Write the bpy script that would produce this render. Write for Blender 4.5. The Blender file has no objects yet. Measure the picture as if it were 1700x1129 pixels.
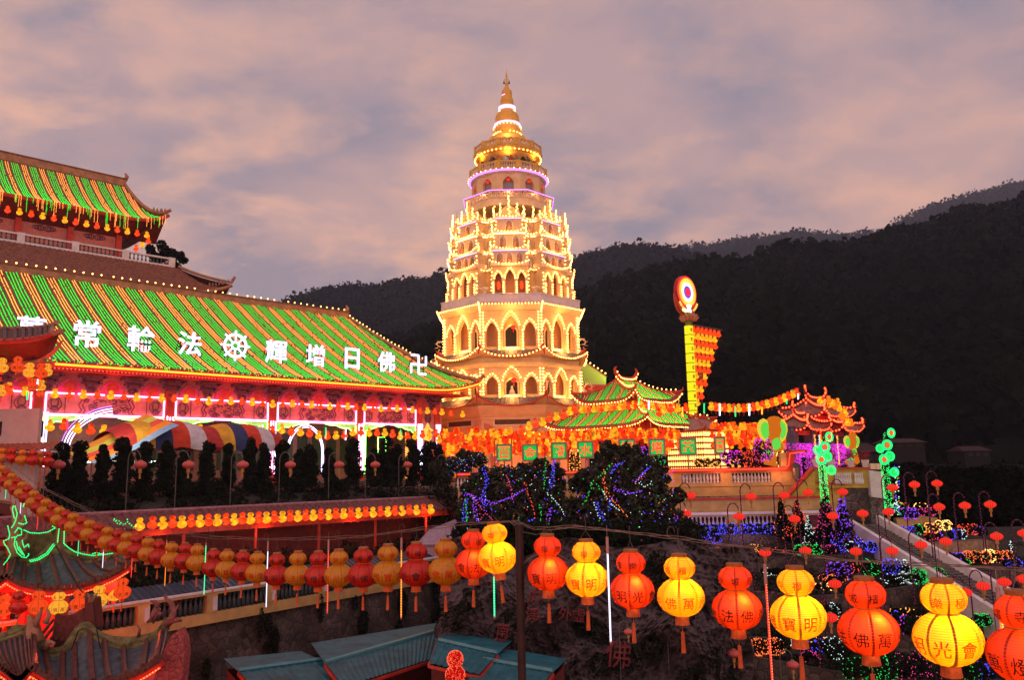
import bpy, math, random
import numpy as np
from mathutils import Vector, Matrix, noise
from mathutils.geometry import tessellate_polygon
PI = math.pi
rnd = random.Random(7)
S = bpy.context.scene
C = S.collection

# ------------------------------------------------------------------ camera, sky, light, exposure
F = 1322.; CX, CY = 850., 564.5; RO = .018; PT = math.atan((776-CY)/F)
cam = bpy.data.cameras.new('camera'); camo = bpy.data.objects.new('camera', cam); C.objects.link(camo)
cam.lens = 36*F/1700; cam.sensor_width = 36; cam.clip_end = 6000; cam.clip_start = .1
camo.matrix_world = Matrix.Rotation(PT, 4, 'X') @ Matrix.Rotation(PI/2, 4, 'X') @ Matrix.Rotation(-RO, 4, 'Z')
S.camera = camo

def nd(nt, t, **k):
    n = nt.nodes.new(t)
    for a, v in k.items():
        if a == 'inp':
            for i, x in v.items(): n.inputs[i].default_value = x
        else: setattr(n, a, v)
    return n
def ramp(nt, stops, interp='LINEAR'):
    r = nt.nodes.new('ShaderNodeValToRGB'); e = r.color_ramp.elements; r.color_ramp.interpolation = interp
    while len(e) < len(stops): e.new(.5)
    for q, (p, c) in zip(e, stops):
        q.position = p; q.color = (*c, 1) if len(c) == 3 else c
    return r
w = bpy.data.worlds.new('World'); S.world = w; w.use_nodes = True
nt = w.node_tree; nt.nodes.clear(); L = nt.links.new
out = nd(nt, 'ShaderNodeOutputWorld'); bg = nd(nt, 'ShaderNodeBackground'); L(bg.outputs[0], out.inputs[0])
sky = nd(nt, 'ShaderNodeTexSky', sky_type='NISHITA', sun_disc=False, sun_elevation=math.radians(1.5), sun_rotation=math.radians(-35))
tc = nd(nt, 'ShaderNodeTexCoord'); sep = nd(nt, 'ShaderNodeSeparateXYZ'); L(tc.outputs['Generated'], sep.inputs[0])
zz = nd(nt, 'ShaderNodeMath', operation='ADD', inp={1: .32}); L(sep.outputs[2], zz.inputs[0])
zm = nd(nt, 'ShaderNodeMath', operation='MAXIMUM', inp={1: .1}); L(zz.outputs[0], zm.inputs[0])
dv = nd(nt, 'ShaderNodeVectorMath', operation='DIVIDE'); L(tc.outputs['Generated'], dv.inputs[0])
cb = nd(nt, 'ShaderNodeCombineXYZ'); L(zm.outputs[0], cb.inputs[0]); L(zm.outputs[0], cb.inputs[1]); cb.inputs[2].default_value = 1
L(cb.outputs[0], dv.inputs[1])
st = nd(nt, 'ShaderNodeVectorMath', operation='MULTIPLY', inp={1: (.86, 1.08, 1.)}); L(dv.outputs[0], st.inputs[0])
n1 = nd(nt, 'ShaderNodeTexNoise', inp={'Scale': 2.4, 'Detail': 7, 'Roughness': .55, 'Distortion': .12}); L(st.outputs[0], n1.inputs['Vector'])
n2 = nd(nt, 'ShaderNodeTexNoise', inp={'Scale': 5.4, 'Detail': 7, 'Roughness': .56, 'Distortion': .2})
of = nd(nt, 'ShaderNodeVectorMath', operation='ADD', inp={1: (3.1, 7.7, 1.3)}); L(st.outputs[0], of.inputs[0]); L(of.outputs[0], n2.inputs['Vector'])
# base colour by height: warm grey near the hills, mauve above
r0 = ramp(nt, [(0, (.68, .36, .26)), (.16, (.60, .345, .275)), (.34, (.45, .29, .28)), (.62, (.36, .25, .27))]); L(sep.outputs[2], r0.inputs[0])
r1 = ramp(nt, [(.39, (0, 0, 0)), (.56, (1, 1, 1))]); L(n1.outputs[0], r1.inputs[0])
m1 = nd(nt, 'ShaderNodeMix', data_type='RGBA'); L(r1.outputs[0], m1.inputs[0]); L(r0.outputs[0], m1.inputs[7]); m1.inputs[6].default_value = (.255, .212, .262, 1)
r2 = ramp(nt, [(.45, (0, 0, 0)), (.68, (1, 1, 1))]); L(n2.outputs[0], r2.inputs[0])
gl = nd(nt, 'ShaderNodeMapRange', inp={1: .75, 2: -.75, 3: .28, 4: 1.}); L(sep.outputs[0], gl.inputs[0])
g2 = nd(nt, 'ShaderNodeMapRange', inp={1: .08, 2: .5, 3: 1.6, 4: .45}); L(sep.outputs[2], g2.inputs[0]); g3 = nd(nt, 'ShaderNodeMath', operation='MULTIPLY'); L(gl.outputs[0], g3.inputs[0]); L(g2.outputs[0], g3.inputs[1])
ml = nd(nt, 'ShaderNodeMath', operation='MULTIPLY'); L(r2.outputs[0], ml.inputs[0]); L(g3.outputs[0], ml.inputs[1])
m2 = nd(nt, 'ShaderNodeMix', data_type='RGBA'); L(ml.outputs[0], m2.inputs[0]); L(m1.outputs[2], m2.inputs[6]); m2.inputs[7].default_value = (.88, .45, .27, 1)
# extra brightness added to the sky behind the viewer, lighting the unlit lanterns
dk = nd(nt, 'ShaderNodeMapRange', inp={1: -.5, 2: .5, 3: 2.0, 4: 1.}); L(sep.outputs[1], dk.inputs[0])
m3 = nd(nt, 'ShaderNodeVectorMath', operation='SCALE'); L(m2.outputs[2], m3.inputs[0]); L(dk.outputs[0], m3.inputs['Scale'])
sk = nd(nt, 'ShaderNodeVectorMath', operation='SCALE', inp={'Scale': .012}); L(sky.outputs[0], sk.inputs[0])
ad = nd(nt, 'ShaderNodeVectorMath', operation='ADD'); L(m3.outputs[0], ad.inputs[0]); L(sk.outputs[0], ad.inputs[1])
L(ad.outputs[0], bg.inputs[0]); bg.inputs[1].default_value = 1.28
w.cycles.sampling_method = 'MANUAL'; w.cycles.sample_map_resolution = 256

sun = bpy.data.lights.new('sun', 'SUN'); sun.energy = .12; sun.angle = math.radians(30); sun.color = (1, .68, .6)
so = bpy.data.objects.new('sun', sun); C.objects.link(so)
so.matrix_world = Vector((math.sin(math.radians(-35))*.9, math.cos(math.radians(-35))*.9, .25)).to_track_quat('Z', 'Y').to_matrix().to_4x4()

S.view_settings.view_transform = 'Standard'; S.view_settings.look = 'None'; S.view_settings.exposure = 0; S.view_settings.gamma = 1
S.render.engine = 'CYCLES'; cy = S.cycles
cy.use_denoising = True; cy.max_bounces = 5; cy.diffuse_bounces = 2; cy.glossy_bounces = 2; cy.transmission_bounces = 3; cy.transparent_max_bounces = 6
cy.sample_clamp_indirect = 4; cy.use_light_tree = True; cy.caustics_reflective = False; cy.caustics_refractive = False

# ------------------------------------------------------------------ sight lines (pixel -> point)
def ray(px, py):
    a0 = (px-CX)/F; b0 = (CY-py)/F
    a = a0*math.cos(RO)+b0*math.sin(RO); b = -a0*math.sin(RO)+b0*math.cos(RO)
    return Vector((a, math.cos(PT)-b*math.sin(PT), math.sin(PT)+b*math.cos(PT)))
def at(px, py, Y):
    d = ray(px, py); return d*(Y/d.y)
def hit(px, py, P, n):
    d = ray(px, py); return d*(P.dot(n)/d.dot(n))
def mpp(Y): return Y/F          # metres per photo pixel at distance Y

# ------------------------------------------------------------------ materials
MT = {}
def mat(name, col, rough=.7, var=.25, scale=3., bump=0., metal=0., spec=.3, col2=None):
    if name in MT: return MT[name]
    m = bpy.data.materials.new(name); m.use_nodes = True; nt = m.node_tree; b = nt.nodes['Principled BSDF']; L = nt.links.new
    b.inputs['Roughness'].default_value = rough; b.inputs['Metallic'].default_value = metal; b.inputs['Specular IOR Level'].default_value = spec
    tc = nd(nt, 'ShaderNodeTexCoord'); n = nd(nt, 'ShaderNodeTexNoise', inp={'Scale': scale, 'Detail': 6, 'Roughness': .65}); L(tc.outputs['Object'], n.inputs['Vector'])
    c2 = col2 or tuple(max(0, x*(1-var*1.6)) for x in col); c1 = tuple(min(1, x*(1+var*.6)) for x in col)
    r = ramp(nt, [(.3, c2), (.68, c1)]); L(n.outputs[0], r.inputs[0]); L(r.outputs[0], b.inputs['Base Color'])
    if bump:
        bp = nd(nt, 'ShaderNodeBump', inp={'Strength': bump, 'Distance': .05}); L(n.outputs[0], bp.inputs['Height']); L(bp.outputs[0], b.inputs['Normal'])
    MT[name] = m; return m
def em(name, col, strength, sample=True, vary=0):
    if name in MT: return MT[name]
    m = bpy.data.materials.new(name); m.use_nodes = True; nt = m.node_tree; nt.nodes.clear(); L = nt.links.new
    o = nd(nt, 'ShaderNodeOutputMaterial'); e = nd(nt, 'ShaderNodeEmission'); e.inputs[0].default_value = (*col, 1); e.inputs[1].default_value = strength
    L(e.outputs[0], o.inputs[0])
    if vary:
        tc = nd(nt, 'ShaderNodeTexCoord'); n = nd(nt, 'ShaderNodeTexNoise', inp={'Scale': vary, 'Detail': 2}); L(tc.outputs['Object'], n.inputs['Vector'])
        mr = nd(nt, 'ShaderNodeMapRange', inp={1: .3, 2: .7, 3: strength*.35, 4: strength*1.5}); L(n.outputs[0], mr.inputs[0]); L(mr.outputs[0], e.inputs[1])
    m.cycles.emission_sampling = 'AUTO' if sample else 'NONE'
    MT[name] = m; return m
def stone(name, c1, c2, mortar, scale):
    if name in MT: return MT[name]
    m = bpy.data.materials.new(name); m.use_nodes = True; nt = m.node_tree; b = nt.nodes['Principled BSDF']; L = nt.links.new
    b.inputs['Roughness'].default_value = .9; b.inputs['Specular IOR Level'].default_value = .15
    tc = nd(nt, 'ShaderNodeTexCoord')
    nz = nd(nt, 'ShaderNodeTexNoise', inp={'Scale': scale*.8, 'Detail': 3}); L(tc.outputs['Object'], nz.inputs['Vector'])
    ad = nd(nt, 'ShaderNodeMix', data_type='RGBA', inp={0: .16}); L(tc.outputs['Object'], ad.inputs[6]); L(nz.outputs[1], ad.inputs[7])
    v = nd(nt, 'ShaderNodeTexVoronoi', feature='DISTANCE_TO_EDGE', inp={'Scale': scale}); L(ad.outputs[2], v.inputs['Vector'])
    vc = nd(nt, 'ShaderNodeTexVoronoi', inp={'Scale': scale}); L(ad.outputs[2], vc.inputs['Vector'])
    n2 = nd(nt, 'ShaderNodeTexNoise', inp={'Scale': .35, 'Detail': 5}); L(tc.outputs['Object'], n2.inputs['Vector'])
    mc = nd(nt, 'ShaderNodeMix', data_type='RGBA'); L(vc.outputs['Color'], mc.inputs[0]); mc.inputs[6].default_value = (*c1, 1); mc.inputs[7].default_value = (*c2, 1)
    rr = ramp(nt, [(.0, (1, 1, 1)), (.055, (0, 0, 0))]); L(v.outputs['Distance'], rr.inputs[0])
    mm = nd(nt, 'ShaderNodeMix', data_type='RGBA'); L(rr.outputs[0], mm.inputs[0]); L(mc.outputs[2], mm.inputs[6]); mm.inputs[7].default_value = (*mortar, 1)
    rs = ramp(nt, [(.35, (.25, .25, .22)), (.62, (1, 1, 1))]); L(n2.outputs[0], rs.inputs[0])
    mu = nd(nt, 'ShaderNodeMix', data_type='RGBA', blend_type='MULTIPLY', inp={0: .9}); L(mm.outputs[2], mu.inputs[6]); L(rs.outputs[0], mu.inputs[7])
    L(mu.outputs[2], b.inputs['Base Color'])
    bp = nd(nt, 'ShaderNodeBump', inp={'Strength': .8, 'Distance': .12}); L(v.outputs['Distance'], bp.inputs['Height']); L(bp.outputs[0], b.inputs['Normal'])
    MT[name] = m; return m

M_cream = mat('cream_plaster', (.68, .45, .21), .8, .12, 1.2)
M_creamw = mat('pale_trim', (.72, .56, .38), .75, .12, 2)
M_white = mat('white_paint', (.62, .56, .56), .7, .15, 1.5)
M_gold = mat('gold_paint', (.64, .34, .05), .5, .15, 2)
M_tile = mat('orange_roof_tile', (.20, .065, .035), .55, .45, 4, .3)
M_tilegrey = mat('weathered_grey_tile', (.10, .085, .09), .7, .4, 3, .3)
M_rib = mat('tile_rib', (.13, .05, .045), .6, .45, 5, .3)
M_ridge = mat('ridge_plaster', (.36, .17, .10), .8, .3, 2, .2)
M_redp = mat('red_paint', (.48, .04, .025), .5, .25, 2)
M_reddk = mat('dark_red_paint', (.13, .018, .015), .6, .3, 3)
M_pinkp = mat('pink_panel_stone', (.50, .19, .17), .8, .2, 3)
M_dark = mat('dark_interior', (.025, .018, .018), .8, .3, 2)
M_metal = mat('galvanised_metal', (.16, .14, .13), .45, .2, 6, metal=.6)
M_black = mat('black_painted_iron', (.012, .009, .009), .6, .3, 4)
M_wire = mat('twisted_wire', (.20, .12, .10), .6, .3, 8)
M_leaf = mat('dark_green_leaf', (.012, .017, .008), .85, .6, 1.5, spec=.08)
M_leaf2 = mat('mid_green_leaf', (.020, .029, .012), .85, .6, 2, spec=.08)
M_trunk = mat('bark', (.05, .035, .025), .9, .4, 6, .5)
M_yel = mat('yellow_wall_paint', (.52, .33, .12), .8, .2, 1.2)
M_soil = mat('dark_soil', (.03, .024, .018), .95, .4, 2)
M_path = mat('courtyard_paving', (.14, .10, .08), .85, .25, 1.2)
M_blue = mat('blue_glazed_tile', (.010, .022, .05), .35, .4, 3)
M_step = mat('worn_concrete_step', (.13, .11, .10), .9, .35, 4)
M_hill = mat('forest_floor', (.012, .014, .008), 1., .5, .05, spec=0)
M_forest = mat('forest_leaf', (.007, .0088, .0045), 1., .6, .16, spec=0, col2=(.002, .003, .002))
M_forest2 = mat('far_forest_leaf', (.022, .026, .018), 1., .6, .03, spec=0)  # paler copy of the forest leaf, distance haze put into the colour
M_rubble = stone('rubble_wall', (.06, .046, .04), (.15, .11, .095), (.03, .025, .022), 3.1)
M_rubdk = stone('dark_rubble_wall', (.085, .07, .06), (.17, .14, .125), (.33, .28, .25), 2.8)
M_teal = mat('teal_sheet_metal', (.018, .115, .15), .6, .35, 1.6, spec=.15)
M_carve = mat('carved_relief', (.12, .06, .035), .7, .9, 14, .9)
M_violet = mat('violet_frieze', (.16, .05, .10), .7, .5, 6, .3)
E_bulb = em('warm_bulb', (1, .42, .085), 12.)
E_bulbw = em('white_warm_bulb', (1, .60, .25), 7)
E_red = em('red_bulb', (1, .055, .015), 7)
E_redrope = em('red_rope_light', (1, .03, .012), 4)
E_redseg = em('red_rope_bead', (1, .22, .06), 3.)
E_orope = em('orange_neon_tube', (1, .12, .008), 8)
E_green = em('green_bulb', (.001, .64, .03), 2.7, False)
E_greenr = em('green_outline_bulb', (.02, 1, .22), 1.6)
E_orange = em('orange_bulb', (1, .30, .045), 3.4, False)
E_blue = em('blue_bulb', (.09, .07, 1), 1.9, False)
E_purple = em('violet_bulb', (.30, .06, 1), 1.6, False)
E_magenta = em('magenta_bulb', (.9, .04, .75), 1.5, False)
E_pink = em('pink_bulb', (1, .06, .30), 1.2, False)
E_wh = em('cool_white_bulb', (.6, .8, .75), 1.5, False)
E_amber = em('amber_bulb', (1, .36, .06), 2.0, False)
E_redt = em('small_red_bulb', (1, .07, .03), 1.6, False)
E_grt = em('small_green_bulb', (.02, .75, .10), 1.3, False)
E_sign = em('white_letter_led', (.72, .62, 1), 2.3)
E_pinkneon = em('pink_neon_tube', (1, .16, .34), 18)
E_greenneon = em('green_neon_tube', (.20, 1, .10), 14)
E_whiteneon = em('white_violet_neon_tube', (.70, .60, 1), 5)
E_violneon = em('violet_neon_tube', (.62, .22, 1), 2.2)
E_lilac = em('lilac_neon_ring', (1, .52, .95), 2.0)
E_fluo = em('fluorescent_tube', (.82, 1, .85), 6)
E_lred = em('lit_red_lantern_paper', (1, .05, .008), 1.5, True, 3.5)
E_lyel = em('lit_amber_lantern_paper', (1, .33, .010), 1.6, True, 3.5)
E_lora = em('lit_orange_lantern_paper', (1, .17, .008), 1.25)
E_spot = em('lantern_bulb_glow', (1, .26, .015), 1.5, False)

# ------------------------------------------------------------------ mesh builder
CREATED = []
class MB:
    def __init__(s): s.v = []; s.f = []; s.m = []; s.cur = 0
    def add(s, vs, fs, T=None, mi=None):
        o = len(s.v)
        s.v += [tuple(T(*p)) if T else tuple(p) for p in vs]
        s.f += [tuple(i+o for i in f) for f in fs]; s.m += [s.cur if mi is None else mi]*len(fs)
    def box(s, a, b, T=None, mi=None):
        (x0, y0, z0), (x1, y1, z1) = a, b
        s.add([(x0,y0,z0),(x1,y0,z0),(x1,y1,z0),(x0,y1,z0),(x0,y0,z1),(x1,y0,z1),(x1,y1,z1),(x0,y1,z1)],
              [(0,3,2,1),(4,5,6,7),(0,1,5,4),(1,2,6,5),(2,3,7,6),(3,0,4,7)], T, mi)
    def cbox(s, c, d, T=None, mi=None):
        s.box([c[i]-d[i]/2 for i in range(3)], [c[i]+d[i]/2 for i in range(3)], T, mi)
    def tube(s, pts, r, n=6, T=None, mi=None, cap=True):
        pts = [Vector(p) for p in pts]
        if len(pts) < 2: return
        vs, fs = [], []; N = None
        for i, p in enumerate(pts):
            t = (pts[min(i+1, len(pts)-1)]-pts[max(i-1, 0)])
            if t.length < 1e-9: t = Vector((0,0,1))
            t.normalize()
            if N is None: N = t.orthogonal().normalized()
            else:
                N = N-t*N.dot(t)
                N = N.normalized() if N.length > 1e-6 else t.orthogonal().normalized()
            B = t.cross(N); rr = r[i] if isinstance(r, (list, tuple)) else r
            for k in range(n):
                a = 2*PI*k/n; vs.append(p+N*(rr*math.cos(a))+B*(rr*math.sin(a)))
        for i in range(len(pts)-1):
            for k in range(n):
                fs.append((i*n+k, i*n+(k+1) % n, (i+1)*n+(k+1) % n, (i+1)*n+k))
        if cap: fs += [tuple(range(n))[::-1], tuple(range((len(pts)-1)*n, len(pts)*n))]
        s.add(vs, fs, T, mi)
    def lathe(s, prof, c=(0,0,0), n=24, T=None, mi=None, sq=1.):
        vs, fs = [], []
        for r, z in prof:
            for k in range(n):
                a = 2*PI*k/n; vs.append((c[0]+r*math.cos(a), c[1]+r*math.sin(a)*sq, c[2]+z))
        for i in range(len(prof)-1):
            for k in range(n): fs.append((i*n+k, i*n+(k+1) % n, (i+1)*n+(k+1) % n, (i+1)*n+k))
        if prof[0][0] > 1e-4: fs.append(tuple(range(n))[::-1])
        if prof[-1][0] > 1e-4: fs.append(tuple(range((len(prof)-1)*n, len(prof)*n)))
        s.add(vs, fs, T, mi)
    def grid(s, fn, nu, nv, T=None, mi=None, flip=False):
        vs = [fn(i/nu, j/nv) for j in range(nv+1) for i in range(nu+1)]; fs = []
        for j in range(nv):
            for i in range(nu):
                a = j*(nu+1)+i; q = (a, a+1, a+nu+2, a+nu+1); fs.append(q[::-1] if flip else q)
        s.add(vs, fs, T, mi)
    def bulbs(s, pts, r, T=None, mi=None):
        for p in pts:
            if T: p = T(*p)
            x, y, z = p; o = len(s.v)
            s.v += [(x-r,y,z),(x+r,y,z),(x,y-r,z),(x,y+r,z),(x,y,z-r),(x,y,z+r)]
            s.f += [(o+a, o+b, o+c) for a, b, c in ((0,2,5),(2,1,5),(1,3,5),(3,0,5),(2,0,4),(1,2,4),(3,1,4),(0,3,4))]
            s.m += [s.cur if mi is None else mi]*8
    def panel(s, outer, holes, d, T=None, mi=None):
        # a plate in the x-z plane with holes, front at y=0, back at y=d
        loops = [outer]+holes; flat = [p for l in loops for p in l]; n = len(flat)
        tris = tessellate_polygon([[Vector((p[0], p[1], 0)) for p in l] for l in loops])
        vs = [(p[0], 0, p[1]) for p in flat]+[(p[0], d, p[1]) for p in flat]
        fs = [t for t in tris]+[tuple(i+n for i in t[::-1]) for t in tris]; o = 0
        for l in loops:
            k = len(l); fs += [(o+i, o+(i+1) % k, n+o+(i+1) % k, n+o+i) for i in range(k)]; o += k
        s.add(vs, fs, T, mi)
    def build(s, name, ms, parent=None, smooth=False, loc=None):
        me = bpy.data.meshes.new(name); me.from_pydata(s.v, [], s.f)
        ms = ms if isinstance(ms, (list, tuple)) else [ms]
        for m in ms: me.materials.append(m)
        if len(ms) > 1: me.polygons.foreach_set('material_index', s.m)
        if smooth: me.polygons.foreach_set('use_smooth', [True]*len(me.polygons))
        me.update()
        o = bpy.data.objects.new(name, me); C.objects.link(o)
        if parent: o.parent = parent
        if loc is not None: o.location = loc
        CREATED.append((name, o)); return o
def tag(o, label=None, cat=None, group=None, kind=None):
    if label: o['label'] = label
    if cat: o['category'] = cat
    if group: o['group'] = group
    if kind: o['kind'] = kind
    return o
def thing(name, label, cat, loc=(0,0,0), rotz=0, group=None):
    o = bpy.data.objects.new(name, None); C.objects.link(o); o.location = loc; o.rotation_euler = (0,0,rotz); o.empty_display_size = .1
    return tag(o, label, cat, group)
def dup(root, label=None, loc=None, group=None, rotz=None, scale=None):
    r = root.copy(); C.objects.link(r)
    if loc is not None: r.location = loc
    if rotz is not None: r.rotation_euler = (0,0,rotz)
    if scale is not None: r.scale = (scale,)*3
    if label: r['label'] = label
    if group: r['group'] = group
    for ch in list(root.children):
        c = ch.copy(); C.objects.link(c); c.parent = r
        for g in list(ch.children):
            d = g.copy(); C.objects.link(d); d.parent = c
    return r
def struct(o): o['kind'] = 'structure'; return o
def npmesh(name, V, Fc, mats, parent=None):
    V = np.asarray(V, np.float32).reshape(-1, 3); Fc = np.asarray(Fc, np.int32); k = Fc.shape[1]
    me = bpy.data.meshes.new(name); me.vertices.add(len(V)); me.vertices.foreach_set('co', V.ravel())
    me.loops.add(Fc.size); me.loops.foreach_set('vertex_index', Fc.ravel()); me.polygons.add(len(Fc))
    me.polygons.foreach_set('loop_start', np.arange(0, Fc.size, k, dtype=np.int32))
    me.update(calc_edges=True)
    for m in (mats if isinstance(mats, (list, tuple)) else [mats]): me.materials.append(m)
    o = bpy.data.objects.new(name, me); C.objects.link(o)
    if parent: o.parent = parent
    return o
nr = np.random.default_rng(5)
def leaves(centers, radii, n, size, seed=0, flat=1.):
    """n leaf quads scattered in the shells of blobs; returns verts, faces"""
    g = np.random.default_rng(seed); cs = np.asarray(centers, float); rs = np.asarray(radii, float)
    if rs.ndim == 1: rs = np.stack([rs, rs, rs*flat], 1)
    wgt = (rs[:, 0]*rs[:, 2]); idx = g.choice(len(cs), n, p=wgt/wgt.sum())
    d = g.normal(size=(n, 3)); d /= np.linalg.norm(d, axis=1)[:, None]
    P = cs[idx]+d*rs[idx]*(g.uniform(.45, 1.08, (n, 1))**.6)
    a = g.normal(size=(n, 3)); a /= np.linalg.norm(a, axis=1)[:, None]; b = np.cross(a, g.normal(size=(n, 3))); b /= np.linalg.norm(b, axis=1)[:, None]
    s = size*g.uniform(.6, 1.4, (n, 1)); a = a*s; b = b*s*.6
    V = np.stack([P-a, P-b, P+a, P+b], 1).reshape(-1, 3)
    return V, np.arange(4*n).reshape(-1, 4)

# text meshes
_tx = {}
def glyph(ch, bold=.0):
    k = (ch, bold)
    if k not in _tx:
        c = bpy.data.curves.new('t', 'FONT'); c.body = ch; c.offset = bold; c.resolution_u = 2
        o = bpy.data.objects.new('t', c); C.objects.link(o); bpy.context.view_layer.update()
        m = o.evaluated_get(bpy.context.evaluated_depsgraph_get()).to_mesh()
        V = np.array([v.co[:2] for v in m.vertices]); Fc = [tuple(p.vertices) for p in m.polygons]
        # boundary edges for thickness
        cnt = {}
        for f in Fc:
            for i in range(len(f)):
                a, b = f[i], f[(i+1) % len(f)]; cnt.setdefault((min(a, b), max(a, b)), []).append((a, b))
        B = [v[0] for v in cnt.values() if len(v) == 1]
        mn, mx = V.min(0), V.max(0); V = (V-(mn+mx)/2)/max(mx-mn)
        bpy.data.objects.remove(o); bpy.data.curves.remove(c); _tx[k] = (V, Fc, B)
    return _tx[k]
def add_glyph(mb, ch, size, T, thick=.05, bold=.02, mi=None, sx=1.):
    """glyph in the x-z plane, centre 0, front at y=-thick"""
    V, Fc, B = glyph(ch, bold); n = len(V)
    vs = [(x*size*sx, -thick, y*size) for x, y in V]+[(x*size*sx, 0, y*size) for x, y in V]
    fs = list(Fc)+[tuple(i+n for i in f[::-1]) for f in Fc]+[(b, a, a+n, b+n) for a, b in B]
    mb.add(vs, fs, T, mi)
ORD = ['first','second','third','fourth','fifth','sixth','seventh','eighth','ninth','tenth','eleventh','twelfth','thirteenth','fourteenth','fifteenth','sixteenth','seventeenth','eighteenth','nineteenth']
TENS = {2:'twenty', 3:'thirty', 4:'forty', 5:'fifty', 6:'sixty'}
def ordn(i):
    i += 1
    if i < 20: return ORD[i-1]
    t, u = divmod(i, 10)
    return (TENS[t][:-1]+'ieth') if u == 0 else TENS[t]+'-'+ORD[u-1]
def lamp(name, loc, energy, col, r=.3, parent=None):
    l = bpy.data.lights.new(name, 'POINT'); l.energy = energy; l.color = col; l.shadow_soft_size = r
    o = bpy.data.objects.new(name, l); C.objects.link(o); o.location = loc
    if parent: o.parent = parent
    return o

# ------------------------------------------------------------------ generic curved Chinese roof
class Roof:
    """hip roof with concave slopes and lifted corners; local frame, centre at 0,0"""
    def __init__(s, Lx, Ly, Rx, Ry, ze, H, up, conc=1.5, pitch=.45, amp=.05, pw=5):
        s.Lx, s.Ly, s.Rx, s.Ry, s.ze, s.H, s.up, s.conc, s.pitch, s.amp, s.pw = Lx, Ly, Rx, Ry, ze, H, up, conc, pitch, amp, pw
    def pt(s, side, a, t, rib=0.):
        # side 0 front(-y) 1 right(+x) 2 back 3 left ; a in -1..1 ; t 0 eave..1 top
        lx = s.Lx+(s.Rx-s.Lx)*t; ly = s.Ly+(s.Ry-s.Ly)*t
        k = abs(a)**s.pw*(1-t)**2.2
        z = s.ze+s.H*(t**s.conc*.55+t*.45)+s.up*k+rib
        e = 1+.05*k
        if side == 0: return (a*lx*e, -ly*e, z)
        if side == 1: return (lx*e, a*ly*e, z)
        if side == 2: return (-a*lx*e, ly*e, z)
        return (-lx*e, -a*ly*e, z)
    def surf(s, parent, m, nv=10, name='tiled_slope'):
        for side in range(4):
            mb = MB(); Lh = s.Lx if side in (0, 2) else s.Ly; n = max(6, int(2*Lh/s.pitch)); nu = n*4
            def fn(u, v, side=side, n=n):
                a = u*2-1; rb = s.amp*max(0, math.cos(2*PI*u*n))
                return s.pt(side, a, v, rb)
            mb.grid(fn, nu, nv); mb.build(name, m, parent, smooth=False)
            # underside
            mb = MB(); mb.grid(lambda u, v: tuple(np.array(s.pt(side, u*2-1, v*.6))-np.array((0, 0, .14))), 24, 4, flip=True)
            mb.build('soffit', MT['red_paint'], parent)
    def eave(s, side, n=24, dz=0., out=0.):
        P = []
        for i in range(n+1):
            p = s.pt(side, i/n*2-1, 0); f = 1+out/s.Lx
            P.append((p[0]*f, p[1]*f, p[2]+dz))
        return P
    def trim(s, parent, mr, rr=.14, horn=.7, mfas=None, hips=True):
        mb = MB()
        for side in range(4): mb.tube(s.eave(side, 24, -.08), rr*.8, 5)
        mb.build('eave_fascia', mfas or mr, parent)
        # main ridge with turned-up ends
        if s.Rx > .3:
            for yy in ([0] if s.Ry < .3 else [-s.Ry, s.Ry]):
                mb = MB(); P = []
                for i in range(17):
                    a = i/8-1; P.append((a*s.Rx*1.04, yy, s.ze+s.H+rr+horn*abs(a)**4))
                mb.tube(P, rr*1.3, 6); mb.tube([(p[0], p[1], p[2]+rr*1.4) for p in P], rr*.6, 5)
                for sg in (-1, 1):
                    e = Vector(P[-1] if sg > 0 else P[0])
                    mb.tube([e, e+Vector((sg*.12, 0, horn*.35)), e+Vector((sg*-.02, 0, horn*.7)), e+Vector((-sg*.22, 0, horn*.8))], [rr, rr*.9, rr*.6, rr*.15], 5)
                mb.build('main_ridge', mr, parent)
        if hips:
            for sx in (-1, 1):
                for sy in (-1, 1):
                    mb = MB(); P = []
                    for j in range(15):
                        t = 1-j/14; q = s.pt(0, sx, t); P.append((q[0], sy*abs(q[1]), q[2]+rr*.6))
                    e = Vector(P[-1]); d = (e-Vector(P[-2])).normalized()
                    P += [tuple(e+d*.18+Vector((0, 0, horn*.15))), tuple(e+d*.25+Vector((0, 0, horn*.55)))]
                    mb.tube(P, [rr*.9]*(len(P)-2)+[rr*.6, rr*.15], 6)
                    mb.build('hip_ridge', mr, parent)
def line_pts(P, step, jit=0., sag=0.):
    """resample a polyline at even steps"""
    P = [Vector(p) for p in P]; out = []; acc = 0.
    for a, b in zip(P, P[1:]):
        l = (b-a).length
        if l < 1e-6: continue
        while acc <= l:
            q = a.lerp(b, acc/l)
            if jit: q = q+Vector((rnd.uniform(-jit, jit), rnd.uniform(-jit, jit), rnd.uniform(-jit, jit)))
            out.append(tuple(q)); acc += step
        acc -= l
    return out

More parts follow.
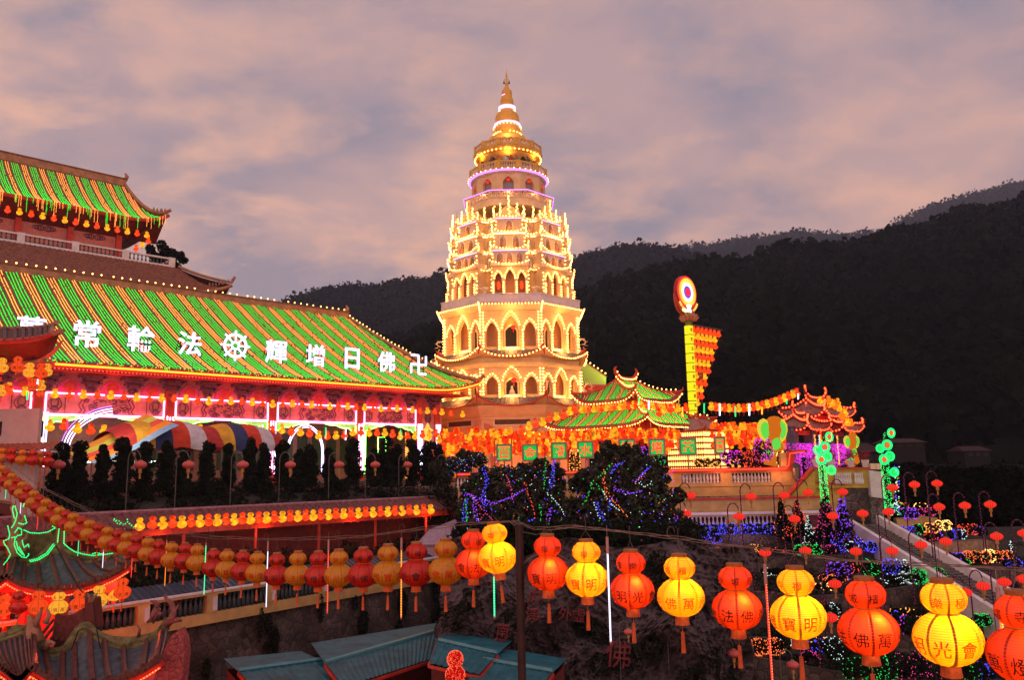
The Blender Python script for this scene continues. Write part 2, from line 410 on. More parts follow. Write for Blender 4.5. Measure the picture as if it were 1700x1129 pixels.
# ------------------------------------------------------------------ lantern prototypes
def gourd_profile(R, scale=1.):
    # lower globe then neck then upper globe, z=0 at lower centre
    pr = []
    for i in range(13):
        a = -PI/2+PI*i/12*.93+.12; pr.append((R*max(.3, math.cos(a)), .8*R*math.sin(a)))
    return pr
def small_gourd(name, m, R=.27, n=10):
    mb = MB()
    def globe(r, h, cz):
        return [(max(.28*r, r*math.cos(a)), cz+h*math.sin(a)) for a in [(-PI/2+PI*i/8) for i in range(9)]]
    mb.lathe(globe(R, R*.8, 0), n=n, mi=0); mb.lathe(globe(R*.66, R*.53, R*1.22), n=n, mi=0)
    mb.lathe([(R*.3, 0), (R*.3, R*.14)], (0, 0, R*1.70), 8, mi=1); mb.lathe([(R*.22, 0), (R*.22, R*.25)], (0, 0, -R*1.02), 6, mi=1)
    mb.tube([(0, 0, -R*1.0), (0, 0, -R*1.9)], R*.07, 4, mi=1)
    # the bulb's hot spot shows as a brighter bead round the neck
    mb.lathe([(R*.36, -R*.05), (R*.42, R*.06), (R*.36, R*.17)], (0, 0, R*.66), n, mi=2)
    me = mb.build(name, [m, M_redp, E_spot], None, smooth=True)
    return me
SG = {}
def gourd_small(col, loc, label, group, s=1.):
    mm = {'r': E_lred, 'y': E_lyel, 'o': E_lora, 'd': mat('unlit_brown_lantern', (.30, .07, .02), .7, .2)}[col]
    if col not in SG:
        o = small_gourd('gourd_lantern', mm); SG[col] = o; first = True
    else:
        o = SG[col].copy(); C.objects.link(o); 
    o.location = loc; o.scale = (s, s, s)
    o.rotation_euler = (rnd.uniform(-.05, .05), rnd.uniform(-.05, .05), rnd.uniform(0, 3))
    tag(o, label, 'lantern', group); return o
CN = {'r': 'red', 'y': 'amber', 'o': 'orange', 'd': 'unlit brown'}

# ================================================================== PRAYER HALL (left)
d0 = ray(2227, 753); U = Vector((d0.x, d0.y, 0)).normalized(); W = Vector((-U.y, U.x, 0))   # U along the hall, W inward
RZ = math.atan2(U.y, U.x)
O = at(90, 605, 55); O0 = Vector((O.x, O.y, 0)); ZE = O.z
def hl(px, py, v):            # photo point on the hall plane at depth v -> local (u, v, z)
    p = hit(px, py, O+W*v, W); q = p-O0; return (q.dot(U), v, p.z)
def hw(u, v, z): return O0+U*u+W*v+Vector((0, 0, z))
hall = thing('prayer_hall', 'long red prayer hall whose tiled roof is striped with green and amber bulbs', 'temple hall', O0, RZ)
U0, U1, RU = -26., 38.6, 35.; RV = 18.; ZR = 17.85
def rz_(v):                   # roof height at depth v
    t = max(0, v/RV); return ZE+.25+(ZR-ZE-.25)*(.62*t+.38*t**1.5)
def lift(u):                  # eave lift toward the right corner
    k = max(0, (u-33.)/6.6); return 1.0*k**2.2
def umax(v): return 39.6+(RU-39.6)*min(1, v/RV)**.9
# roof slope facing us, corrugated with tile rows
mb = MB(); nrow = 128
def fn(a, b):
    v = b*RV; u = U0+(umax(v)-U0)*a
    rb = .07*max(0, math.cos(2*PI*u/.5)); k = lift(u)*(1-b)**2.4
    return (u, v, rz_(v)+rb+k)
mb.grid(fn, nrow*5, 12); mb.build('tiled_slope', M_tile, hall)
mb = MB(); mb.grid(lambda a, b: (U0+(RU-U0)*a, 2*RV-b*RV, rz_(b*RV)-.02), 40, 6, flip=True); mb.build('rear_slope', M_tile, hall)
mb = MB()
mb.grid(lambda a, b: (umax(b*RV)+.0, b*RV+a*(2*RV-2*b*RV), rz_(b*RV)+lift(39.6)*(1-b)**2.4*abs(2*a-1)**6-.03), 30, 8); mb.build('hip_slope', M_tile, hall)
# ridge wall
mb = MB(); mb.box((U0, RV-.25, ZR-.25), (RU+.1, RV+.25, ZR+.50)); mb.build('main_ridge', M_ridge, hall)
mb = MB(); mb.box((U0, RV-.33, ZR+.503), (RU+.2, RV+.33, ZR+.64)); mb.build('ridge_cap', M_tile, hall)
mb = MB(); mb.tube([(RU-.3, RV, ZR+.6), (RU+.1, RV, ZR+1.1), (RU-.1, RV, ZR+1.4)], [.28, .22, .1], 6); mb.build('ridge_finial', M_ridge, hall)
P = [(umax(v)+.02, v, rz_(v)+lift(39.6)*(1-v/RV)**2.4+.12) for v in np.linspace(RV, 0, 16)]
mb = MB(); mb.tube(P+[(40.0, -.5, P[-1][2]+.5)], .22, 6); mb.build('hip_ridge', M_ridge, hall)
hipP = P
mb = MB(); mb.bulbs([(p[0], p[1], p[2]+.34) for p in line_pts(P, .62, .04)], .085); mb.build('ridge_bulb_string', E_bulb, hall)
seg = [(-3, 8), (9, 17.2), (18.2, 21.6), (22.5, 26), (27.3, 31), (31.4, 34.6)]
mb = MB()
for a, b in [(-20, -4)]+seg: mb.bulbs([(u, RV-.2, ZR+.80) for u in np.arange(a, b, .78)], .085)
mb.build('ridge_bulb_string', E_bulb, hall)
# strands of bulbs down the slope
u = U0+1.; k = 0
while u < 38.6:
    for kind, ns, gap in (('g', 4, .26), ('o', 3 if k % 3 else 2, .25)):
        if u > 38.8: break
        mb = MB(); skip = k in (3, 9, 16) and kind == 'o' and rnd.random() < .3
        for s_ in range(ns):
            uu = u; vv = .15; ph = rnd.uniform(0, 6); end = rnd.uniform(-.3, .25)
            while vv < RV-.35+end:
                if uu < umax(vv)-.35 and not (rnd.random() < .05):
                    du = .018*math.sin(vv*1.1+ph)+rnd.uniform(-.012, .012)
                    if -8 < uu or rnd.random() < .4:
                        mb.bulbs([(uu+du, vv, rz_(vv)+.12+lift(uu)*(1-vv/RV)**2.4)], .046 if kind == 'g' else .046)
                vv += .155
            u += gap
        if mb.v and not skip: mb.build('bulb_strand', E_green if kind == 'g' else E_orange, hall)
        u += .12
    k += 1
mb = MB(); mb2 = MB()
for i in range(900):
    uu = rnd.uniform(-6, 39.4); p = (uu, rnd.uniform(-.1, .5), rz_(0)+.12+lift(uu)-rnd.uniform(0, .22))
    (mb if rnd.random() < .62 else mb2).bulbs([p], .045)
mb.build('eave_bulb_fringe', E_green, hall); mb2.build('eave_bulb_fringe', E_orange, hall)
# eave edge: fascia, orange tube
mb = MB()
EP = [(u, -.12, ZE+lift(u)) for u in list(np.arange(U0, 33, 2.))+list(np.arange(33, 39.7, .5))]+[(39.75, -.3, ZE+1.12)]
mb.tube([(p[0], p[1]+.25, p[2]+.02) for p in EP], .26, 6); mb.build('eave_fascia', M_redp, hall)
mb = MB(); mb.tube([(p[0], p[1]-.12, p[2]) for p in EP if p[0] > -.4], .075, 6); mb.build('eave_light_tube', E_orope, hall)
mb = MB(); mb.bulbs([(p[0], p[1]-.1, p[2]-.28) for p in line_pts(EP, .26) if p[0] > -4], .045); mb.build('eave_bead_string', E_red, hall)
mb = MB(); mb.box((U0, .3, ZE-.32), (38.8, 3.2, ZE-.2)); mb.build('soffit', M_redp, hall)
# walls, columns, lintels
ZG = -.95; ZL0, ZL1 = 4.25, 5.85; FV = 2.
cols = [-26.4, -17.6, -8.8, -.35, 8.82, 17.55, 26.42, 33.35, 35.65]
mb = MB()
mb.box((U0, 9, ZG), (38.6, 9.4, ZE)); mb.box((35.9, FV, ZG), (36.3, 9, ZE)); mb.box((U0, 9.4, ZE-.1), (38.6, 30, ZE)); mb.box((38.2, 9.4, ZG), (38.6, 30, ZE-.1))
mb.box((U0, FV+.2, ZL1+.003), (36., FV+.6, ZE-.2)); mb.build('rear_wall', M_pinkp, hall)
for i, c in enumerate(cols):
    mb = MB(); hw_ = .33; mb.box((c-hw_, FV-.15, ZG), (c+hw_, FV+.45, ZE-.35)); mb.box((c-hw_-.12, FV-.28, ZG), (c+hw_+.12, FV+.55, ZG+.5)); mb.build('column', M_redp, hall)
for i in range(len(cols)-1):
    a, b = cols[i]+.34, cols[i+1]-.34
    if b-a < 2.5:
        mb = MB(); mb.box((a, FV, ZG), (b, FV+.3, ZL1)); mb.build('end_panel', M_pinkp, hall)
        mb = MB()
        for zc, hh in ((ZL0+.8, 1.2), (3.0, 1.6), (1.2, 1.4)): mb.lathe([(0, 0), (.5, 0), (.55, .05), (.42, .07), (.40, .02)], n=16, T=lambda x, y, z, zc=zc, hh=hh: ((a+b)/2+x*.8, FV-.01-z, zc+y*hh/1.1))
        mb.build('carved_medallion', M_violet, hall); continue
    mb = MB(); mb.box((a, FV, ZL0), (b, FV+.3, ZL1)); mb.build('lintel_panel', M_pinkp, hall)
    # painted ornament in low relief: zigzags, two framed figures, a central cloud scroll
    mb = MB(); zc = (ZL0+ZL1)/2; w_ = b-a; y = FV-.03
    for f in (.165, .835):
        mb.tube([(a+w_*f, y, ZL0+.1), (a+w_*f, y, ZL1-.1)], .03, 4)
        c = a+w_*(.085 if f < .5 else .915)
        mb.tube([(c+.42*math.cos(t)*(1+.15*math.cos(4*t)), y, zc+.6*math.sin(t)) for t in np.linspace(0, 2*PI, 25)], .035, 4)
        mb.tube([(c+.24*math.cos(t), y, zc+.1+.32*math.sin(t)) for t in np.linspace(0, 2*PI, 17)], .045, 4)
        mb.tube([(c-.25, y, zc-.3), (c, y, zc-.1), (c+.25, y, zc-.3), (c, y, zc-.45), (c-.25, y, zc-.3)], .05, 4)
    for f, sg in ((.27, 1), (.30, 1), (.73, -1), (.70, -1)):
        c = a+w_*f; mb.tube([(c, y, ZL0+.1), (c+.22*sg, y, ZL0+.42), (c, y, zc), (c+.22*sg, y, ZL1-.42), (c, y, ZL1-.1)], .045, 4)
    rr = random.Random(3)
    for q in range(26):
        x0 = (a+b)/2+rr.uniform(-.20, .20)*w_; z0 = zc+rr.uniform(-.5, .5); r_ = rr.uniform(.12, .3); n0 = rr.uniform(0, 6)
        mb.tube([(x0+r_*(1-t/7)*math.cos(t+n0)*1.5, y, z0+r_*(1-t/7)*math.sin(t+n0)*.8) for t in np.linspace(0, 5, 10)], .038, 4)
    mb.build('painted_ornament', M_violet, hall)
    if i < 2: 
        pass
    # pink neon frame
    mb = MB(); y = FV-.12
    mb.tube([(a+.12, y, ZL0+.1), (a+.12, y, ZL1-.02)], .05, 6); mb.tube([(b-.12, y, ZL0+.1), (b-.12, y, ZL1-.02)], .05, 6)
    mb.tube([(a+.1, y, ZL0+.04), (b-.1, y, ZL0+.04)], .075, 6)
    nseg = 4
    for q in range(nseg):
        s0 = a+.1+(b-a-.2)*q/nseg; mb.tube([(s0, y, ZL1), (s0+(b-a-.2)/nseg-.25, y, ZL1)], .045, 6)
    mb.build('neon_frame', E_pinkneon, hall)
    # green scalloped bracket board with neon edge
    for sg, x0 in ((1, a), (-1, b)):
        pts = [(0, 0), (w_*.40, 0), (w_*.34, -.10), (w_*.27, -.12), (w_*.20, -.30), (w_*.15, -.38), (w_*.10, -.36), (w_*.055, -.62), (0, -.72)]
        pp = [(x0+sg*x, ZL0-.06+z) for x, z in pts]
        mb = MB(); mb.panel(pp if sg > 0 else pp[::-1], [], .1, lambda x, y, z: (x, y+FV+.1, z)); mb.build('scalloped_bracket', mat('green_bracket_paint', (.18, .75, .12), .6, .2), hall)
        mb = MB(); mb.tube([(x, FV+.03, z) for x, z in pp[1:]], .04, 5); mb.tube([(x0+sg*.06, FV+.03, ZL0-.1), (x0+sg*.06, FV+.03, ZL0-.95)], .035, 5)
        mb.build('green_neon_edge', E_greenneon, hall)
# bracket frieze between lintel and eave
mb = MB()
for u in np.arange(-8.6, 35.4, 2.92):
    for q in range(3):
        s0 = .25+.3*q; mb.box((u-s0/2-.15, FV-.2-.25*q, 6.0+.42*q), (u+s0/2+.15, FV+.1, 6.2+.42*q))
        mb.box((u-.1-s0, FV-.1-.25*q, 6.2+.42*q), (u-s0+.1, FV+.1, 6.38+.42*q)); mb.box((u-.1+s0, FV-.1-.25*q, 6.2+.42*q), (u+s0+.1, FV+.1, 6.38+.42*q))
mb.build('bracket_cluster', M_violet, hall)
M_med = mat('magenta_medallion_paint', (.55, .05, .16), .6, .3, 5)
for u in np.arange(-7.1, 34.5, 2.92):
    mb = MB(); pts = [(u+.85*math.cos(t)*(1+.05*math.cos(7*t)), 5.92+1.05*math.sin(t)*(1+.05*math.cos(7*t))) for t in np.linspace(0, PI, 17)]
    mb.panel(pts, [], .08, lambda x, y, z: (x, y+FV+.08, z)); mb.build('arched_medallion', M_med, hall)
    mb = MB(); mb.lathe([(0, 0), (.3, .02), (.42, 0)], n=14, T=lambda x, y, z: (u+x, FV+.06-z, 6.35+y)); mb.build('red_rosette', M_redp, hall)
# neon tubes on the columns
def vt(mb, px, y0, y1, v, r=.05):
    a = hl(px, y0, v); b = hl(px+(y1-y0)*.02, y1, v); u_ = (a[0]+b[0])/2; mb.tube([(u_, v, a[2]), (u_, v, b[2])], r, 6)
mb = MB()
for px in (64, 70, 75): vt(mb, px, 684, 775, FV-.35, .055)
mb.build('column_neon_tube', E_whiteneon, hall)
mb = MB(); vt(mb, 67, 690, 775, FV-.35, .04); mb.build('column_neon_tube', E_amber, hall)
for c in (8.82, 17.55, 26.42, 33.35, 35.65):
    for q, (dx, E_) in enumerate(((-.22, E_whiteneon), (0, E_whiteneon if c > 30 else E_pinkneon), (.22, E_whiteneon))):
        mb = MB(); zt = ZL0+.15 if c > 30 else ZL0-.1+rnd.uniform(0, .3)
        z0_ = -.2 if c != 8.82 else 3.2
        if c > 35: z0_ = 2.2
        mb.tube([(c+dx, FV-.28, z0_), (c+dx, FV-.28, zt)], .075 if c > 30 else .05, 6); mb.build('column_neon_tube', E_, hall)
mb = MB(); mb.tube([(26.9, FV-.25, -.4), (26.9, FV-.25, ZL0-.7)], .06, 6); mb.build('column_neon_tube', E_greenneon, hall)
# arched neon doorway behind the hedge
def arcpts(pxc, pyc, rx, ry, v, a0=0, a1=PI, n=20):
    c = hl(pxc, pyc, v); rr_ = hl(pxc+rx, pyc, v)[0]-c[0]; k = hl(pxc, pyc-ry, v)[2]-c[2]
    return [(c[0]+rr_*math.cos(t), v, c[2]+k*math.sin(t)) for t in np.linspace(a0, a1, n)]
for j in range(2):
    mb = MB(); A = arcpts(507, 752, 30-2.6*j, 46-3.6*j, 1.2, .0, PI*.93); mb.tube([(A[0][0], 1.2, -.4)]+A, .035, 6); mb.build('arch_neon_tube', E_whiteneon, hall)
for j in range(4):
    mb = MB(); mb.tube(arcpts(196, 748, 88-4*j, 74-4.2*j, 1.2, PI*.55, PI*.99), .03, 6); mb.build('arch_neon_tube', E_violneon if j == 0 else E_whiteneon, hall)
# tassel ornament with gold finial by the end column, lit
mb = MB()
q = hl(710, 727, 1.4)
mb.lathe([(.02, 1.5), (.25, 1.0), (.6, .7), (.3, .6), (.35, 0), (.45, -.05), (.2, -.3), (.35, -.8), (.5, -.9), (.15, -1.2), (.02, -1.3)], (q[0], 1.4, q[2]), 12)
mb.build('gilded_light_finial', E_amber, hall)
mb = MB(); q = hl(676, 735, 1.3)
for z in np.arange(-1.5, q[2]+1., .22): mb.lathe([(.16, 0), (.22, .1), (.16, .2)], (q[0], 1.3, z), 8)
mb.build('yellow_light_column', E_amber, hall)
# interior: floor, hanging tubes, back-wall panels
mb = MB(); mb.box((-26, -1.2, ZG-.4), (38.6, 9, ZG)); mb.build('plinth', M_path, hall)
for px in (150, 185, 215, 253):
    q = hl(px, 767, 4.); mb = MB(); mb.tube([(q[0]-.5, 4., q[2]), (q[0]+.5, 4., q[2])], .07, 6); mb.build('fluorescent_tube', E_fluo, hall)
q = hl(405, 708, 2.6); 
for px in (527,): 
    q = hl(px, 698, 2.6); mb = MB(); mb.box((q[0]-.9, 2.5, q[2]-.08), (q[0]+.9, 2.7, q[2]+.08)); mb.build('fluorescent_tube', E_fluo, hall)
mb = MB(); rr = random.Random(9)
for i in range(16):
    a = 9.5+i*1.6; mb.box((a, 8.9, .2), (a+1.1, 8.96, 3.6)); 
mb.build('rear_screen_panel', mat('carved_grey_screen', (.10, .10, .06), .8, .5, 12, .6), hall)
mb = MB()
for (u, z, s_) in [(-2.0+.5, 2.6, 1)]: mb.box((u, 8.9, 1.0), (u+2.6, 8.95, 3.9))
mb.build('inscription_panel', M_white, hall)
lamp('hall_lamp', (4, 5, 3), 170, (.9, 1, .85), .5, hall); lamp('hall_lamp', (22, 6, 3), 110, (.9, .8, 1), .5, hall)
for u_ in (-4.5, 4.2, 13.2, 22., 29.9):
    lamp('neon_spill', (u_-1.8, FV-1.3, 5.1), 60, (1, .10, .22), .5, hall); lamp('neon_spill', (u_+1.8, FV-1.3, 5.1), 60, (1, .10, .24), .5, hall)
    lamp('rope_spill', (u_, .6, 6.7), 40, (1, .06, .05), .4, hall); lamp('green_spill', (u_-3., FV-.9, 3.6), 9, (.2, 1, .1), .2, hall); lamp('green_spill', (u_+3., FV-.9, 3.6), 9, (.2, 1, .1), .2, hall)
# vertical LED board beside a column
q = hl(634, 765, .9)
mb = MB(); mb.tube([(q[0]-.45, .9, 0), (q[0]-.45, .9, 3), (q[0]+.45, .9, 3), (q[0]+.45, .9, 0), (q[0]-.45, .9, 0)], .04, 5); mb.build('green_board_edge', E_greenneon, hall)
mb = MB(); mb.lathe([(0, -1.1), (.25, -.8), (.36, 0), (.25, .8), (0, 1.1)], (q[0], .95, 1.4), 10, sq=.2); mb.build('red_flame_light', em('flame_orange', (1, .12, .02), 2.), hall)

# letters and emblem on the roof
GL = 'white lit character on the tiled hall roof'
def roofsign(px, pb, hpx, ch):
    # solve where the base ray meets the roof slope
    v = 1.
    for _ in range(30):
        q = hl(px, pb, v); dz = q[2]-(rz_(v)+.15)
        v -= dz*.8*(1 if True else 0)*-1 if dz > 0 else dz*.8*-1
        v = max(.1, min(8, v))
        if abs(dz) < .02: break
    q = hl(px, pb, v); s_ = hl(px, pb-hpx, v)[2]-q[2]
    base = hw(q[0], q[1], q[2])
    nm = 'roof_character_sign'
    lab = {'☸': 'white lit eight-spoked dharma wheel standing on the hall roof', '卍': 'white lit sauvastika emblem at the right end of the hall roof row'}.get(ch, 'white lit character %s standing on the striped hall roof' % ch)
    t = thing(nm if ch not in '☸卍' else 'roof_emblem_sign', lab, 'sign', base, RZ, 'lit characters and emblems along the hall roof')
    T = lambda x, y, z: (x, y, z+s_/2)
    mb = MB()
    if ch == '☸':
        R_ = s_*.40
        mb.tube([T(R_*math.cos(a), 0, R_*math.sin(a)) for a in np.linspace(0, 2*PI, 33)], .12, 6)
        mb.tube([T(R_*.32*math.cos(a), 0, R_*.32*math.sin(a)) for a in np.linspace(0, 2*PI, 17)], .09, 6)
        for k_ in range(8):
            a = k_*PI/4; mb.tube([T(R_*.3*math.cos(a), 0, R_*.3*math.sin(a)), T(R_*1.28*math.cos(a), 0, R_*1.28*math.sin(a))], .085, 5)
            mb.lathe([(.02, -.12), (.14, 0), (.02, .12)], T(R_*1.28*math.cos(a), 0, R_*1.28*math.sin(a)), 6)
    elif ch == '卍':
        h = s_*.46; r_ = .12
        for pts in ([(-h, h*1.0), (-h+0, h), (-h, 0+.0)],): pass
        # horizontal bar, vertical bar and four arms
        mb.tube([T(-h, 0, 0), T(h, 0, 0)], r_, 6); mb.tube([T(0, 0, -h), T(0, 0, h)], r_, 6)
        mb.tube([T(h, 0, 0), T(h, 0, h)], r_, 6); mb.tube([T(-h, 0, 0), T(-h, 0, -h)], r_, 6)
        mb.tube([T(0, 0, h), T(-h, 0, h)], r_, 6); mb.tube([T(0, 0, -h), T(h, 0, -h)], r_, 6)
    else:
        add_glyph(mb, ch, s_*1.0, T, .10, .014, sx=1.)
    mb.build('lit_character' if ch not in '☸卍' else 'lit_emblem', E_sign, t)
    mb = MB()
    for sx in (-.35, .35): mb.box((s_*sx-.04, .12, -.15), (s_*sx+.04, .2, s_*.9)); mb.tube([(s_*sx, .16, s_*.8), (s_*sx, 1.2, .45)], .03, 4)
    mb.box((-s_*.45, .12, s_*.3), (s_*.45, .18, s_*.36)); mb.build('support_frame', M_black, t)
for a in ((50, 570, 45, '萬'), (143, 577, 45, '常'), (233, 584, 43, '輪'), (314, 590, 39, '法'), (390, 597, 46, '☸'), (458, 603, 38, '輝'), (523, 608, 36, '增'), (584, 613, 35, '日'), (641, 618, 34, '佛'), (695, 622, 33, '卍')):
    roofsign(*a)

# rows of small gourd lanterns under the eave and across the front
n = 46
for i in range(n):
    u = -4.2+i*(41.5/(n-1)); zz_ = 5.55+.12*abs(math.sin(i*.55)); 
    if u > 33: zz_ -= .05*(u-33)**1.2
    c = 'y' if i % 2 else 'r'
    gourd_small(c, hw(u, .9-(.0 if u < 36 else (u-36)*.8), zz_), 'small %s gourd lantern, %s from the left in the row under the hall eave' % (CN[c], ordn(i)), 'gourd lanterns under the hall eave', 1.0 if c == 'y' else .92)
n = 42
for i in range(n):
    u = -.9+i*(35.6/(n-1)); c = 'y' if i % 2 else 'r'
    zb = 3.15+.35*math.cos((u+.35)/8.8*2*PI)*.5+rnd.uniform(-.1, .1)
    gourd_small(c, hw(u, -.2, zb), '%s gourd lantern, %s from the left in the lower string across the hall front' % (CN[c], ordn(i)), 'gourd lanterns strung across the hall front', 1.12)
mb = MB(); mb.tube([hw(u, -.2, 4.0+.15*math.cos(u*.7)) for u in np.arange(-1, 36, 1)], .02, 4); tag(mb.build('lantern_wire', M_wire), 'thin wire carrying the lower lantern string across the hall front', 'wire')
# short LED tubes among them
for i, (px, y0, y1, c) in enumerate(((220, 700, 722, 'g'), (265, 700, 722, 'w'), (113, 694, 716, 'r'), (397, 703, 724, 'g'), (436, 706, 727, 'w'), (541, 710, 728, 'g'), (574, 711, 731, 'w'), (665, 714, 731, 'g'), (46, 650, 664, 'g'), (63, 630, 648, 'w'))):
    a = hl(px, y0, -.4); b = hl(px, y1, -.4)
    mb = MB(); mb.tube([hw(a[0], -.4, a[2]), hw(a[0], -.4, b[2])], .055, 6)
    tag(mb.build('light_tube', {'g': E_greenr, 'w': E_whiteneon, 'r': E_pink}[c]), 'short hanging %s light tube, %s from the left before the hall lintels' % ({'g': 'green', 'w': 'white', 'r': 'pink'}[c], ordn(i)), 'light tube', 'short light tubes hanging before the hall')

# striped cloth canopies in the courtyard
def canopy(px0, px1, ytop, ybot, v0, v1, label, first):
    cols_ = [(.38, .03, .03), (.62, .33, .03), (.03, .04, .12), (.55, .05, .02), (.50, .46, .50)]
    ms = [mat('canopy_cloth_%s' % n_, c_, .85, .2, 2) for n_, c_ in zip(('crimson', 'yellow', 'navy', 'scarlet', 'white'), cols_)]
    a = hl(px0, 745, v0)[0]; b = hl(px1, 745, v0)[0]; zt = hl((px0+px1)/2, ytop, (v0+v1)/2)[2]; zb = hl((px0+px1)/2, ybot, v0)[2]
    t = thing('striped_canopy', label, 'canopy', hw((a+b)/2, (v0+v1)/2, ZG), RZ, 'striped cloth canopies before the hall')
    L2 = (b-a)/2; D2 = (v1-v0)/2; ns = max(6, int((b-a)/1.45))
    for q in range(ns):
        mb = MB()
        def fn(x, y, q=q):
            s_ = (q+x)/ns*2-1; top = (zt-ZG)-(.9*abs(s_)**3); edge = (zb-ZG)+.1*math.sin(s_*9)
            k_ = y; z = edge+(top-edge)*math.cos(PI/2*k_)**.9
            return (s_*L2, -D2*math.sin(PI/2*k_), z)
        mb.grid(fn, 6, 8); mb.grid(lambda x, y: (lambda p: (p[0], -p[1]+.001, p[2]))(fn(x, y)), 6, 8, flip=True)
        mb.build('cloth_stripe', ms[(q+first) % 5], t)
    mb = MB()
    for sx in (-1, -.3, .3, 1):
        for sy in (-1, 1): mb.tube([(sx*L2*.97, sy*D2*.96, 0), (sx*L2*.97, sy*D2*.96, zb-ZG-.1)], .05, 6)
    mb.build('pole_frame', M_metal, t)
    return t
canopy(196, 372, 698, 745, -5.5, .2, 'red, yellow, navy and white striped cloth canopy, left of the two before the hall', 0)
canopy(345, 478, 704, 748, -5.0, .1, 'red, yellow, navy and white striped cloth canopy, right of the two before the hall', 0)
# the bright rainbow gable of the left canopy
mb = MB(); ms = [em('lit_cloth_%d' % i, c, .9, True) for i, c in enumerate(((1, .42, .05), (.75, .85, .10), (.95, .12, .10), (1, .30, .02), (.9, .15, .12)))]
ms = [mat('rainbow_cloth_%s' % n_, c, .8, .1) for n_, c in (('orange', (.7, .3, .04)), ('lime', (.5, .6, .08)), ('red', (.65, .08, .06)), ('amber', (.75, .25, .02)), ('blue', (.2, .35, .6)))]
a = hl(103, 752, -3.); t = None
t = thing('rainbow_awning', 'slanting rainbow striped awning under the violet neon arch', 'awning', hw(a[0], -3, ZG), RZ)
for q in range(5):
    mb = MB()
    def fn(x, y, q=q):
        s_ = (q+x)/5; z = (a[2]-ZG)+y*2.2*math.sin(min(1, y+.15)*1.3)+s_*.9*-1+.6; return (y*5.2+s_*1.2, -1.5+s_*3.0*-1+1.5, z-(1-y)*.5)
    mb.grid(fn, 3, 10); mb.build('cloth_stripe', ms[q], t)
mb = MB(); mb.tube([(5.2, 0, 0), (5.2, 0, 3)], .05, 6); mb.tube([(.3, 0, 0), (.3, 0, 1.2)], .05, 6); mb.build('pole', M_metal, t)
lamp('awning_lamp', (2.5, -3.6, 4.0), 260, (1, .8, .5), .3, t)

# ================================================================== UPPER HALL behind
up0 = O0+W*33.; ZB = 18.
uh = thing('upper_hall', 'upper temple hall with green and amber striped roof behind the long hall', 'temple hall', up0, RZ)
def ul(px, py, v):
    p = hit(px, py, O+W*(33+v), W); q = p-O0; return (q.dot(U), v, p.z)
# body centre so that right eave corner falls at the photographed spot
A1 = ul(236, 365, 0); Acor = ul(280, 366, 0); R1 = ul(207, 303, 9); Bal = ul(290, 437, -5); Sk = ul(372, 455, -6)
zr = R1[2]; ze_ = A1[2]; ur = R1[0]
uL = -24.
mb = MB()
def um(v): return Acor[0]-.5+(ur-Acor[0]+.5)*min(1, v/9.)**.8
def uz(v): t = max(0, v/9.); return ze_+(zr-ze_-.3)*(.55*t+.45*t**1.6)
def ulift(u): k = max(0, (u-(Acor[0]-4.5))/4.5); return 1.3*k**2.3
mb.grid(lambda a, b: (uL+(um(b*9)-uL)*a, b*9., uz(b*9)+.06*max(0, math.cos(2*PI*(uL+(um(b*9)-uL)*a)/.5))+ulift(uL+(um(b*9)-uL)*a)*(1-b)**2.4), 84*5, 10)
mb.build('tiled_slope', M_tile, uh)
mb = MB(); mb.grid(lambda a, b: (um(b*9), b*9+a*(18-18*b), uz(b*9)+ulift(Acor[0])*(1-b)**2.4*abs(2*a-1)**5), 24, 8); mb.build('hip_slope', M_tile, uh)
mb = MB(); mb.grid(lambda a, b: (uL+(ur-uL)*a, 18-b*9, uz(b*9)-.02), 20, 5, flip=True); mb.build('rear_slope', M_tile, uh)
mb = MB(); mb.box((uL, 8.75, zr-.55), (ur+.1, 9.25, zr+.35)); mb.build('main_ridge', M_ridge, uh)
mb = MB(); mb.box((uL, 8.65, zr+.353), (ur+.2, 9.35, zr+.5)); mb.build('ridge_cap', M_tile, uh)
mb = MB(); mb.tube([(ur, 9, zr+.3), (ur+.25, 9, zr+.9), (ur, 9, zr+1.25)], [.3, .22, .1], 6); mb.build('ridge_finial', M_ridge, uh)
P = [(um(v)+.02, v, uz(v)+ulift(Acor[0])*(1-v/9)**2.4+.12) for v in np.linspace(9, 0, 14)]
mb = MB(); mb.tube(P+[(P[-1][0]+.5, -.5, P[-1][2]+.35)], .2, 6)
for i in range(7):
    p = P[-1-i//2]; mb.lathe([(.1, 0), (.14, .2), (.05, .42), (.02, .5)], (p[0]-.25*(i % 2), p[1]+.35*(i % 2), p[2]+.1), 6)
mb.build('hip_ridge', M_ridge, uh)
u = uL+.5; k = 0
while u < Acor[0]-1:
    for kind, ns, gap in (('g', 4, .22), ('o', (3, 4, 2, 3)[k % 4], .22)):
        mb = MB()
        for s_ in range(ns):
            vv = .1; ph = rnd.uniform(0, 6)
            while vv < 8.4:
                if u < um(vv)-.35 and u > -9 and rnd.random() > .05: mb.bulbs([(u+.025*math.sin(vv*1.2+ph)+rnd.uniform(-.014, .014), vv, uz(vv)+.13+ulift(u)*(1-vv/9)**2.4)], .048)
                vv += .19
            u += gap
        if u > -9:
            for q in range(rnd.randint(2, 5)):      # ends dangling below the eave
                x_ = u-rnd.uniform(0, .9); ln = rnd.uniform(.4, 1.7)
                for z in np.arange(0, ln, .14): mb.bulbs([(x_+rnd.uniform(-.02, .02), -.25, ze_+.05+ulift(x_)-z)], .045)
        if mb.v: mb.build('bulb_strand', E_green if kind == 'g' else E_orange, uh)
        u += .16
    k += 1
mb = MB(); mb.tube([(x, 0, ze_-.1+ulift(x)) for x in list(np.arange(uL, Acor[0]-4, 2))+list(np.arange(Acor[0]-4, Acor[0]+.3, .4))], .22, 6); mb.build('eave_fascia', M_redp, uh)
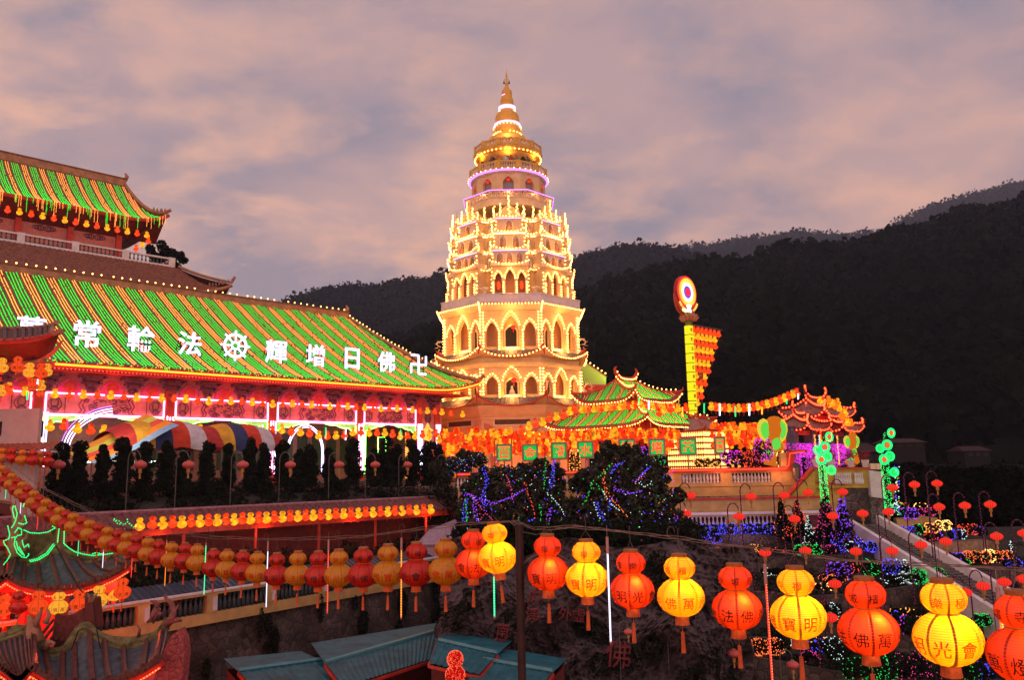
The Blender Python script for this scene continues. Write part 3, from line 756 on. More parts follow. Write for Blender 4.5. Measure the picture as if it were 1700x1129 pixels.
mb = MB(); mb.grid(lambda a, b: (uL+(Acor[0]-.3-uL)*a, b*3, ze_-.2-1.6*b+ulift(uL+(Acor[0]-.3-uL)*a)*(1-b)), 40, 2, flip=True)
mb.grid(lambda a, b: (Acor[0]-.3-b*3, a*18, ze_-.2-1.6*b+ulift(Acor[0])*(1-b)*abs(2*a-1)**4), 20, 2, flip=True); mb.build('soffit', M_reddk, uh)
ue = Acor[0]-4.2
zf = Bal[2]-.6
mb = MB(); mb.box((uL, 3.0, zf), (ue, 15, ze_-1.2)); mb.build('wall', M_pinkp, uh)
for q, u in enumerate(np.arange(ue-.4, uL, -5.2)):
    mb = MB(); mb.box((u-.3, 2.6, zf), (u+.3, 2.98, ze_-1.4)); mb.build('column', M_redp, uh)
    mb = MB()
    for i in range(5): mb.box((u-.7-i*.85-.36, 2.93, zf+.9), (u-.7-i*.85+.36, 2.985, zf+2.5))
    mb.build('window', mat('dusk_window_glass', (.10, .13, .17), .15, .2, spec=.8), uh)
    mb = MB(); c = u-2.6; zc = ze_-2.2
    for sg in (-1, 1):
        for q_ in range(3): mb.tube([(c+sg*(.35+.25*q_)+.3*math.cos(t), 2.95, zc+.32*math.sin(t)*(1-.2*q_)) for t in np.linspace(0, 2*PI, 12)], .06, 4)
    mb.build('painted_ornament', M_violet, uh)
# white balustrade terrace
mb = MB(); bz = Bal[2]+.55; be = Bal[0]; bv = -5.
mb.box((uL, bv, bz-.18), (be, bv+.3, bz)); mb.box((uL, bv, bz-1.1), (be, bv+.3, bz-.85))
for u in np.arange(be-.3, uL, -5.): mb.box((u-.35, bv-.04, bz-1.1), (u+.35, bv+.34, bz+.06))
mb.box((be-.3, bv, bz-1.1), (be, 3, bz-.85)); mb.box((be-.3, bv, bz-.18), (be, 3, bz)); mb.build('balustrade', M_white, uh)
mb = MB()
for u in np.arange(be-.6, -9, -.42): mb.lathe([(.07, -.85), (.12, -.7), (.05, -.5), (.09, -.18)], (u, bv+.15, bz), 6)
mb.build('baluster_row', mat('shadowed_baluster_green', (.05, .07, .06), .6), uh)  # balusters coloured dark grey-green between the white rails
mb = MB(); mb.box((uL, bv+.31, bz-1.3), (be-.31, 3, bz-1.1)); mb.box((uL, bv+2, 8), (be-4, 14, bz-1.3)); mb.build('terrace_base', M_pinkp, uh)
# lower tiled skirt with lifted corner
sz = bz-1.0; sE = Sk[0]; sl = lambda u: 1.5*max(0, (u-(sE-6))/6)**2.2
def sfn(a, b):
    ue_ = sE+(be+.4-sE)*b; u = uL+(ue_-uL)*a; return (u, bv-3.2+3.1*b, sz-3.3+3.2*(.6*b+.4*b*b)+sl(u)*(1-b)**1.6+.07*max(0, math.cos(2*PI*u/.45)))
mb = MB(); mb.grid(sfn, 100*5, 5); mb.grid(lambda a, b: (sE+(be+.4-sE)*b, bv-3.2+3.1*b+a*18, sz-3.3+3.2*b+1.5*(1-b)**1.6*(1-a)**6), 12, 5); mb.build('tiled_skirt', M_tile, uh)
mb = MB(); mb.tube([(u, bv-3.2, sz-3.42+sl(u)) for u in list(np.arange(uL, sE-6, 2))+list(np.arange(sE-6, sE+.2, .5))], .2, 5)
mb.tube([(sE+(be+.4-sE)*b, bv-3.2+3.1*b, sz-3.2+3.2*b+1.5*(1-b)**1.6+.15) for b in np.linspace(1, 0, 10)]+[(sE+.2, bv-3.5, sz-.9)], .17, 6); 
for i in range(8): mb.lathe([(.09, 0), (.12, .2), (.03, .5)], (sE-.35*i*.8, bv-3.2+.3*i*.8*.9, sz-3.1+1.55-1.5*(1-(1-i*.09)**1.6)+.1*i), 6)
mb.build('skirt_ridge', M_ridge, uh)
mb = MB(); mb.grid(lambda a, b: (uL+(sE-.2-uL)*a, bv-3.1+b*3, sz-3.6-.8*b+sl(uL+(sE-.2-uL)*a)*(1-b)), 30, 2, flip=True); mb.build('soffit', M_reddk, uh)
for i in range(27):
    u = -8.+i*(Acor[0]-1.0+8.)/24.; c = 'y' if i % 2 else 'r'
    if i <= 23: p = hw(u, 33+.9, ze_-1.55)
    else: p = hw(Acor[0]-1.1-(i-23)*.35, 33+1.2+(i-23)*1.0, ze_-1.5-(i-23)*.33)
    gourd_small(c, p, '%s lantern, %s from the left under the upper hall eave' % (CN[c], ordn(i)), 'lanterns under the upper hall eave', 1.15)

def lampk(n, l, e, c, r, p): return lamp(n, l, e*6.0, (c[0], c[1]*.82, c[2]*.6), r, p)
for i, (px, py, r_) in enumerate(((264, 424, 26), (292, 432, 18))):
    q = at(px, py, 112); k = r_*112/F; t = thing('tree', ['dark tree crown showing just right of the upper hall', 'smaller dark tree crown behind the white balustrade end', 'tiny dark tree top above the lower tiled skirt'][i], 'tree', (q.x, q.y, 0)); g_ = np.random.default_rng(i)
    cs_ = [(g_.uniform(-k, k)*.8, g_.uniform(-k, k)*.6, q.z+g_.uniform(-k, k)*.7) for _ in range(16)]; V_, F_ = leaves(cs_, [k*.30]*16, 5000, .16, i); npmesh('crown', V_, F_, M_leaf, t)
    mb = MB(); mb.tube([(0, 0, -2), (0, 0, q.z*.7), (.5, 0, q.z)], [.4, .25, .08], 6); mb.build('trunk', M_trunk, t)
# ================================================================== PAGODA
PY = 93.; PX = -.1
pg = thing('pagoda', 'tall octagonal cream pagoda outlined in warm bulbs, with a golden Burmese spire', 'pagoda', (PX, PY, 0))
def pz(py, Yf=None, px=850): return at(px, py, Yf or PY).z
def FT(k, a, n=8):
    ph = k*2*PI/n; nx, ny = math.sin(ph), -math.cos(ph); tx, ty = math.cos(ph), math.sin(ph)
    return lambda s, d, z: (nx*(a-d)+tx*s, ny*(a-d)+ty*s, z)
def octring(mb, a0, z0, a1, z1, mi=None, th=None, n=8):
    """solid octagonal slab between apothems a0 (bottom) and a1 (top)"""
    R0, R1 = a0/math.cos(PI/n), a1/math.cos(PI/n); vs = []
    for R_, z in ((R0, z0), (R1, z1)):
        for k in range(n):
            t = (k+.5)*2*PI/n; vs.append((R_*math.sin(t), -R_*math.cos(t), z))
    fs = [(k, (k+1) % n, n+(k+1) % n, n+k) for k in range(n)]+[tuple(range(n))[::-1], tuple(range(n, 2*n))]
    mb.add(vs, fs, None, mi)
def ogee(cx, z0, w_, zs, zt, n=9):
    pts = [(cx-w_/2, z0), (cx-w_/2, zs)]
    for i in range(1, n):
        t = i/n; x = -w_/2*math.cos(PI/2*t)**.75; z = zs+(zt-zs)*(.72*math.sin(PI/2*t)+.28*t**5)+.03*math.sin(t*PI*3)
        pts.append((cx+x, z))
    pts.append((cx, zt)); R_ = [(2*cx-p[0], p[1]) for p in pts[:-1]][::-1]
    return pts+R_
def curve_only(o): return o[1:-1]
def offs(pts, cx, zc, f, dz=0): return [(cx+(p[0]-cx)*f, zc+(p[1]-zc)*f+dz) for p in pts]
YF = PY-7.6
hgt = lambda py: at(850, py, YF).z
z_g = .0
# --- base storey
BA = 8.05
zE1 = at(850, 672, PY-9).z      # lower eave, middle of the front
zF1 = hgt(662); zT1 = at(850, 603, YF).z
zE2 = at(850, 590, PY-8.4).z; zF2 = hgt(582); zT2 = hgt(512)
zC3 = hgt(500); zP3 = hgt(489)
mb = MB(); octring(mb, BA, -2.0, BA, zE1+.3); octring(mb, BA+.2, -2, BA+.2, .6); octring(mb, BA+.15, zE1-1.5, BA+.2, zE1-1.25); octring(mb, BA+.1, zE1-1.25, BA+.35, zE1-.9); octring(mb, BA+.35, zE1-.9, BA+.75, zE1-.02)
mb.build('base_storey', mat('apricot_plaster', (.72, .42, .22), .8, .1, 1), pg)
M_apr = MT['apricot_plaster']
for k in range(8):
    T = FT(k, BA)
    mb = MB(); mb.panel([(-1.9, 4.5), (1.9, 4.5), (1.9, 5.15), (-1.9, 5.15)], [], -.08, T); mb.build('carved_panel', M_carve, pg)
    mb = MB(); a_ = [(-2.05, 4.35), (2.05, 4.35), (2.05, 5.3), (-2.05, 5.3)]; mb.panel(a_, [[(-1.9, 4.5), (1.9, 4.5), (1.9, 5.15), (-1.9, 5.15)]], -.13, T); mb.build('panel_frame', M_creamw, pg)
    ph = (k+.5)*PI/4
for k in range(8):   # moon arches at the corners' porches
    T = FT(k+.5, BA+.55)
    o_ = [(1.75*math.cos(t), 2.9+1.75*math.sin(t)*1.05) for t in np.linspace(0, PI, 15)]; i_ = [(1.2*math.cos(t), 2.9+1.2*math.sin(t)*1.05) for t in np.linspace(PI, 0, 15)]
    mb = MB(); mb.panel([(2.0, -1), (1.75, -1), (1.75, .9)][:0]+[(1.75, -1)]+o_+[(-1.75, -1), (-1.2, -1)]+i_+[(1.2, -1)], [], .9, T); mb.build('moon_arch', mat('salmon_plaster', (.58, .20, .12), .8, .15, 2), pg)
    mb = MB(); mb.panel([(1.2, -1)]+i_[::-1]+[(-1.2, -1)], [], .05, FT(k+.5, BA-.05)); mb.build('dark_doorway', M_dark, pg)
# --- curved tiled eaves
def eave(a_in, a_out, z_in, zs, lift_, nm='tiled_eave'):
    mb = MB(); fr = MB(); us = MB(); pts = []
    for k in range(8):
        def fn(x, y, k=k):
            s_ = x*2-1; a = a_in+(a_out-a_in)*(1-y); l = lift_*abs(s_)**2.3*(1-y)**.8
            z = zs+(z_in-zs)*y+l+.05*max(0, math.cos(2*PI*x*15))
            ao = a+.0*abs(s_); return FT(k, ao)(s_*ao*math.tan(PI/8), 0, z)
        mb.grid(fn, 60, 4)
        E_ = [FT(k, a_out)((i/10-1)*a_out*math.tan(PI/8), 0, zs-.07+lift_*abs(i/10-1)**2.3) for i in range(21)]
        fr.tube(E_, .085, 5); pts.append(E_)
        us.grid(lambda x, y, k=k: (lambda p: (p[0], p[1], p[2]))(FT(k, a_out-(a_out-a_in)*y)((x*2-1)*(a_out-(a_out-a_in)*y)*math.tan(PI/8), 0, zs-.12+lift_*abs(x*2-1)**2.3*(1-y))), 12, 1, flip=True)
    mb.build(nm, M_tilegrey, pg); fr.build('red_fascia', M_redp, pg); us.build('soffit', M_apr, pg)
    for k in range(8):
        mb = MB(); T = FT(k+.5, a_out/math.cos(PI/8)); z = zs+lift_
        mb.tube([T(0, 1.2, z-.35), T(0, .3, z+.1), T(0, -.15, z+.35)], [.14, .14, .04], 5); mb.tube([T(0, -.05, z), T(0, -.1, z-.9)], [.16, .03], 5)
        mb.build('corner_horn', M_redp, pg)
        # white coiled dragon finial
        mb = MB(); z += .35
        mb.tube([T(.25*math.sin(t*2)*.6, .5+.5*math.cos(t), z+.5+.45*math.sin(t)+.1*t) for t in np.linspace(-1, 4.6, 16)], [.1-.004*i for i in range(16)], 5)
        for q in range(9): a = q*.7; mb.tube([T(0, .5+.4*math.cos(a), z+.55+.4*math.sin(a)), T(.08, .5+.85*math.cos(a), z+.6+.8*math.sin(a))], [.05, .01], 4)
        mb.build('dragon_finial', M_creamw, pg)
    return pts
eave(8.1, 9.0, zF1+.1, zE1, 1.15)
E2 = eave(7.75, 8.45, zF2+.05, zE2, .95)
allb = []
for P in E2: allb += [(p[0]*1.02, p[1]*1.02, p[2]-.02) for p in line_pts(P, .40, .02)]
mb = MB(); mb.bulbs(allb, .095); mb.build('eave_bulb_string', E_bulb, pg)
# --- the two arcaded storeys
def storey(a, zf, zt, hseed, doors):
    hs = a*math.tan(PI/8); H = zt-zf
    core = MB(); octring(core, a-1.5, zf-.3, a-1.5, zt+.1); core.build('inner_wall', mat('inner_apricot_wall', (.50, .25, .12), .85, .1, 1), pg)
    for k in range(8):
        T = FT(k, a); wS, wC = 1.25, 1.75; cS = 2.12*hs/3.15
        zs = zf+H*.50
        holes = [ogee(-cS, zf+.02+.45, wS, zs-.1, zf+H*.72), ogee(0, zf+.02+.12, wC, zs+.05, zf+H*.88), ogee(cS, zf+.47, wS, zs-.1, zf+H*.72)]
        mb = MB(); mb.panel([(-hs, zf), (hs, zf), (hs, zt), (-hs, zt)], holes, .35, T); mb.build('arcade_wall', M_cream, pg)
        # arch mouldings
        mb = MB()
        for h_ in holes: mb.tube([T(p[0], -.05, p[1]) for p in curve_only(h_)], .07, 5)
        mb.build('arch_moulding', M_creamw, pg)
        for sx in (-hs+.08, -cS+wS/2+.17, cS-wS/2-.17, hs-.08):
            mb = MB(); mb.box((sx-.12, -.16, zf), (sx+.12, .02, zs-.1), T); mb.box((sx-.2, -.24, zs-.1), (sx+.2, .02, zs+.08), T); mb.box((sx-.18, -.2, zf), (sx+.18, .02, zf+.2), T)
            if abs(sx) > hs-.2: mb.box((sx-.08, -.1, zs+.08), (sx+.08, .02, zt), T)
            mb.build('pilaster', M_creamw, pg)
        mb = MB()
        for c, w_ in ((-cS, wS), (0, wC), (cS, wS)): mb.box((c-w_/2, .05, zf+.02), (c+w_/2, .2, zf+.46), T); mb.box((c-w_/2+.1, .02, zf+.12), (c+w_/2-.1, .05, zf+.38), T)
        mb.build('parapet_panel', M_white, pg)
        # doorway in the inner wall with statue
        Ti = FT(k, a-1.5); dw = .62
        mb = MB(); mb.panel(ogee(0, zf+.1, dw*2, zf+H*.52, zf+H*.66), [], -.02, Ti); mb.build('dark_doorway', M_dark, pg)
        mb = MB(); o_ = ogee(0, zf+.0, dw*2+.34, zf+H*.52, zf+H*.72); mb.panel(o_, [ogee(0, zf+.1, dw*2, zf+H*.52, zf+H*.66)], -.1, Ti); mb.build('door_frame', M_creamw, pg)
        if doors:
            mb = MB(); mb.lathe([(.34, 0), (.34, .5), (.42, .55), (.30, .62), (.30, .8), (.16, 1.05), (.15, 1.1), (.14, 1.3), (.04, 1.42)], Ti(0, -.15, zf+.1), 10); mb.build('seated_statue', M_white, pg)
        B_ = []
        for h_, dz in zip(holes, (.14, .22, .14)):
            cu = curve_only(h_); cx = (cu[0][0]+cu[-1][0])/2
            B_ += line_pts([T(cx+(p[0]-cx)*1.12, -.16, p[1]+dz*(1+1.3*(1-abs(p[0]-cx)/1.))) for p in cu], .34, .02)
        for sx in (-hs+.08, -cS+wS/2+.17, cS-wS/2-.17, hs-.08):
            B_ += line_pts([T(sx, -.3, zf+.15), T(sx, -.3, zs+.1 if abs(sx) < hs-.2 else zt-.1)], .34, .012)
        mb = MB(); mb.bulbs(B_, .095); mb.build('bulb_outline', E_bulb, pg)
        lampk('ledge_lamp', T(0, -1.0, zf+.4) if doors else T(0, -.75, zf+.3), 60, (1, .48, .13), .3, pg); lampk('ledge_lamp', T(0, .8, zt-1.0), 16, (1, .45, .15), .2, pg)
    mb = MB(); octring(mb, a-.1, zt, a+.12, zt+.12); octring(mb, a+.1, zt+.12, a+.42, zt+.34); octring(mb, a+.4, zt+.34, a+.5, zt+.48); mb.build('cornice', M_creamw, pg)
storey(7.6, zF1, zT1-.45, 1, True)
mb = MB(); octring(mb, 7.62, zT1-.0, 7.7, zE2+.02); octring(mb, 7.7, zE2-.05, 8.0, zE2+.05); mb.build('frieze', M_cream, pg)
storey(7.45, zF2, zT2-.2, 2, False)
# cornice ledge with rope of bulbs and a red edge
zc = hgt(505)
mb = MB(); octring(mb, 7.9, zc-.35, 8.15, zc-.05); mb.build('cornice_ledge', M_creamw, pg)
mb = MB(); octring(mb, 8.1, zc-.05, 8.22, zc+.1); mb.build('red_ledge_edge', M_redp, pg)
mb = MB(); octring(mb, 7.95, zc+.1, 7.95, zP3); octring(mb, 8.05, zP3-.0, 8.05, zP3+.1)
mb.build('parapet', mat('lilac_white_plaster', (.62, .54, .58), .7, .1, 2), pg)
mb = MB()
for k in range(8): mb.bulbs(line_pts([FT(k, 8.35)(-3.42, 0, zc-.05), FT(k, 8.35)(3.42, 0, zc-.05)], .36, .01), .09)
for k in range(8): mb.bulbs(line_pts([FT(k+.5, 8.35/math.cos(PI/8)+.1)(0, 0, zc+.1), FT(k+.5, 8.35/math.cos(PI/8)-.4)(0, 0, zc-1.0)], .14), .09)
mb.build('ledge_bulb_string', E_bulb, pg)
for k in range(8): lampk('ledge_lamp', FT(k, 8.1)(0, -.6, zc-1.2), 28, (1, .48, .13), .3, pg)
# --- stacked shrine bays
YB = PY-7.; bz_ = lambda py: at(850, py, YB).z
lv = [(489, 448, 7.2, 1.98, 3), (440, 416, 7.0, 1.86, 3), (412, 387, 6.85, 1.66, 2), (383, 361, 6.65, 1.46, 1)]
core = MB()
for (y0, y1, a, hw2, nn), ac in zip(lv, (6.0, 5.8, 5.65, 5.45)): octring(core, ac, bz_(y0)-.1, ac-.05, bz_(y1)+.55)
core.build('inner_core', mat('warm_yellow_plaster', (.68, .42, .16), .8, .1, 1), pg)
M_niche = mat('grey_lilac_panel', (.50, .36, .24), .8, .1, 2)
for k in range(8):
    B_ = []
    for li, (y0, y1, a, hw2, nn) in enumerate(lv):
        T = FT(k, a); z0, z1 = bz_(y0), bz_(y1); dd = 1.6
        if li == 0:
            cs = (-1.28, 0, 1.28); ws = (.78, .98, .78)
            holes = [ogee(c, z0+.02, w_, z0+(z1-z0)*.58, z0+(z1-z0)*(.88 if q != 1 else 1.0)) for q, (c, w_) in enumerate(zip(cs, ws))]
            mb = MB(); mb.panel([(-hw2, z0), (hw2, z0), (hw2, z1+.42), (-hw2, z1+.42)], holes, .25, T); mb.box((-hw2, .26, z0), (-hw2+.12, dd, z1+.4), T); mb.box((hw2-.12, .26, z0), (hw2, dd, z1+.4), T)
            mb.build('arcade_wall', M_cream, pg)
            mb = MB(); mb.box((-hw2+.13, 1.1, z0), (hw2-.13, 1.2, z1+.4), T); mb.build('niche_wall', MT['inner_apricot_wall'], pg)
            for sx in (-1.85, -.72, .72, 1.85): 
                mb = MB(); mb.box((sx-.12, -.18, z0), (sx+.12, .0, z0+(z1-z0)*.56), T); mb.box((sx-.2, -.24, z0+(z1-z0)*.56), (sx+.2, .0, z0+(z1-z0)*.62), T); mb.build('pilaster', M_creamw, pg)
                B_ += line_pts([T(sx, -.3, z0+.1), T(sx, -.3, z0+(z1-z0)*.55)], .30, .02)
            for h_ in holes:
                cu = curve_only(h_); cx = (cu[0][0]+cu[-1][0])/2; B_ += line_pts([T(cx+(p[0]-cx)*1.2, -.15, p[1]+.2) for p in cu], .3, .03)
            mb = MB()
            for c in (-1.28, 1.28): mb.lathe([(.02, .5), (.16, .35), (.22, 0), (.16, -.35), (.02, -.5)], T(c, .6, z0+1.15), 8)
            mb.build('niche_lamp', em('niche_red_lamp', (1, .07, .01), 1.6), pg)
        else:
            mb = MB(); mb.box((-hw2, 0, z0), (hw2, dd, z1), T); mb.build('shrine_bay', M_niche, pg)
            xs = {3: (-1.1, 0, 1.1), 2: (-.72, .72), 1: (0,)}[nn]
            mb = MB(); mn = MB(); mt = MB()
            for x in xs:
                s_ = 1.0 if nn > 1 else 1.1; h_ = (z1-z0)
                mn.panel(ogee(x, z0+.15, .72*s_, z0+h_*.62, z0+h_*.90), [], -.015, T)
                mt.tube([T(p[0], -.03, p[1]) for p in ogee(x, z0+.15, .74*s_, z0+h_*.62, z0+h_*.91)], .05, 4)
                mb.lathe([(.28, 0), (.30, .12), (.24, .2), (.27, .35), (.15, .62), (.12, .72), (.13, .88), (.04, 1.02)], T(x, -.12, z0+.18), 8, sq=.7)
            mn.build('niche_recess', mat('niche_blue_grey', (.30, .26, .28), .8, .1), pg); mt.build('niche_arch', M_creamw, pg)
            st = mb.build('buddha_relief', mat('brown_ochre_statue', (.34, .15, .06), .6, .2, 5), pg)
        # cornice of each bay, curved up at its ends, with a swag of bulbs below
        mb = MB(); zc_ = z1+(.42 if li == 0 else 0)
        e = hw2+.14
        mb.panel([(-e, zc_-.0), (e, zc_-.0)]+[(e*(1-i/8), zc_+.26+.22*abs(1-i/8)**4) for i in range(17)], [], dd, lambda s_, d, z, T=T: T(s_, d-.18, z)); mb.build('bay_cornice', M_creamw, pg)
        B_ += line_pts([T(e*(i/8-1)*1.05, -.35, zc_+.18+.45*abs(i/8-1)**3) for i in range(17)], .37, .035)
        for sg in (-1, 1): B_ += line_pts([T(sg*(hw2+.05), -.1, z0), T(sg*(hw2+.05), -.1, z1)], .42, .05)
        if li in (1, 2, 3) :
            mp = MB(); mp.tube([T(-e, -.22, zc_-.02), T(e, -.22, zc_-.02)], .05, 4); mp.build('lilac_tube', E_lilac if li != 2 else E_bulbw, pg)
        # recess between bays: swag and small round niche
        Tr = FT(k+.5, a-.55)
        if li > 0:
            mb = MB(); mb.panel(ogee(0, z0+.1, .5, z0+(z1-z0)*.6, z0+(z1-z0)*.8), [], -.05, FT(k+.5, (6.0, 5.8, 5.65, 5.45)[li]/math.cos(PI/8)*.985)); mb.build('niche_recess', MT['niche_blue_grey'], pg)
            mp = MB(); mp.tube([Tr(-.9, -.1, z1+.05), Tr(0, .35, z1+.0), Tr(.9, -.1, z1+.05)], .05, 4); mp.build('lilac_tube', E_bulbw, pg)
        mb = MB(); mb.box((-.95, -.0, z1+.1), (.95, .9, z1+.24), Tr); mb.build('ledge', M_creamw, pg)
        B_ += line_pts([Tr(-.95, -.1, z1+.55), Tr(-.5, -.1, z1+.25), Tr(0, -.1, z1+.15), Tr(.5, -.1, z1+.25), Tr(.95, -.1, z1+.55)], .36, .05)
        lampk('ledge_lamp', Tr(0, .3, z0+.35), 26, (1, .50, .10), .2, pg)
        lampk('ledge_lamp', T(0, -.8, z0+.15), 13, (1, .50, .16), .2, pg)
    # urn, crown finials
    mb = MB(); mb.lathe([(.2, 0), (.14, .3), (.35, .6), (.5, .7), (.45, .85)], FT(k+.5, 7.4)(0, 0, bz_(489)), 10); mb.build('stone_urn', M_creamw, pg)
    a = 6.55; T = FT(k, a); z0 = bz_(359)+.3
    mb = MB(); mb.panel(ogee(0, z0-.3, 2.1, z0+.2, z0+1.2), [], 1.3, T)
    for x, h_ in ((-.95, 1.1), (0, 1.95), (.95, 1.1)): mb.lathe([(.28, 0), (.34, .2), (.16, .5), (.2, .7), (.08, h_*.7), (.02, h_)], T(x, .2, z0+.1+(0 if x else .6)), 8)
    mb.build('crown_finial', M_cream, pg)
    for x, h_ in ((-.95, 1.2), (0, 2.2), (.95, 1.2)):
        B_ += [T(x+rnd.uniform(-.26, .26)*(1-z/h_), -.25, z0+.1+z) for z in np.arange(.0, h_, .19)]
    for x in (-1.7, 1.7):
        mb = MB(); mb.lathe([(.22, 0), (.25, .2), (.1, .5), (.02, 1.3)], T(x, 1.0, z0-.2), 7); mb.build('corner_finial', M_cream, pg); B_ += [T(x+rnd.uniform(-.1, .1), .9, z0-.2+z) for z in np.arange(0, 1.6, .17)]
    for li, (y0, y1, a, hw2, nn) in enumerate(lv[1:]):
        for sg in (-1, 1):
            Tc = FT(k, a); p = (sg*(hw2+.25), .1, bz_(y1)+.25); mb = MB(); mb.lathe([(.16, 0), (.18, .2), (.06, .45), (.01, .85)], Tc(*p), 6); mb.build('corner_finial', M_cream, pg)
            B_ += [Tc(p[0]+rnd.uniform(-.08, .08), p[1]-.15, p[2]+z) for z in np.arange(0, 1.0, .2)]
    mb = MB(); mb.bulbs(B_, .092); mb.build('bulb_outline', E_bulb, pg)
# --- round upper storeys
zq = lambda py, px=846: at(px, py, PY).z
def ringlathe(name, prof, m, n=40, smooth=True): mb = MB(); mb.lathe(prof, (0, 0, 0), n); return mb.build(name, m, pg, smooth)
mb = MB(); octring(mb, 5.0, zq(362), 5.2, zq(353)); octring(mb, 5.0, zq(353), 5.15, zq(350)); octring(mb, 5.3, zq(341), 5.3, zq(339)); mb.build('gallery_floor', M_creamw, pg)
mb = MB()
for k in range(8):
    T = FT(k, 5.2)
    for s_ in np.arange(-2.0, 2.01, .25): mb.lathe([(.05, 0), (.09, .2), (.04, .45), (.07, .72)], T(s_, .05, zq(350)), 6)
mb.build('baluster_row', M_creamw, pg)
mb = MB()
for k in range(8): mb.tube([FT(k, 5.36)(-2.2, 0, zq(340)), FT(k, 5.36)(2.2, 0, zq(340))], .06, 5)
mb.build('violet_tube', E_violneon, pg)
octs = MB(); octring(octs, 3.7, zq(350), 3.65, zq(306), n=10); octs.build('inner_wall', M_cream, pg)
for k in range(10):
    ph = k+.0; T = FT(ph, 4.25, 10); hs = 4.25*math.tan(PI/10); z0, z1 = zq(343), zq(308)
    h_ = ogee(0, z0+.1, 1.25, z0+(z1-z0)*.55, z0+(z1-z0)*.86)
    mb = MB(); mb.panel([(-hs, z0-.2), (hs, z0-.2), (hs, z1), (-hs, z1)], [h_], .45, T); mb.build('arcade_wall', M_cream, pg)
    mb = MB(); mb.panel(h_, [], .05, lambda s_, d, z, T=T: T(s_, d+.46, z)); mb.build('niche_recess', MT['niche_blue_grey'], pg)
    mb = MB(); mb.lathe([(.2, 0), (.24, .15), (.1, .6), (.1, .75), (.02, .85)], T(0, .3, z0+.1), 8); mb.build('statue', MT['brown_ochre_statue'], pg)
    mb = MB(); mb.lathe([(.02, -.2), (.2, -.12), (.25, 0), (.2, .12), (.02, .2)], T(0, .1, z0+(z1-z0)*.72), 10); mb.build('round_lantern', em('round_red_lantern', (1, .05, .02), .9), pg)
    lampk('gallery_lamp', T(0, -.6, z0+.1), 14, (1, .55, .32), .2, pg)
zr1 = zq(308)
ringlathe('cornice', [(4.2, zr1-.1), (4.5, zr1+.1), (4.75, zr1+.3), (4.75, zr1+.45), (3.2, zr1+.5)], M_creamw)
ringlathe('violet_ring', [(4.80, zr1+.2), (4.87, zr1+.26), (4.87, zr1+.34), (4.80, zr1+.4)], E_violneon)
mb = MB(); mb.bulbs([(4.9*math.cos(t), 4.9*math.sin(t), zr1+.42) for t in np.linspace(0, 2*PI, 44, endpoint=False)], .07); mb.build('ring_bulb_string', E_bulbw, pg)
def balu(R_, z0, z1, n=12, m=None):
    mb = MB()
    for k in range(n):
        T = FT(k, R_, n); hs = R_*math.tan(PI/n)
        mb.box((-hs, 0, z0), (hs, .12, z0+.15), T); mb.box((-hs-.0, -.03, z1-.15), (hs+.0, .13, z1), T); mb.box((-hs-.02, -.06, z0), (-hs*.72, .16, z1+.03), T); mb.box((hs*.72, -.06, z0), (hs+.02, .16, z1+.03), T)
    mb.build('balustrade', m or M_gold, pg)
    mb = MB()
    for k in range(n):
        T = FT(k, R_, n); hs = R_*math.tan(PI/n)
        for s_ in np.arange(-hs*.64, hs*.66, .2): mb.lathe([(.04, .15), (.07, .3), (.03, .55), (.06, z1-z0-.15)], T(s_, .05, z0), 6)
    mb.build('baluster_row', M_creamw, pg)
balu(4.65, zr1+.5, zr1+1.45)
zb1, zb2 = zr1+.5, zq(268, 844)
ringlathe('drum_wall', [(3.65, zb1), (3.55, zb2), (3.9, zb2+.15), (3.9, zb2+.3)], mat('gold_ochre_plaster', (.64, .35, .08), .7, .15, 2), 32)
M_go = MT['gold_ochre_plaster']
for k in range(12):
    T = FT(k, 3.66, 12); mb = MB(); mb.panel(ogee(0, zb1+.9-.4, .75, zb1+1.5, zb1+1.95), [], .1, T); mb.build('arched_window', M_dark, pg)
# visitors on the gallery: small standing figures
for i, (x_, c) in enumerate(((-1.9, (.08, .05, .1)), (-1.2, (.3, .1, .05)), (-.25, (.5, .45, .4)), (.35, (.35, .05, .05)), (.95, (.15, .12, .1)), (2.3, (.06, .06, .08)))):
    y_ = -math.sqrt(4.3**2-x_**2)
    mb = MB(); z = zb1
    mb.tube([(x_-.09, y_, z), (x_-.09, y_, z+.8)], [.07, .09], 6); mb.tube([(x_+.09, y_, z), (x_+.09, y_, z+.8)], [.07, .09], 6)
    mb.lathe([(.15, .75), (.19, 1.0), (.22, 1.35), (.10, 1.47), (.06, 1.52), (.10, 1.6), (.10, 1.7), (.03, 1.76)], (x_, y_, z), 8)
    mb.tube([(x_-.22, y_, z+1.38), (x_-.28, y_-.05, z+1.1), (x_-.18, y_-.22, z+.95)], .05, 5); mb.tube([(x_+.22, y_, z+1.38), (x_+.28, y_-.05, z+1.1), (x_+.18, y_-.22, z+.95)], .05, 5)
    o = mb.build('person', mat('coat_%d' % i, c, .8, .2), None, True, (PX, PY, 0))
    tag(o, ['person in dark blue at the left of the upper pagoda gallery', 'person in brown beside the one in dark blue on the upper pagoda gallery', 'person in white at the middle of the upper pagoda gallery rail', 'person in red right of the one in white on the upper pagoda gallery', 'person in dark brown right of the one in red on the pagoda gallery', 'person in black standing alone at the right of the upper pagoda gallery'][i], 'person', 'people on the upper pagoda gallery')
ringlathe('upper_cornice', [(3.6, zb2), (4.15, zb2+.25), (4.25, zb2+.5), (2.8, zb2+.55)], M_go)
mb = MB(); mb.bulbs([(4.05*math.cos(t), 4.05*math.sin(t), zb2+.05) for t in np.linspace(0, 2*PI, 46, endpoint=False)], .10); mb.build('ring_bulb_string', E_bulb, pg)
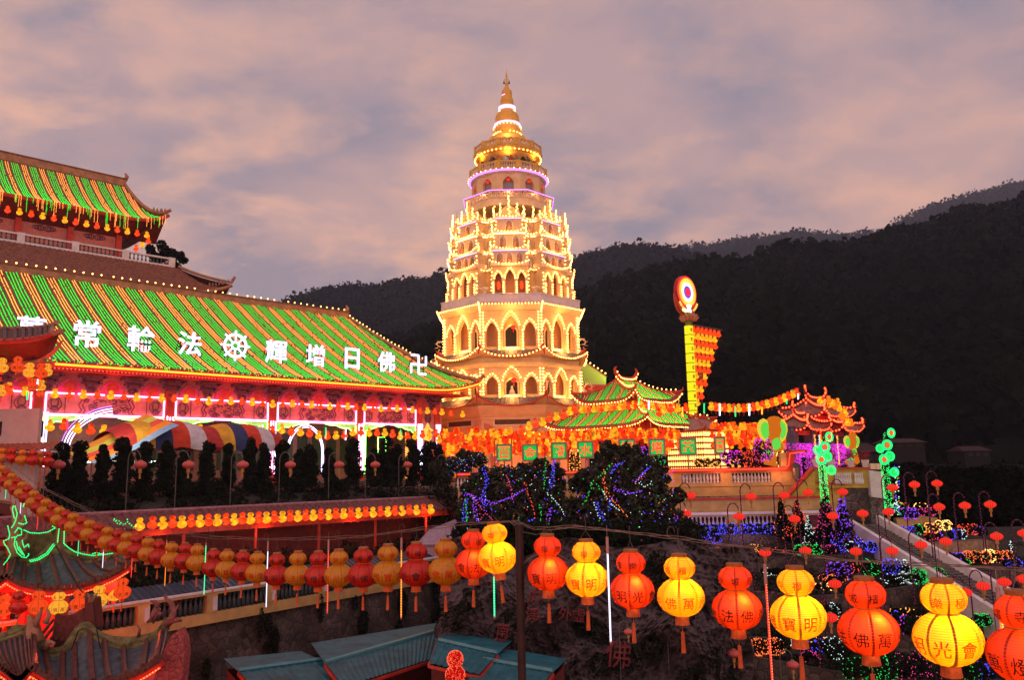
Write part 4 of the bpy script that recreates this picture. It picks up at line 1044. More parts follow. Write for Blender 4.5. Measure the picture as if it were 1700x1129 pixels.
for k in range(6): lampk('gallery_lamp', FT(k, 4.0, 6)(0, 0, zb2-.25), 22, (1, .50, .12), .15, pg)
balu(4.05, zb2+.55, zb2+1.4)
zd = zb2+.55
ringlathe('dome_tier', [(3.1, zd), (3.05, zd+1.3), (2.9, zq(245, 843)), (2.45, zq(235, 843)+.1), (1.9, zq(232, 843))], M_go, 40)
mb = MB()
for k in range(24): T = FT(k, 3.05, 24); mb.tube([T(-.33, .05, zq(243, 843)), T(-.2, .0, zq(247, 843)), T(0, -.03, zq(251, 843)), T(.2, .0, zq(247, 843)), T(.33, .05, zq(243, 843))], .06, 4)
mb.build('petal_band', mat('brown_petal', (.25, .08, .03), .6), pg)
Z = lambda py: zq(py, 842)
sp = [(1.9, 232), (1.55, 231), (1.5, 229), (1.85, 224), (1.82, 220), (1.65, 217), (1.5, 213), (1.45, 210), (1.48, 205), (1.52, 200), (1.42, 193), (1.15, 188), (.95, 185.5), (.98, 183), (.92, 178), (.80, 176), (.83, 171), (.80, 166), (.65, 161), (.62, 158), (.66, 154.5), (.60, 151), (.35, 147), (.22, 144), (.2, 140), (.24, 138), (.12, 135), (.10, 128), (.14, 126), (.05, 121), (.02, 115)]
ringlathe('golden_spire', [(r_, Z(y)) for r_, y in sp], M_gold, 32)
ringlathe('lilac_ring', [(1.5, Z(210)), (1.62, Z(210)), (1.62, Z(207.5)), (1.5, Z(207.5))], E_lilac); 
ringlathe('lilac_ring', [(.98, Z(184)), (1.08, Z(184)), (1.08, Z(178.5)), (.96, Z(178.5))], E_lilac)
mb = MB(); mb.tube([(.68*math.cos(t), .68*math.sin(t), Z(159.5)) for t in np.linspace(-2.6, -1.9, 8)], .05, 5); mb.build('lilac_tube', E_lilac, pg)
mb = MB(); mb.bulbs([(1.72*math.cos(t), 1.72*math.sin(t), Z(213)) for t in np.linspace(0, 2*PI, 24, endpoint=False)], .07); mb.bulbs([(1.75*math.cos(t), 1.75*math.sin(t), Z(226)) for t in list(np.linspace(3.4, 4.2, 5))+list(np.linspace(4.9, 6, 5))], .10)
mb.bulbs([(1.05*math.cos(t), 1.05*math.sin(t), Z(187)) for t in (-2.7, -2.5, -.7, -.5, -.35)], .08); mb.build('ring_bulb_string', E_bulb, pg)
mb = MB()
for sg in (-1, 1): mb.tube([(0, 0, Z(133)), (sg*.25, 0, Z(131)), (sg*.32, 0, Z(133.5))], .025, 4); mb.lathe([(.02, 0), (.08, -.1), (.1, -.4), (.0, -.42)], (sg*.32, 0, Z(133.5)), 8)
mb.build('hanging_bell', mat('dark_bronze', (.08, .04, .02), .5), pg)
for k in range(4): lampk('gallery_lamp', FT(k, 3.2, 4)(0, 0, Z(232)), 26, (1, .6, .3), .2, pg)
# round red lanterns hung in the doorways of the lower storeys
for i, (px, py, r_) in enumerate(((853, 631, .33), (852, 543, .28), (897, 548, .2))):
    p = at(px, py, PY-7.0); mb = MB(); mb.lathe([(.04, -r_*.8), (r_*.7, -r_*.6), (r_, 0), (r_*.7, r_*.6), (.04, r_*.8)], n=14); mb.tube([(0, 0, -r_*.8), (0, 0, -r_*2)], r_*.15, 4); mb.tube([(0, 0, r_*.8), (0, 0, r_*2.4)], .015, 4)
    tag(mb.build('round_lantern', em('round_red_lantern_glow', (1, .04, .02), 1.3), None, True, p), ['round red lantern hanging in the lowest front doorway of the pagoda', 'round red lantern hanging in the second storey doorway of the pagoda', 'small red lantern at the right arch of the pagoda second storey'][i], 'lantern', 'round lanterns in the pagoda doorways')
for k in (7, 0, 1): lamp('court_lamp', FT(k, 11.)(0, 0, .8), 420, (1, .25, .06), .8, pg)

# ================================================================== HILLS AND GROUND
def interp(tab, x):
    xs = [t[0] for t in tab]; return np.interp(x, xs, [t[1] for t in tab])
def hill(name, ridge, Yr, Yb, pyb, nx, nt_, m, mf, ncrown, rc, nl, seed, amp):
    g = np.random.default_rng(seed); x0, x1 = ridge[0][0], ridge[-1][0]
    px = np.linspace(x0, x1, nx+1); wob = np.interp(px, np.linspace(x0, x1, 60), g.normal(0, 1, 60))
    V = []
    for j in range(nt_+1):
        t = j/nt_
        for i, p in enumerate(px):
            a = at(p, pyb, Yb); b = at(p, interp(ridge, p), Yr); q = a.lerp(b, t)
            q.z += amp*math.sin(t*PI)*(wob[i]*.5+.3*math.sin(p*.02+t*5+seed)); q.y += amp*1.2*math.sin(t*PI)*math.sin(p*.013+t*3)
            V.append(q)
    for p in px: b = at(p, interp(ridge, p), Yr); V.append(Vector((b.x*1.25, b.y*1.3, -20)))
    Fc = []
    for j in range(nt_+1):
        for i in range(nx): a = j*(nx+1)+i; Fc.append((a, a+1, a+nx+2, a+nx+1))
    o = npmesh(name, [tuple(v) for v in V], Fc, m); struct(o)
    # forest standing on it
    VV = np.array([tuple(v) for v in V]).reshape(nt_+2, nx+1, 3)
    tt = g.uniform(.0, 1, ncrown)**.55*nt_; ii = g.uniform(0, nx-.001, ncrown)
    tt[:ncrown//6] = nt_-g.uniform(0, .4, ncrown//6)
    j0 = np.minimum(tt.astype(int), nt_-1); i0 = ii.astype(int); ft = (tt-j0)[:, None]; fi = (ii-i0)[:, None]
    P = (VV[j0, i0]*(1-fi)+VV[j0, i0+1]*fi)*(1-ft)+(VV[j0+1, i0]*(1-fi)+VV[j0+1, i0+1]*fi)*ft
    R = rc*g.uniform(.5, 1.3, ncrown)*(g.random(ncrown)**3*.9+.75); P[:, 2] += R*.25
    n = ncrown*nl; idx = np.repeat(np.arange(ncrown), nl)
    d = g.normal(size=(n, 3)); d[:, 2] = np.abs(d[:, 2])*.9-.25; d /= np.linalg.norm(d, axis=1)[:, None]
    Q = P[idx]+d*R[idx][:, None]*g.uniform(.6, 1.1, (n, 1))*np.array([1, 1, .8])
    a = g.normal(size=(n, 3)); a /= np.linalg.norm(a, axis=1)[:, None]; b = np.cross(a, g.normal(size=(n, 3))); b /= np.linalg.norm(b, axis=1)[:, None]
    s = (R[idx]*.165)[:, None]*g.uniform(.5, 1.3, (n, 1))
    Vq = np.stack([Q-a*s, Q-b*s, Q+a*s, Q+b*s], 1).reshape(-1, 3)
    f = npmesh('forest', Vq, np.arange(4*n).reshape(-1, 4), mf)
    return f
far = [(820, 470), (900, 452), (985, 424), (1060, 410), (1110, 413), (1170, 410), (1240, 397), (1320, 386), (1400, 391), (1470, 384), (1500, 364), (1560, 339), (1620, 320), (1700, 299), (1830, 262)]
mid = [(300, 545), (420, 520), (490, 501), (530, 484), (570, 474), (610, 481), (650, 474), (690, 468), (720, 463), (745, 455), (850, 446), (955, 434), (1010, 417), (1060, 409), (1110, 414), (1150, 428), (1250, 445), (1420, 480)]
near = [(540, 600), (600, 585), (700, 560), (830, 530), (960, 500), (1050, 470), (1085, 456), (1130, 446), (1200, 444), (1260, 434), (1320, 419), (1400, 410), (1480, 398), (1560, 374), (1620, 354), (1700, 339), (1850, 304)]
far = [(a, b+7) for a, b in far]; mid = [(a, b+9) for a, b in mid]; near = [(a, b+15) for a, b in near]
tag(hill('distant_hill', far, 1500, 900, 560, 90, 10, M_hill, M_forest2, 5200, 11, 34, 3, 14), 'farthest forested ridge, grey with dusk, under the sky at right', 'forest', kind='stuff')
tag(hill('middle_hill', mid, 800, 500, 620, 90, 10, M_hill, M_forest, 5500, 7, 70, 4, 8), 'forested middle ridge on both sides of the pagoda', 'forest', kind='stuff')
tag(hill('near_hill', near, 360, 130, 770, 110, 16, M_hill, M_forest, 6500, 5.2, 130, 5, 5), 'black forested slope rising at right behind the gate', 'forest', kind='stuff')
mb = MB(); mb.grid(lambda x, y: ((x-.5)*4600, -40+y*2300, -15+0*x), 8, 8); struct(mb.build('ground', M_soil))
# courtyard slab
def slab(name, pts, z, zb, m):
    mb = MB(); n = len(pts); fl = [(p[0], p[1], z) for p in pts]+[(p[0], p[1], zb) for p in pts]
    mb.add(fl, [tuple(range(n))[::-1] if False else tuple(range(n))]+[(i, (i+1) % n, n+(i+1) % n, n+i) for i in range(n)]); return struct(mb.build(name, m))
A_ = hw(-45, -9.5, 0); B_ = hw(19.5, -9.5, 0); tl = at(925, 800, 56); tr = at(1330, 800, 56)
slab('courtyard', [(A_.x, A_.y), (B_.x, B_.y), (tl.x, 56.2), (tr.x, 56.2), (tr.x+2, 66), (tr.x+5, 80), (tr.x+8, 128), (-90, 128)], -1.36, -14, M_path)
# garden bed sloping to the tiled wall
mb = MB(); mb.grid(lambda a, b: tuple(hw(-30+a*50, -9.45-b*6.5, -1.3-1.9*b+.15*math.sin(a*40)*math.sin(b*3))), 60, 6); struct(mb.build('garden_bed', M_soil))

# ================================================================== SHRUBS, HEDGE, PINK LANTERN POSTS
def leafy(name, centers, radii, n, size, m, parent=None, seed=0, flat=1.):
    V, Fc = leaves(centers, radii, n, size, seed, flat); return npmesh(name, V, Fc, m, parent)
sx_ = [97, 128, 169, 203, 238, 275, 303, 342, 379, 413, 437, 467, 495, 514, 545, 586, 620, 639, 659, 685, 709, 728]
pos_txt = ['by the white wall', 'second from the white wall', 'third from the white wall']
for i, px in enumerate(sx_):
    g = random.Random(i+40); b = hl(px, 806, -8.6); p = hw(b[0], -8.6, -1.3); Yp = p.y; s = Yp/F
    top = hl(px, 734+g.uniform(-6, 14), -8.6)[2]; H = top+1.3; R = g.uniform(11, 16.5)*s*(1.15 if px < 300 else .95)
    t = thing('topiary_shrub', 'dark clipped columnar shrub, %s from the left in the row before the hall' % ordn(i), 'shrub', p, 0, 'columnar shrubs along the courtyard edge')
    cs, rs = [], []
    for k in range(9):
        f = k/8; w_ = R*(.55+.45*math.sin(PI*min(1, f*1.1)))*(1 if abs(f-.5) > .09 else .7)*g.uniform(.8, 1.1)
        cs.append((g.uniform(-.2, .2)*R, g.uniform(-.2, .2)*R, H*(.06+.86*f))); rs.append((w_, w_, H*.12))
    for k in range(7): f = g.uniform(.2, .97); a = g.uniform(0, 6.3); cs.append((R*.62*math.cos(a), R*.62*math.sin(a), H*f)); rs.append((R*.34, R*.34, R*.5))
    leafy('foliage', cs, rs, 3600, .095, M_leaf, t, i)
    mb = MB(); mb.tube([(0, 0, 0), (.03, 0, H*.5), (0, .02, H*.85)], [.07, .05, .02], 6); mb.build('trunk', M_trunk, t)
# low hedge clumps in the bed
cs, rs = [], []
g = random.Random(3)
for i in range(260):
    u = g.uniform(-12, 19.5); v = -g.uniform(9.2, 15.6); z = -1.3-1.9*(-v-9.45)/6.5
    r_ = g.uniform(.25, .6); cs.append(tuple(hw(u, v, z+r_*.3))); rs.append((r_, r_, r_*.7))
tag(leafy('ground_cover', cs, rs, 26000, .085, M_leaf, None, 77), 'dark ground cover filling the sloping bed below the courtyard', 'ground cover', kind='stuff')
for i, (px, py, w_) in enumerate(((125, 822, 60), (185, 822, 60), (245, 826, 50), (300, 822, 44), (345, 822, 50), (430, 818, 60), (500, 815, 55), (560, 812, 40), (640, 810, 50), (720, 806, 55))):
    v = -10.2; q = hl(px, py, v); p = hw(q[0], v, -1.45); R = w_*p.y/F/2
    c = [(g.uniform(-R*.7, R*.7), g.uniform(-.3, .3), g.uniform(.3, .75)) for _ in range(8)]; t = leafy('hedge_clump', c, [(R*.45, .45, .45)]*8, 2600, .08, M_leaf, None, 300+i)
    t.location = p; tag(t, 'low dark rounded hedge clump, %s from the left under the columnar shrubs' % ordn(i), 'hedge', 'low hedge clumps')
mb = MB(); mb.box((-20, -9.7, -2.2), (19.5, -9.5, -1.1)); t = mb.build('planter_wall', mat('terracotta_planter', (.24, .10, .07), .8, .3)); t.location = O0; t.rotation_euler = (0, 0, RZ)
tag(t, 'low terracotta planter wall behind the hedge clumps', 'wall')
cs = []
for i in range(120): f = g.random(); q = hw(19.3, -9.6, 0).lerp(Vector((tl.x, 56.2, 0)), f); cs.append((q.x+g.uniform(-.3, 1.2), q.y-g.uniform(.2, 1.6), -1.5-g.uniform(-.5, 3.2)))
for i in range(70): f = g.random(); q = hw(-12+30*f, -9.55, 0); cs.append((q.x, q.y, -1.5+g.uniform(-.5, .25)))
tag(leafy('bank_planting', cs, [(.7, .6, .55)]*190, 22000, .09, M_leaf, None, 91), 'dark planting along the courtyard edge between the hall garden and the trees', 'ground cover', kind='stuff')
# round ribbed lanterns on crook posts
def palace(name, R, m, tassel):
    mb = MB(); n = 32; vs = []; fs = []
    for j in range(13):
        a = -PI/2+PI*j/12
        for k in range(n):
            rr_ = R*max(.16, math.cos(a))*(1+.035*(k % 2)); vs.append((rr_*math.cos(2*PI*k/n), rr_*math.sin(2*PI*k/n), .66*R*math.sin(a)))
    for j in range(12):
        for k in range(n): fs.append((j*n+k, j*n+(k+1) % n, (j+1)*n+(k+1) % n, (j+1)*n+k))
    mb.add(vs, fs); g_ = mb.build(name, m, None, True); return g_
M_pinkl = mat('unlit_pink_lantern_cloth', (.50, .09, .09), .6, .15)
E_round = em('lit_round_lantern_cloth', (1, .034, .020), 1.05)
nt = E_round.node_tree; e_ = [n for n in nt.nodes if n.type == 'EMISSION'][0]; tc = nd(nt, 'ShaderNodeTexCoord'); gr = nd(nt, 'ShaderNodeTexGradient', gradient_type='RADIAL'); nt.links.new(tc.outputs['Object'], gr.inputs[0])
mu = nd(nt, 'ShaderNodeMath', operation='MULTIPLY', inp={1: 2*PI*16}); nt.links.new(gr.outputs['Fac'], mu.inputs[0]); sn = nd(nt, 'ShaderNodeMath', operation='SINE'); nt.links.new(mu.outputs[0], sn.inputs[0])
mr = nd(nt, 'ShaderNodeMapRange', inp={1: -1., 2: .4, 3: .62, 4: 1.1}); nt.links.new(sn.outputs[0], mr.inputs[0])  # seam lines and rib shading put into the emission strength
sp = nd(nt, 'ShaderNodeSeparateXYZ'); nt.links.new(tc.outputs['Object'], sp.inputs[0]); mz = nd(nt, 'ShaderNodeMapRange', inp={1: -.18, 2: .02, 3: .72, 4: 1.05}); nt.links.new(sp.outputs[2], mz.inputs[0])
mm = nd(nt, 'ShaderNodeMath', operation='MULTIPLY'); nt.links.new(mr.outputs[0], mm.inputs[0]); nt.links.new(mz.outputs[0], mm.inputs[1]); nt.links.new(mm.outputs[0], e_.inputs[1])
M_brass = mat('gold_tassel', (.45, .22, .05), .6, .3, 8)
def make_crook(lit, R=.27, side=1, H=3.4, drop=.45, span=.55):
    t = thing('crook_post_lantern', 'x', 'lantern post', (0, 0, 0))
    # lantern centre at local origin + (0,0,0); post stands beside it
    mb = MB(); x = -span*side
    P = [(x, 0, -H), (x, 0, drop*.6)]+[(x+side*span/2*(1-math.cos(a)), 0, drop*.6+.32*math.sin(a)*1.2) for a in np.linspace(.25, PI*.93, 9)]
    mb.tube(P, .028 if lit else .02, 6); mb.tube([P[-1], (0, 0, R*.7)], .008, 4); mb.build('post', M_metal if not lit else M_black, t)
    g_ = palace('shade', R, E_round if lit else M_pinkl, 1); g_.parent = t
    mb = MB(); mb.lathe([(R*.3, -.03), (R*.3, .03)], (0, 0, R*.68), 10); mb.lathe([(R*.3, -.03), (R*.3, .03)], (0, 0, -R*.68), 10); mb.lathe([(R*.26, 0), (R*.3, -.16)], (0, 0, -R*.72), 10); mb.tube([(0, 0, -R*.7-.16), (0, 0, -R*.7-.42)], [.03, .05], 5); mb.build('gold_tassel', M_brass, t)
    if lit:
        mb = MB(); mb.bulbs([(p[0]+.04*math.sin(i*2.1), p[1]-.035, p[2]) for i, p in enumerate(line_pts(P[:], .15, .008))], .021); mb.build('pink_bulb_wrap', em('magenta_wrap_bulb', (.75, .03, .24), .75, False), t)
    return t
ck = {}
def crook(px, py, Y, lit, label, group, rpx=None, side=1, H=3.4):
    p = at(px, py, Y); k = (lit, side, round(H, 1))
    R0 = .27
    if k not in ck: ck[k] = make_crook(lit, R0, side, H); t = ck[k]; t.location = p; tag(t, label, None, group)
    else: t = dup(ck[k], label, p, group)
    if rpx: 
        f = rpx*mpp(Y)/R0; t.scale = (f, f, f)
    return t
for i, px in enumerate((97, 233, 313, 403, 482, 563, 623, 677, 740)):
    q = hl(px, 772, -13.5); p = hw(q[0], -13.5, 0)
    crook(px, 772, p.y, False, 'unlit pink round lantern on a thin crook post, %s from the left before the shrubs' % ordn(i), 'unlit pink lanterns on crook posts', rpx=(10.5, 10, 9.7, 9.2, 8.6, 8.2, 7.9, 7.2, 6.8)[i], H=2.9)

BZ = -5.6
b0 = onz = lambda px, py, z: ray(px, py)*(z/ray(px, py).z)
# ================================================================== TILED WALL WITH LANTERN ROW
cp = [hl(px, py, -16.) for px, py in ((190, 861), (400, 850), (600, 840), (752, 831))]
zc0 = sum(c[2] for c in cp)/4; uA, uB = cp[0][0]-6, cp[-1][0]
t = thing('tiled_gallery', 'long low gallery with red tiled pent roof below the garden bed', 'gallery', hw(0, -16, 0), RZ)
mb = MB()
mb.grid(lambda a, b: (uA+(uB-uA)*a, -1.1+b*1.9, zc0-.55+.75*b+.12*max(0, math.cos(2*PI*(uA+(uB-uA)*a)/.44))), 110*6, 3); mb.build('tiled_slope', mat('old_red_tile', (.17, .055, .055), .6, .5, 6, .4), t)
mb = MB(); mb.tube([(uA, .85, zc0+.25), (uB, .85, zc0+.25)], .13, 6)
for u in np.arange(uA, uB, .44): mb.lathe([(.0, -.02), (.07, 0), (.07, .02)], n=6, T=lambda x, y, z, u=u: (u+x, -1.14-z, zc0-.52+y))
mb.build('tile_ends', mat('pale_tile_end', (.30, .14, .16), .6, .3), t)
mb = MB(); mb.box((uA, -1.0, zc0-.95), (uB, -.7, zc0-.62)); mb.box((uA, 1.2, zc0-5), (uB, 1.5, zc0-.1)); mb.build('red_beam', M_redp, t)
mb = MB()
for u in list(np.arange(uA+1, uB-1, 4.2))+[uB-.6]: mb.tube([(u, -.8, zc0-4.2), (u, -.8, zc0-.9)], .09, 6)
mb.build('pillar', M_redp, t)
mb = MB(); mb.box((uA, 1.1, zc0-4.4), (uB, 1.19, zc0-1.)); mb.build('rear_wall', M_reddk, t)
mb = MB(); mb.box((uB+.02, -.5, zc0-3.6), (uB+.4, .0, zc0+.3)); mb.box((uB-.1, -.62, zc0-.1), (uB+.52, .12, zc0+.05)); t2 = mb.build('stone_newel', M_white, t)
lrow = [(234, 875), (247, 877), (260, 875.5), (273, 876), (286, 874)]
for i in range(37):
    px = 232+ (715-232)*((i/36)**.88); py = 875-(px-232)*(875-849)/(715-232)
    if 26 < i < 28: pass
    q = hl(px, py+ (0 if i % 2 else 1), -17.0); c = 'y' if i % 2 == 0 else 'r'
    gourd_small(c, hw(q[0], -17.0, q[2]+.05), 'lit %s gourd lantern, %s from the left along the tiled gallery' % (CN[c], ordn(i)), 'lit gourd lanterns along the tiled gallery', 1.0)
for u in np.arange(uA+2, uB, 6): lamp('gallery_lamp', (u, -1.3, zc0-1.2), 50, (1, .2, .05), .2, t)
# dim plants and a pale shed roof under the gallery
cs = []; g = random.Random(8)
for i in range(150): u = g.uniform(uA, uB+4); v = -17.3-g.uniform(0, 2.2); cs.append(tuple(hw(u, v, zc0-2.5-g.uniform(0, 2.6))))
tag(leafy('undergrowth', cs, [.75]*150, 24000, .11, M_leaf, None, 12), 'dim undergrowth between the tiled gallery and the blue tiled wall', 'ground cover', kind='stuff')
qa, qb = onz(60, 1025, BZ), onz(735, 924, BZ)
n_ = Vector((-(qb-qa).y, (qb-qa).x, 0)).normalized()*1.2
slab('lower_bank', [tuple(hw(-30, -9.6, 0))[:2], tuple(qa-(qb-qa)*.2+n_)[:2], tuple(qb+n_)[:2], tuple(hw(24, -16.5, 0))[:2], tuple(hw(24, -9.6, 0))[:2]], -7.6, -14, M_soil)
# white marquee roof right of the gallery end
mb = MB(); a = at(700, 892, 55); b = at(757, 862, 57); c = at(760, 900, 53)
p0, p1, p2, p3 = at(712, 880, 54), at(757, 862, 56), at(765, 905, 54), at(690, 905, 52.5)
mb.add([p0, p1, p2, p3, p0+Vector((0, 4, -.5)), p1+Vector((0, 3, -.5))], [(3, 2, 1, 0), (0, 1, 5, 4)]); mb.box(tuple(at(692, 905, 52.6)-Vector((0, 0, 2))), tuple(at(764, 905, 54.5))); tag(mb.build('marquee', mat('lilac_canvas', (.34, .24, .30), .8, .15)), 'pale lilac canvas marquee right of the gallery end', 'marquee')

# ================================================================== BLUE TILED BALUSTRADE WALL
q0, q1 = b0(60, 1025, BZ), b0(735, 924, BZ); D_ = (q1-q0); Ln = D_.length; ang = math.atan2(D_.y, D_.x)
t = thing('balustrade_wall', 'yellow balustrade wall capped with dark blue tiles above the rubble wall', 'wall', q0, ang)
mb = MB(); mb.box((-6, -.12, -.06), (Ln, .25, .02)); mb.build('white_coping', M_white, t)
mb = MB(); mb.box((-6, -.05, -1.5), (Ln, .3, -1.0)); mb.box((-6, -.05, -.18), (Ln, .3, -.065))
for x in np.arange(-6, Ln, 3.4): mb.box((x, -.08, -1.0), (x+.55, .28, -.18))
mb.build('yellow_frame', M_yel, t)
mb = MB()
for x in np.arange(-5.9, Ln, .26):
    if (x+6) % 3.4 > .6: mb.lathe([(.06, -1.0), (.11, -.85), (.11, -.65), (.05, -.4), (.09, -.19)], (x, .1, 0), 7)
mb.build('baluster_row', mat('dark_glazed_baluster', (.03, .045, .05), .4, .3), t)
mb = MB(); mb.grid(lambda a, b: (-6+(Ln+6)*a, .2+.95*b, .02+.42*b+.06*max(0, math.cos(2*PI*(-6+(Ln+6)*a)/.3))), int(Ln/.3)*4, 2); mb.build('blue_tiles', M_blue, t)
mb = MB()
for x in np.arange(-5.7, Ln, 3.4): mb.box((x, -.10, -.92), (x+.24, -.079, -.3))
mb.build('white_inset', M_white, t)
mb = MB(); mb.grid(lambda a, b: (-8+(Ln+9)*a, .25-.9*b+.12*math.sin(a*60+b*4)*math.sin(b*9), -1.5-7*b), 90, 16, flip=True); tag(mb.build('rubble_retaining_wall', M_rubble, t), 'x'); bpy.data.objects['rubble_retaining_wall'].pop('label')
cs = []; rs = []; g = random.Random(5)     # vines creeping down the wall
for i in range(46):
    x = g.choice((0, 1, 2, 3, 4, 5, 6, 7))*3.1+g.gauss(5, .35); z = -1.6-abs(g.gauss(0, 2.0)); cs.append((x, .1-.9*(-z-1.5)/7-.1, z)); rs.append((g.uniform(.15, .35), .12, g.uniform(.4, .9)))
leafy('creeper', cs, rs, 9000, .07, M_leaf, t, 61)
for i in range(90): rs
cs = [(g.uniform(-2, Ln), .35, -1.25-g.uniform(0, .5)) for _ in range(90)]
# planting bed behind the blue tiles
cs = [(g.uniform(-4, Ln-2), g.uniform(1.5, 2.6), .15+g.uniform(-.3, .4)) for _ in range(70)]
leafy('flower_bed', cs, [.55]*70, 9000, .09, M_leaf2, t, 62)
lamp('garden_lamp', (12, 3.5, 2.2), 40, (1, .7, .5), .3, t)

# ================================================================== ROCK FACE WITH CARVED CHARACTERS
mb = MB()
def rock(a, b):
    px = 730+a*520; py = 905+b*290; Y = 37-b*6+2.6*noise.noise((a*3.1, b*2, 1))+1.3*noise.noise((a*8, b*5, 4))+.7*abs(noise.noise((a*21, b*13, 7)))+.5*abs(noise.noise((a*48, b*27, 2)))+.25*noise.noise((a*110, b*60, 5)); py += 26*noise.noise((a*6, b*2, 9)); px += 20*noise.noise((a*2, b*7, 3))
    return tuple(at(px, py, Y))
mb.grid(rock, 220, 130, flip=True)
M_rock = mat('weathered_rock', (.085, .058, .062), .95, .7, 1.1, .7, col2=(.018, .014, .014))
ro = mb.build('rock_face', M_rock); tag(ro, 'dark weathered rock face carved with red characters', 'rock')
def carve(px, py, hpx, ch, tilt=0.):
    a = (px-730)/520; b = (py-905)/290; p = Vector(rock(a, b)); Y = p.y-.35; p = at(px, py, Y); s_ = hpx*mpp(Y); mb = MB()
    ct, st = math.cos(tilt), math.sin(tilt)
    add_glyph(mb, ch, s_, lambda x, y, z: (x*ct-z*st, y, x*st+z*ct), .30, .0)
    o = mb.build('carved_character', mat('faded_red_carving', (.15, .02, .022), .9, .6, 9, col2=(.08, .02, .02)), ro); o.matrix_parent_inverse = Matrix(); o.location = p
for a in ((887, 990, 21, '府'), (884, 1020, 22, '淨'), (938, 1018, 21, '外'), (959, 1020, 21, '虛'), (835, 1045, 20, '南'), (830, 1068, 20, '無'), (1025, 1085, 40, '佛')): carve(*a, tilt=-.12)
mb = MB(); p = at(1025, 1100, 30)
cs = [(rock(g.uniform(.0, 1), g.uniform(.0, .95))) for _ in range(30)]; cs = [(c[0], c[1]-.3, c[2]) for c in cs]
tag(leafy('rock_plants', cs, [.5]*30, 5000, .08, M_leaf, None, 5), 'tufts of small dark plants growing on the carved rock face', 'plants', kind='stuff')
# ================================================================== TEAL SHEET ROOFS (bottom)
def shed(rL, rR, eL, eR, Yr, Ye, label, back=True):
    R0, R1, E0, E1 = at(*rL, Yr[0]), at(*rR, Yr[1]), at(*eL, Ye[0]), at(*eR, Ye[1])
    o = (E0+E1)/2; o.z = -12
    t = thing('sheet_roof_shed', label, 'shed', o, 0, 'sheet roofed sheds in the hollow'); n = max(4, int((R1-R0).length/.28))
    mb = MB()
    def fn(a, b): p = R0.lerp(R1, a).lerp(E0.lerp(E1, a), 1-b)-o; return (p.x, p.y, p.z+.04*max(0, math.cos(2*PI*a*n)))
    mb.grid(fn, n*4, 3); mb.build('corrugated_sheet', M_teal, t)
    B0, B1 = R0+(R0-E0)*1.0, R1+(R1-E1)*1.0; B0.z = E0.z; B1.z = E1.z
    mb = MB(); mb.add([R0-o, R1-o, B1-o, B0-o], [(0, 1, 2, 3)]); mb.build('rear_sheet', M_teal, t)
    mb = MB(); mb.tube([R0-o+Vector((0, 0, .05)), R1-o+Vector((0, 0, .05))], .09, 5); mb.build('ridge_cap', mat('light_teal_cap', (.08, .22, .25), .5, .2), t)
    mb = MB(); mb.tube([E0-o+Vector((0, 0, -.1)), E1-o+Vector((0, 0, -.1))], .07, 4); mb.tube([E1-o+Vector((0, 0, -.1)), R1-o+Vector((0, 0, -.08))], .07, 4); mb.tube([E0-o+Vector((0, 0, -.1)), R0-o+Vector((0, 0, -.08))], .07, 4); mb.build('red_bargeboard', M_redp, t)
    c = [(E0.lerp(B0, .12)-o), (E1.lerp(B1, .12)-o), (E1.lerp(B1, .88)-o), (E0.lerp(B0, .88)-o)]; zt = min(x.z for x in c)-.1
    mb = MB(); mb.add([(x.x, x.y, 0) for x in c]+[(x.x, x.y, zt) for x in c], [(0, 1, 5, 4), (1, 2, 6, 5), (2, 3, 7, 6), (3, 0, 4, 7)]); mb.build('wall', M_reddk, t)
shed((396, 1116), (533, 1097), (425, 1150), (572, 1131), (31, 33), (28.5, 30.5), 'low teal corrugated roof at the left of the hollow')
shed((540, 1103), (745, 1044), (570, 1142), (730, 1090), (31.5, 37), (28, 33.2), 'long teal corrugated roof rising to the right above the others')
shed((728, 1065), (826, 1087), (712, 1102), (797, 1121), (31.8, 30.8), (29, 28.2), 'short teal corrugated roof behind the glowing red gourd ornament')
shed((802, 1097), (918, 1117), (775, 1135), (890, 1155), (30.2, 29.2), (27.6, 26.8), 'teal corrugated roof behind the dark post at the bottom')
# glowing red gourd ornament
t = thing('gourd_ornament', 'glowing red gourd shaped ornament wrapped in tiny bulbs at the bottom edge', 'ornament', at(756, 1150, 24))
zb = at(756, 1150, 24).z
for cy_, r_, nm in ((1095, 13.5, 'upper_bulb'), (1122, 16.5, 'middle_bulb'), (1150, 20, 'lower_bulb')):
    c = at(756, cy_, 24); R_ = r_*mpp(24); mb = MB()
    mb.lathe([(R_*math.cos(a)*.9+.001, R_*.95*math.sin(a)) for a in np.linspace(-PI/2, PI/2, 9)], (0, 0, c.z-zb), 14)
    mb.build(nm, em('red_gourd_glow', (1, .012, .008), .55, True, 30), t); mb = MB(); B_ = []
    for i in range(330): a = rnd.uniform(0, 2*PI); b = math.asin(rnd.uniform(-1, 1)); B_.append((R_*math.cos(a)*math.cos(b)*.95, R_*math.sin(a)*math.cos(b)*.95, c.z-zb+R_*math.sin(b)*.98))
    mb.bulbs(B_, .014); mb.build('bulb_wrap', em('red_gourd_bulb', (1, .12, .05), 1.5, False), t)

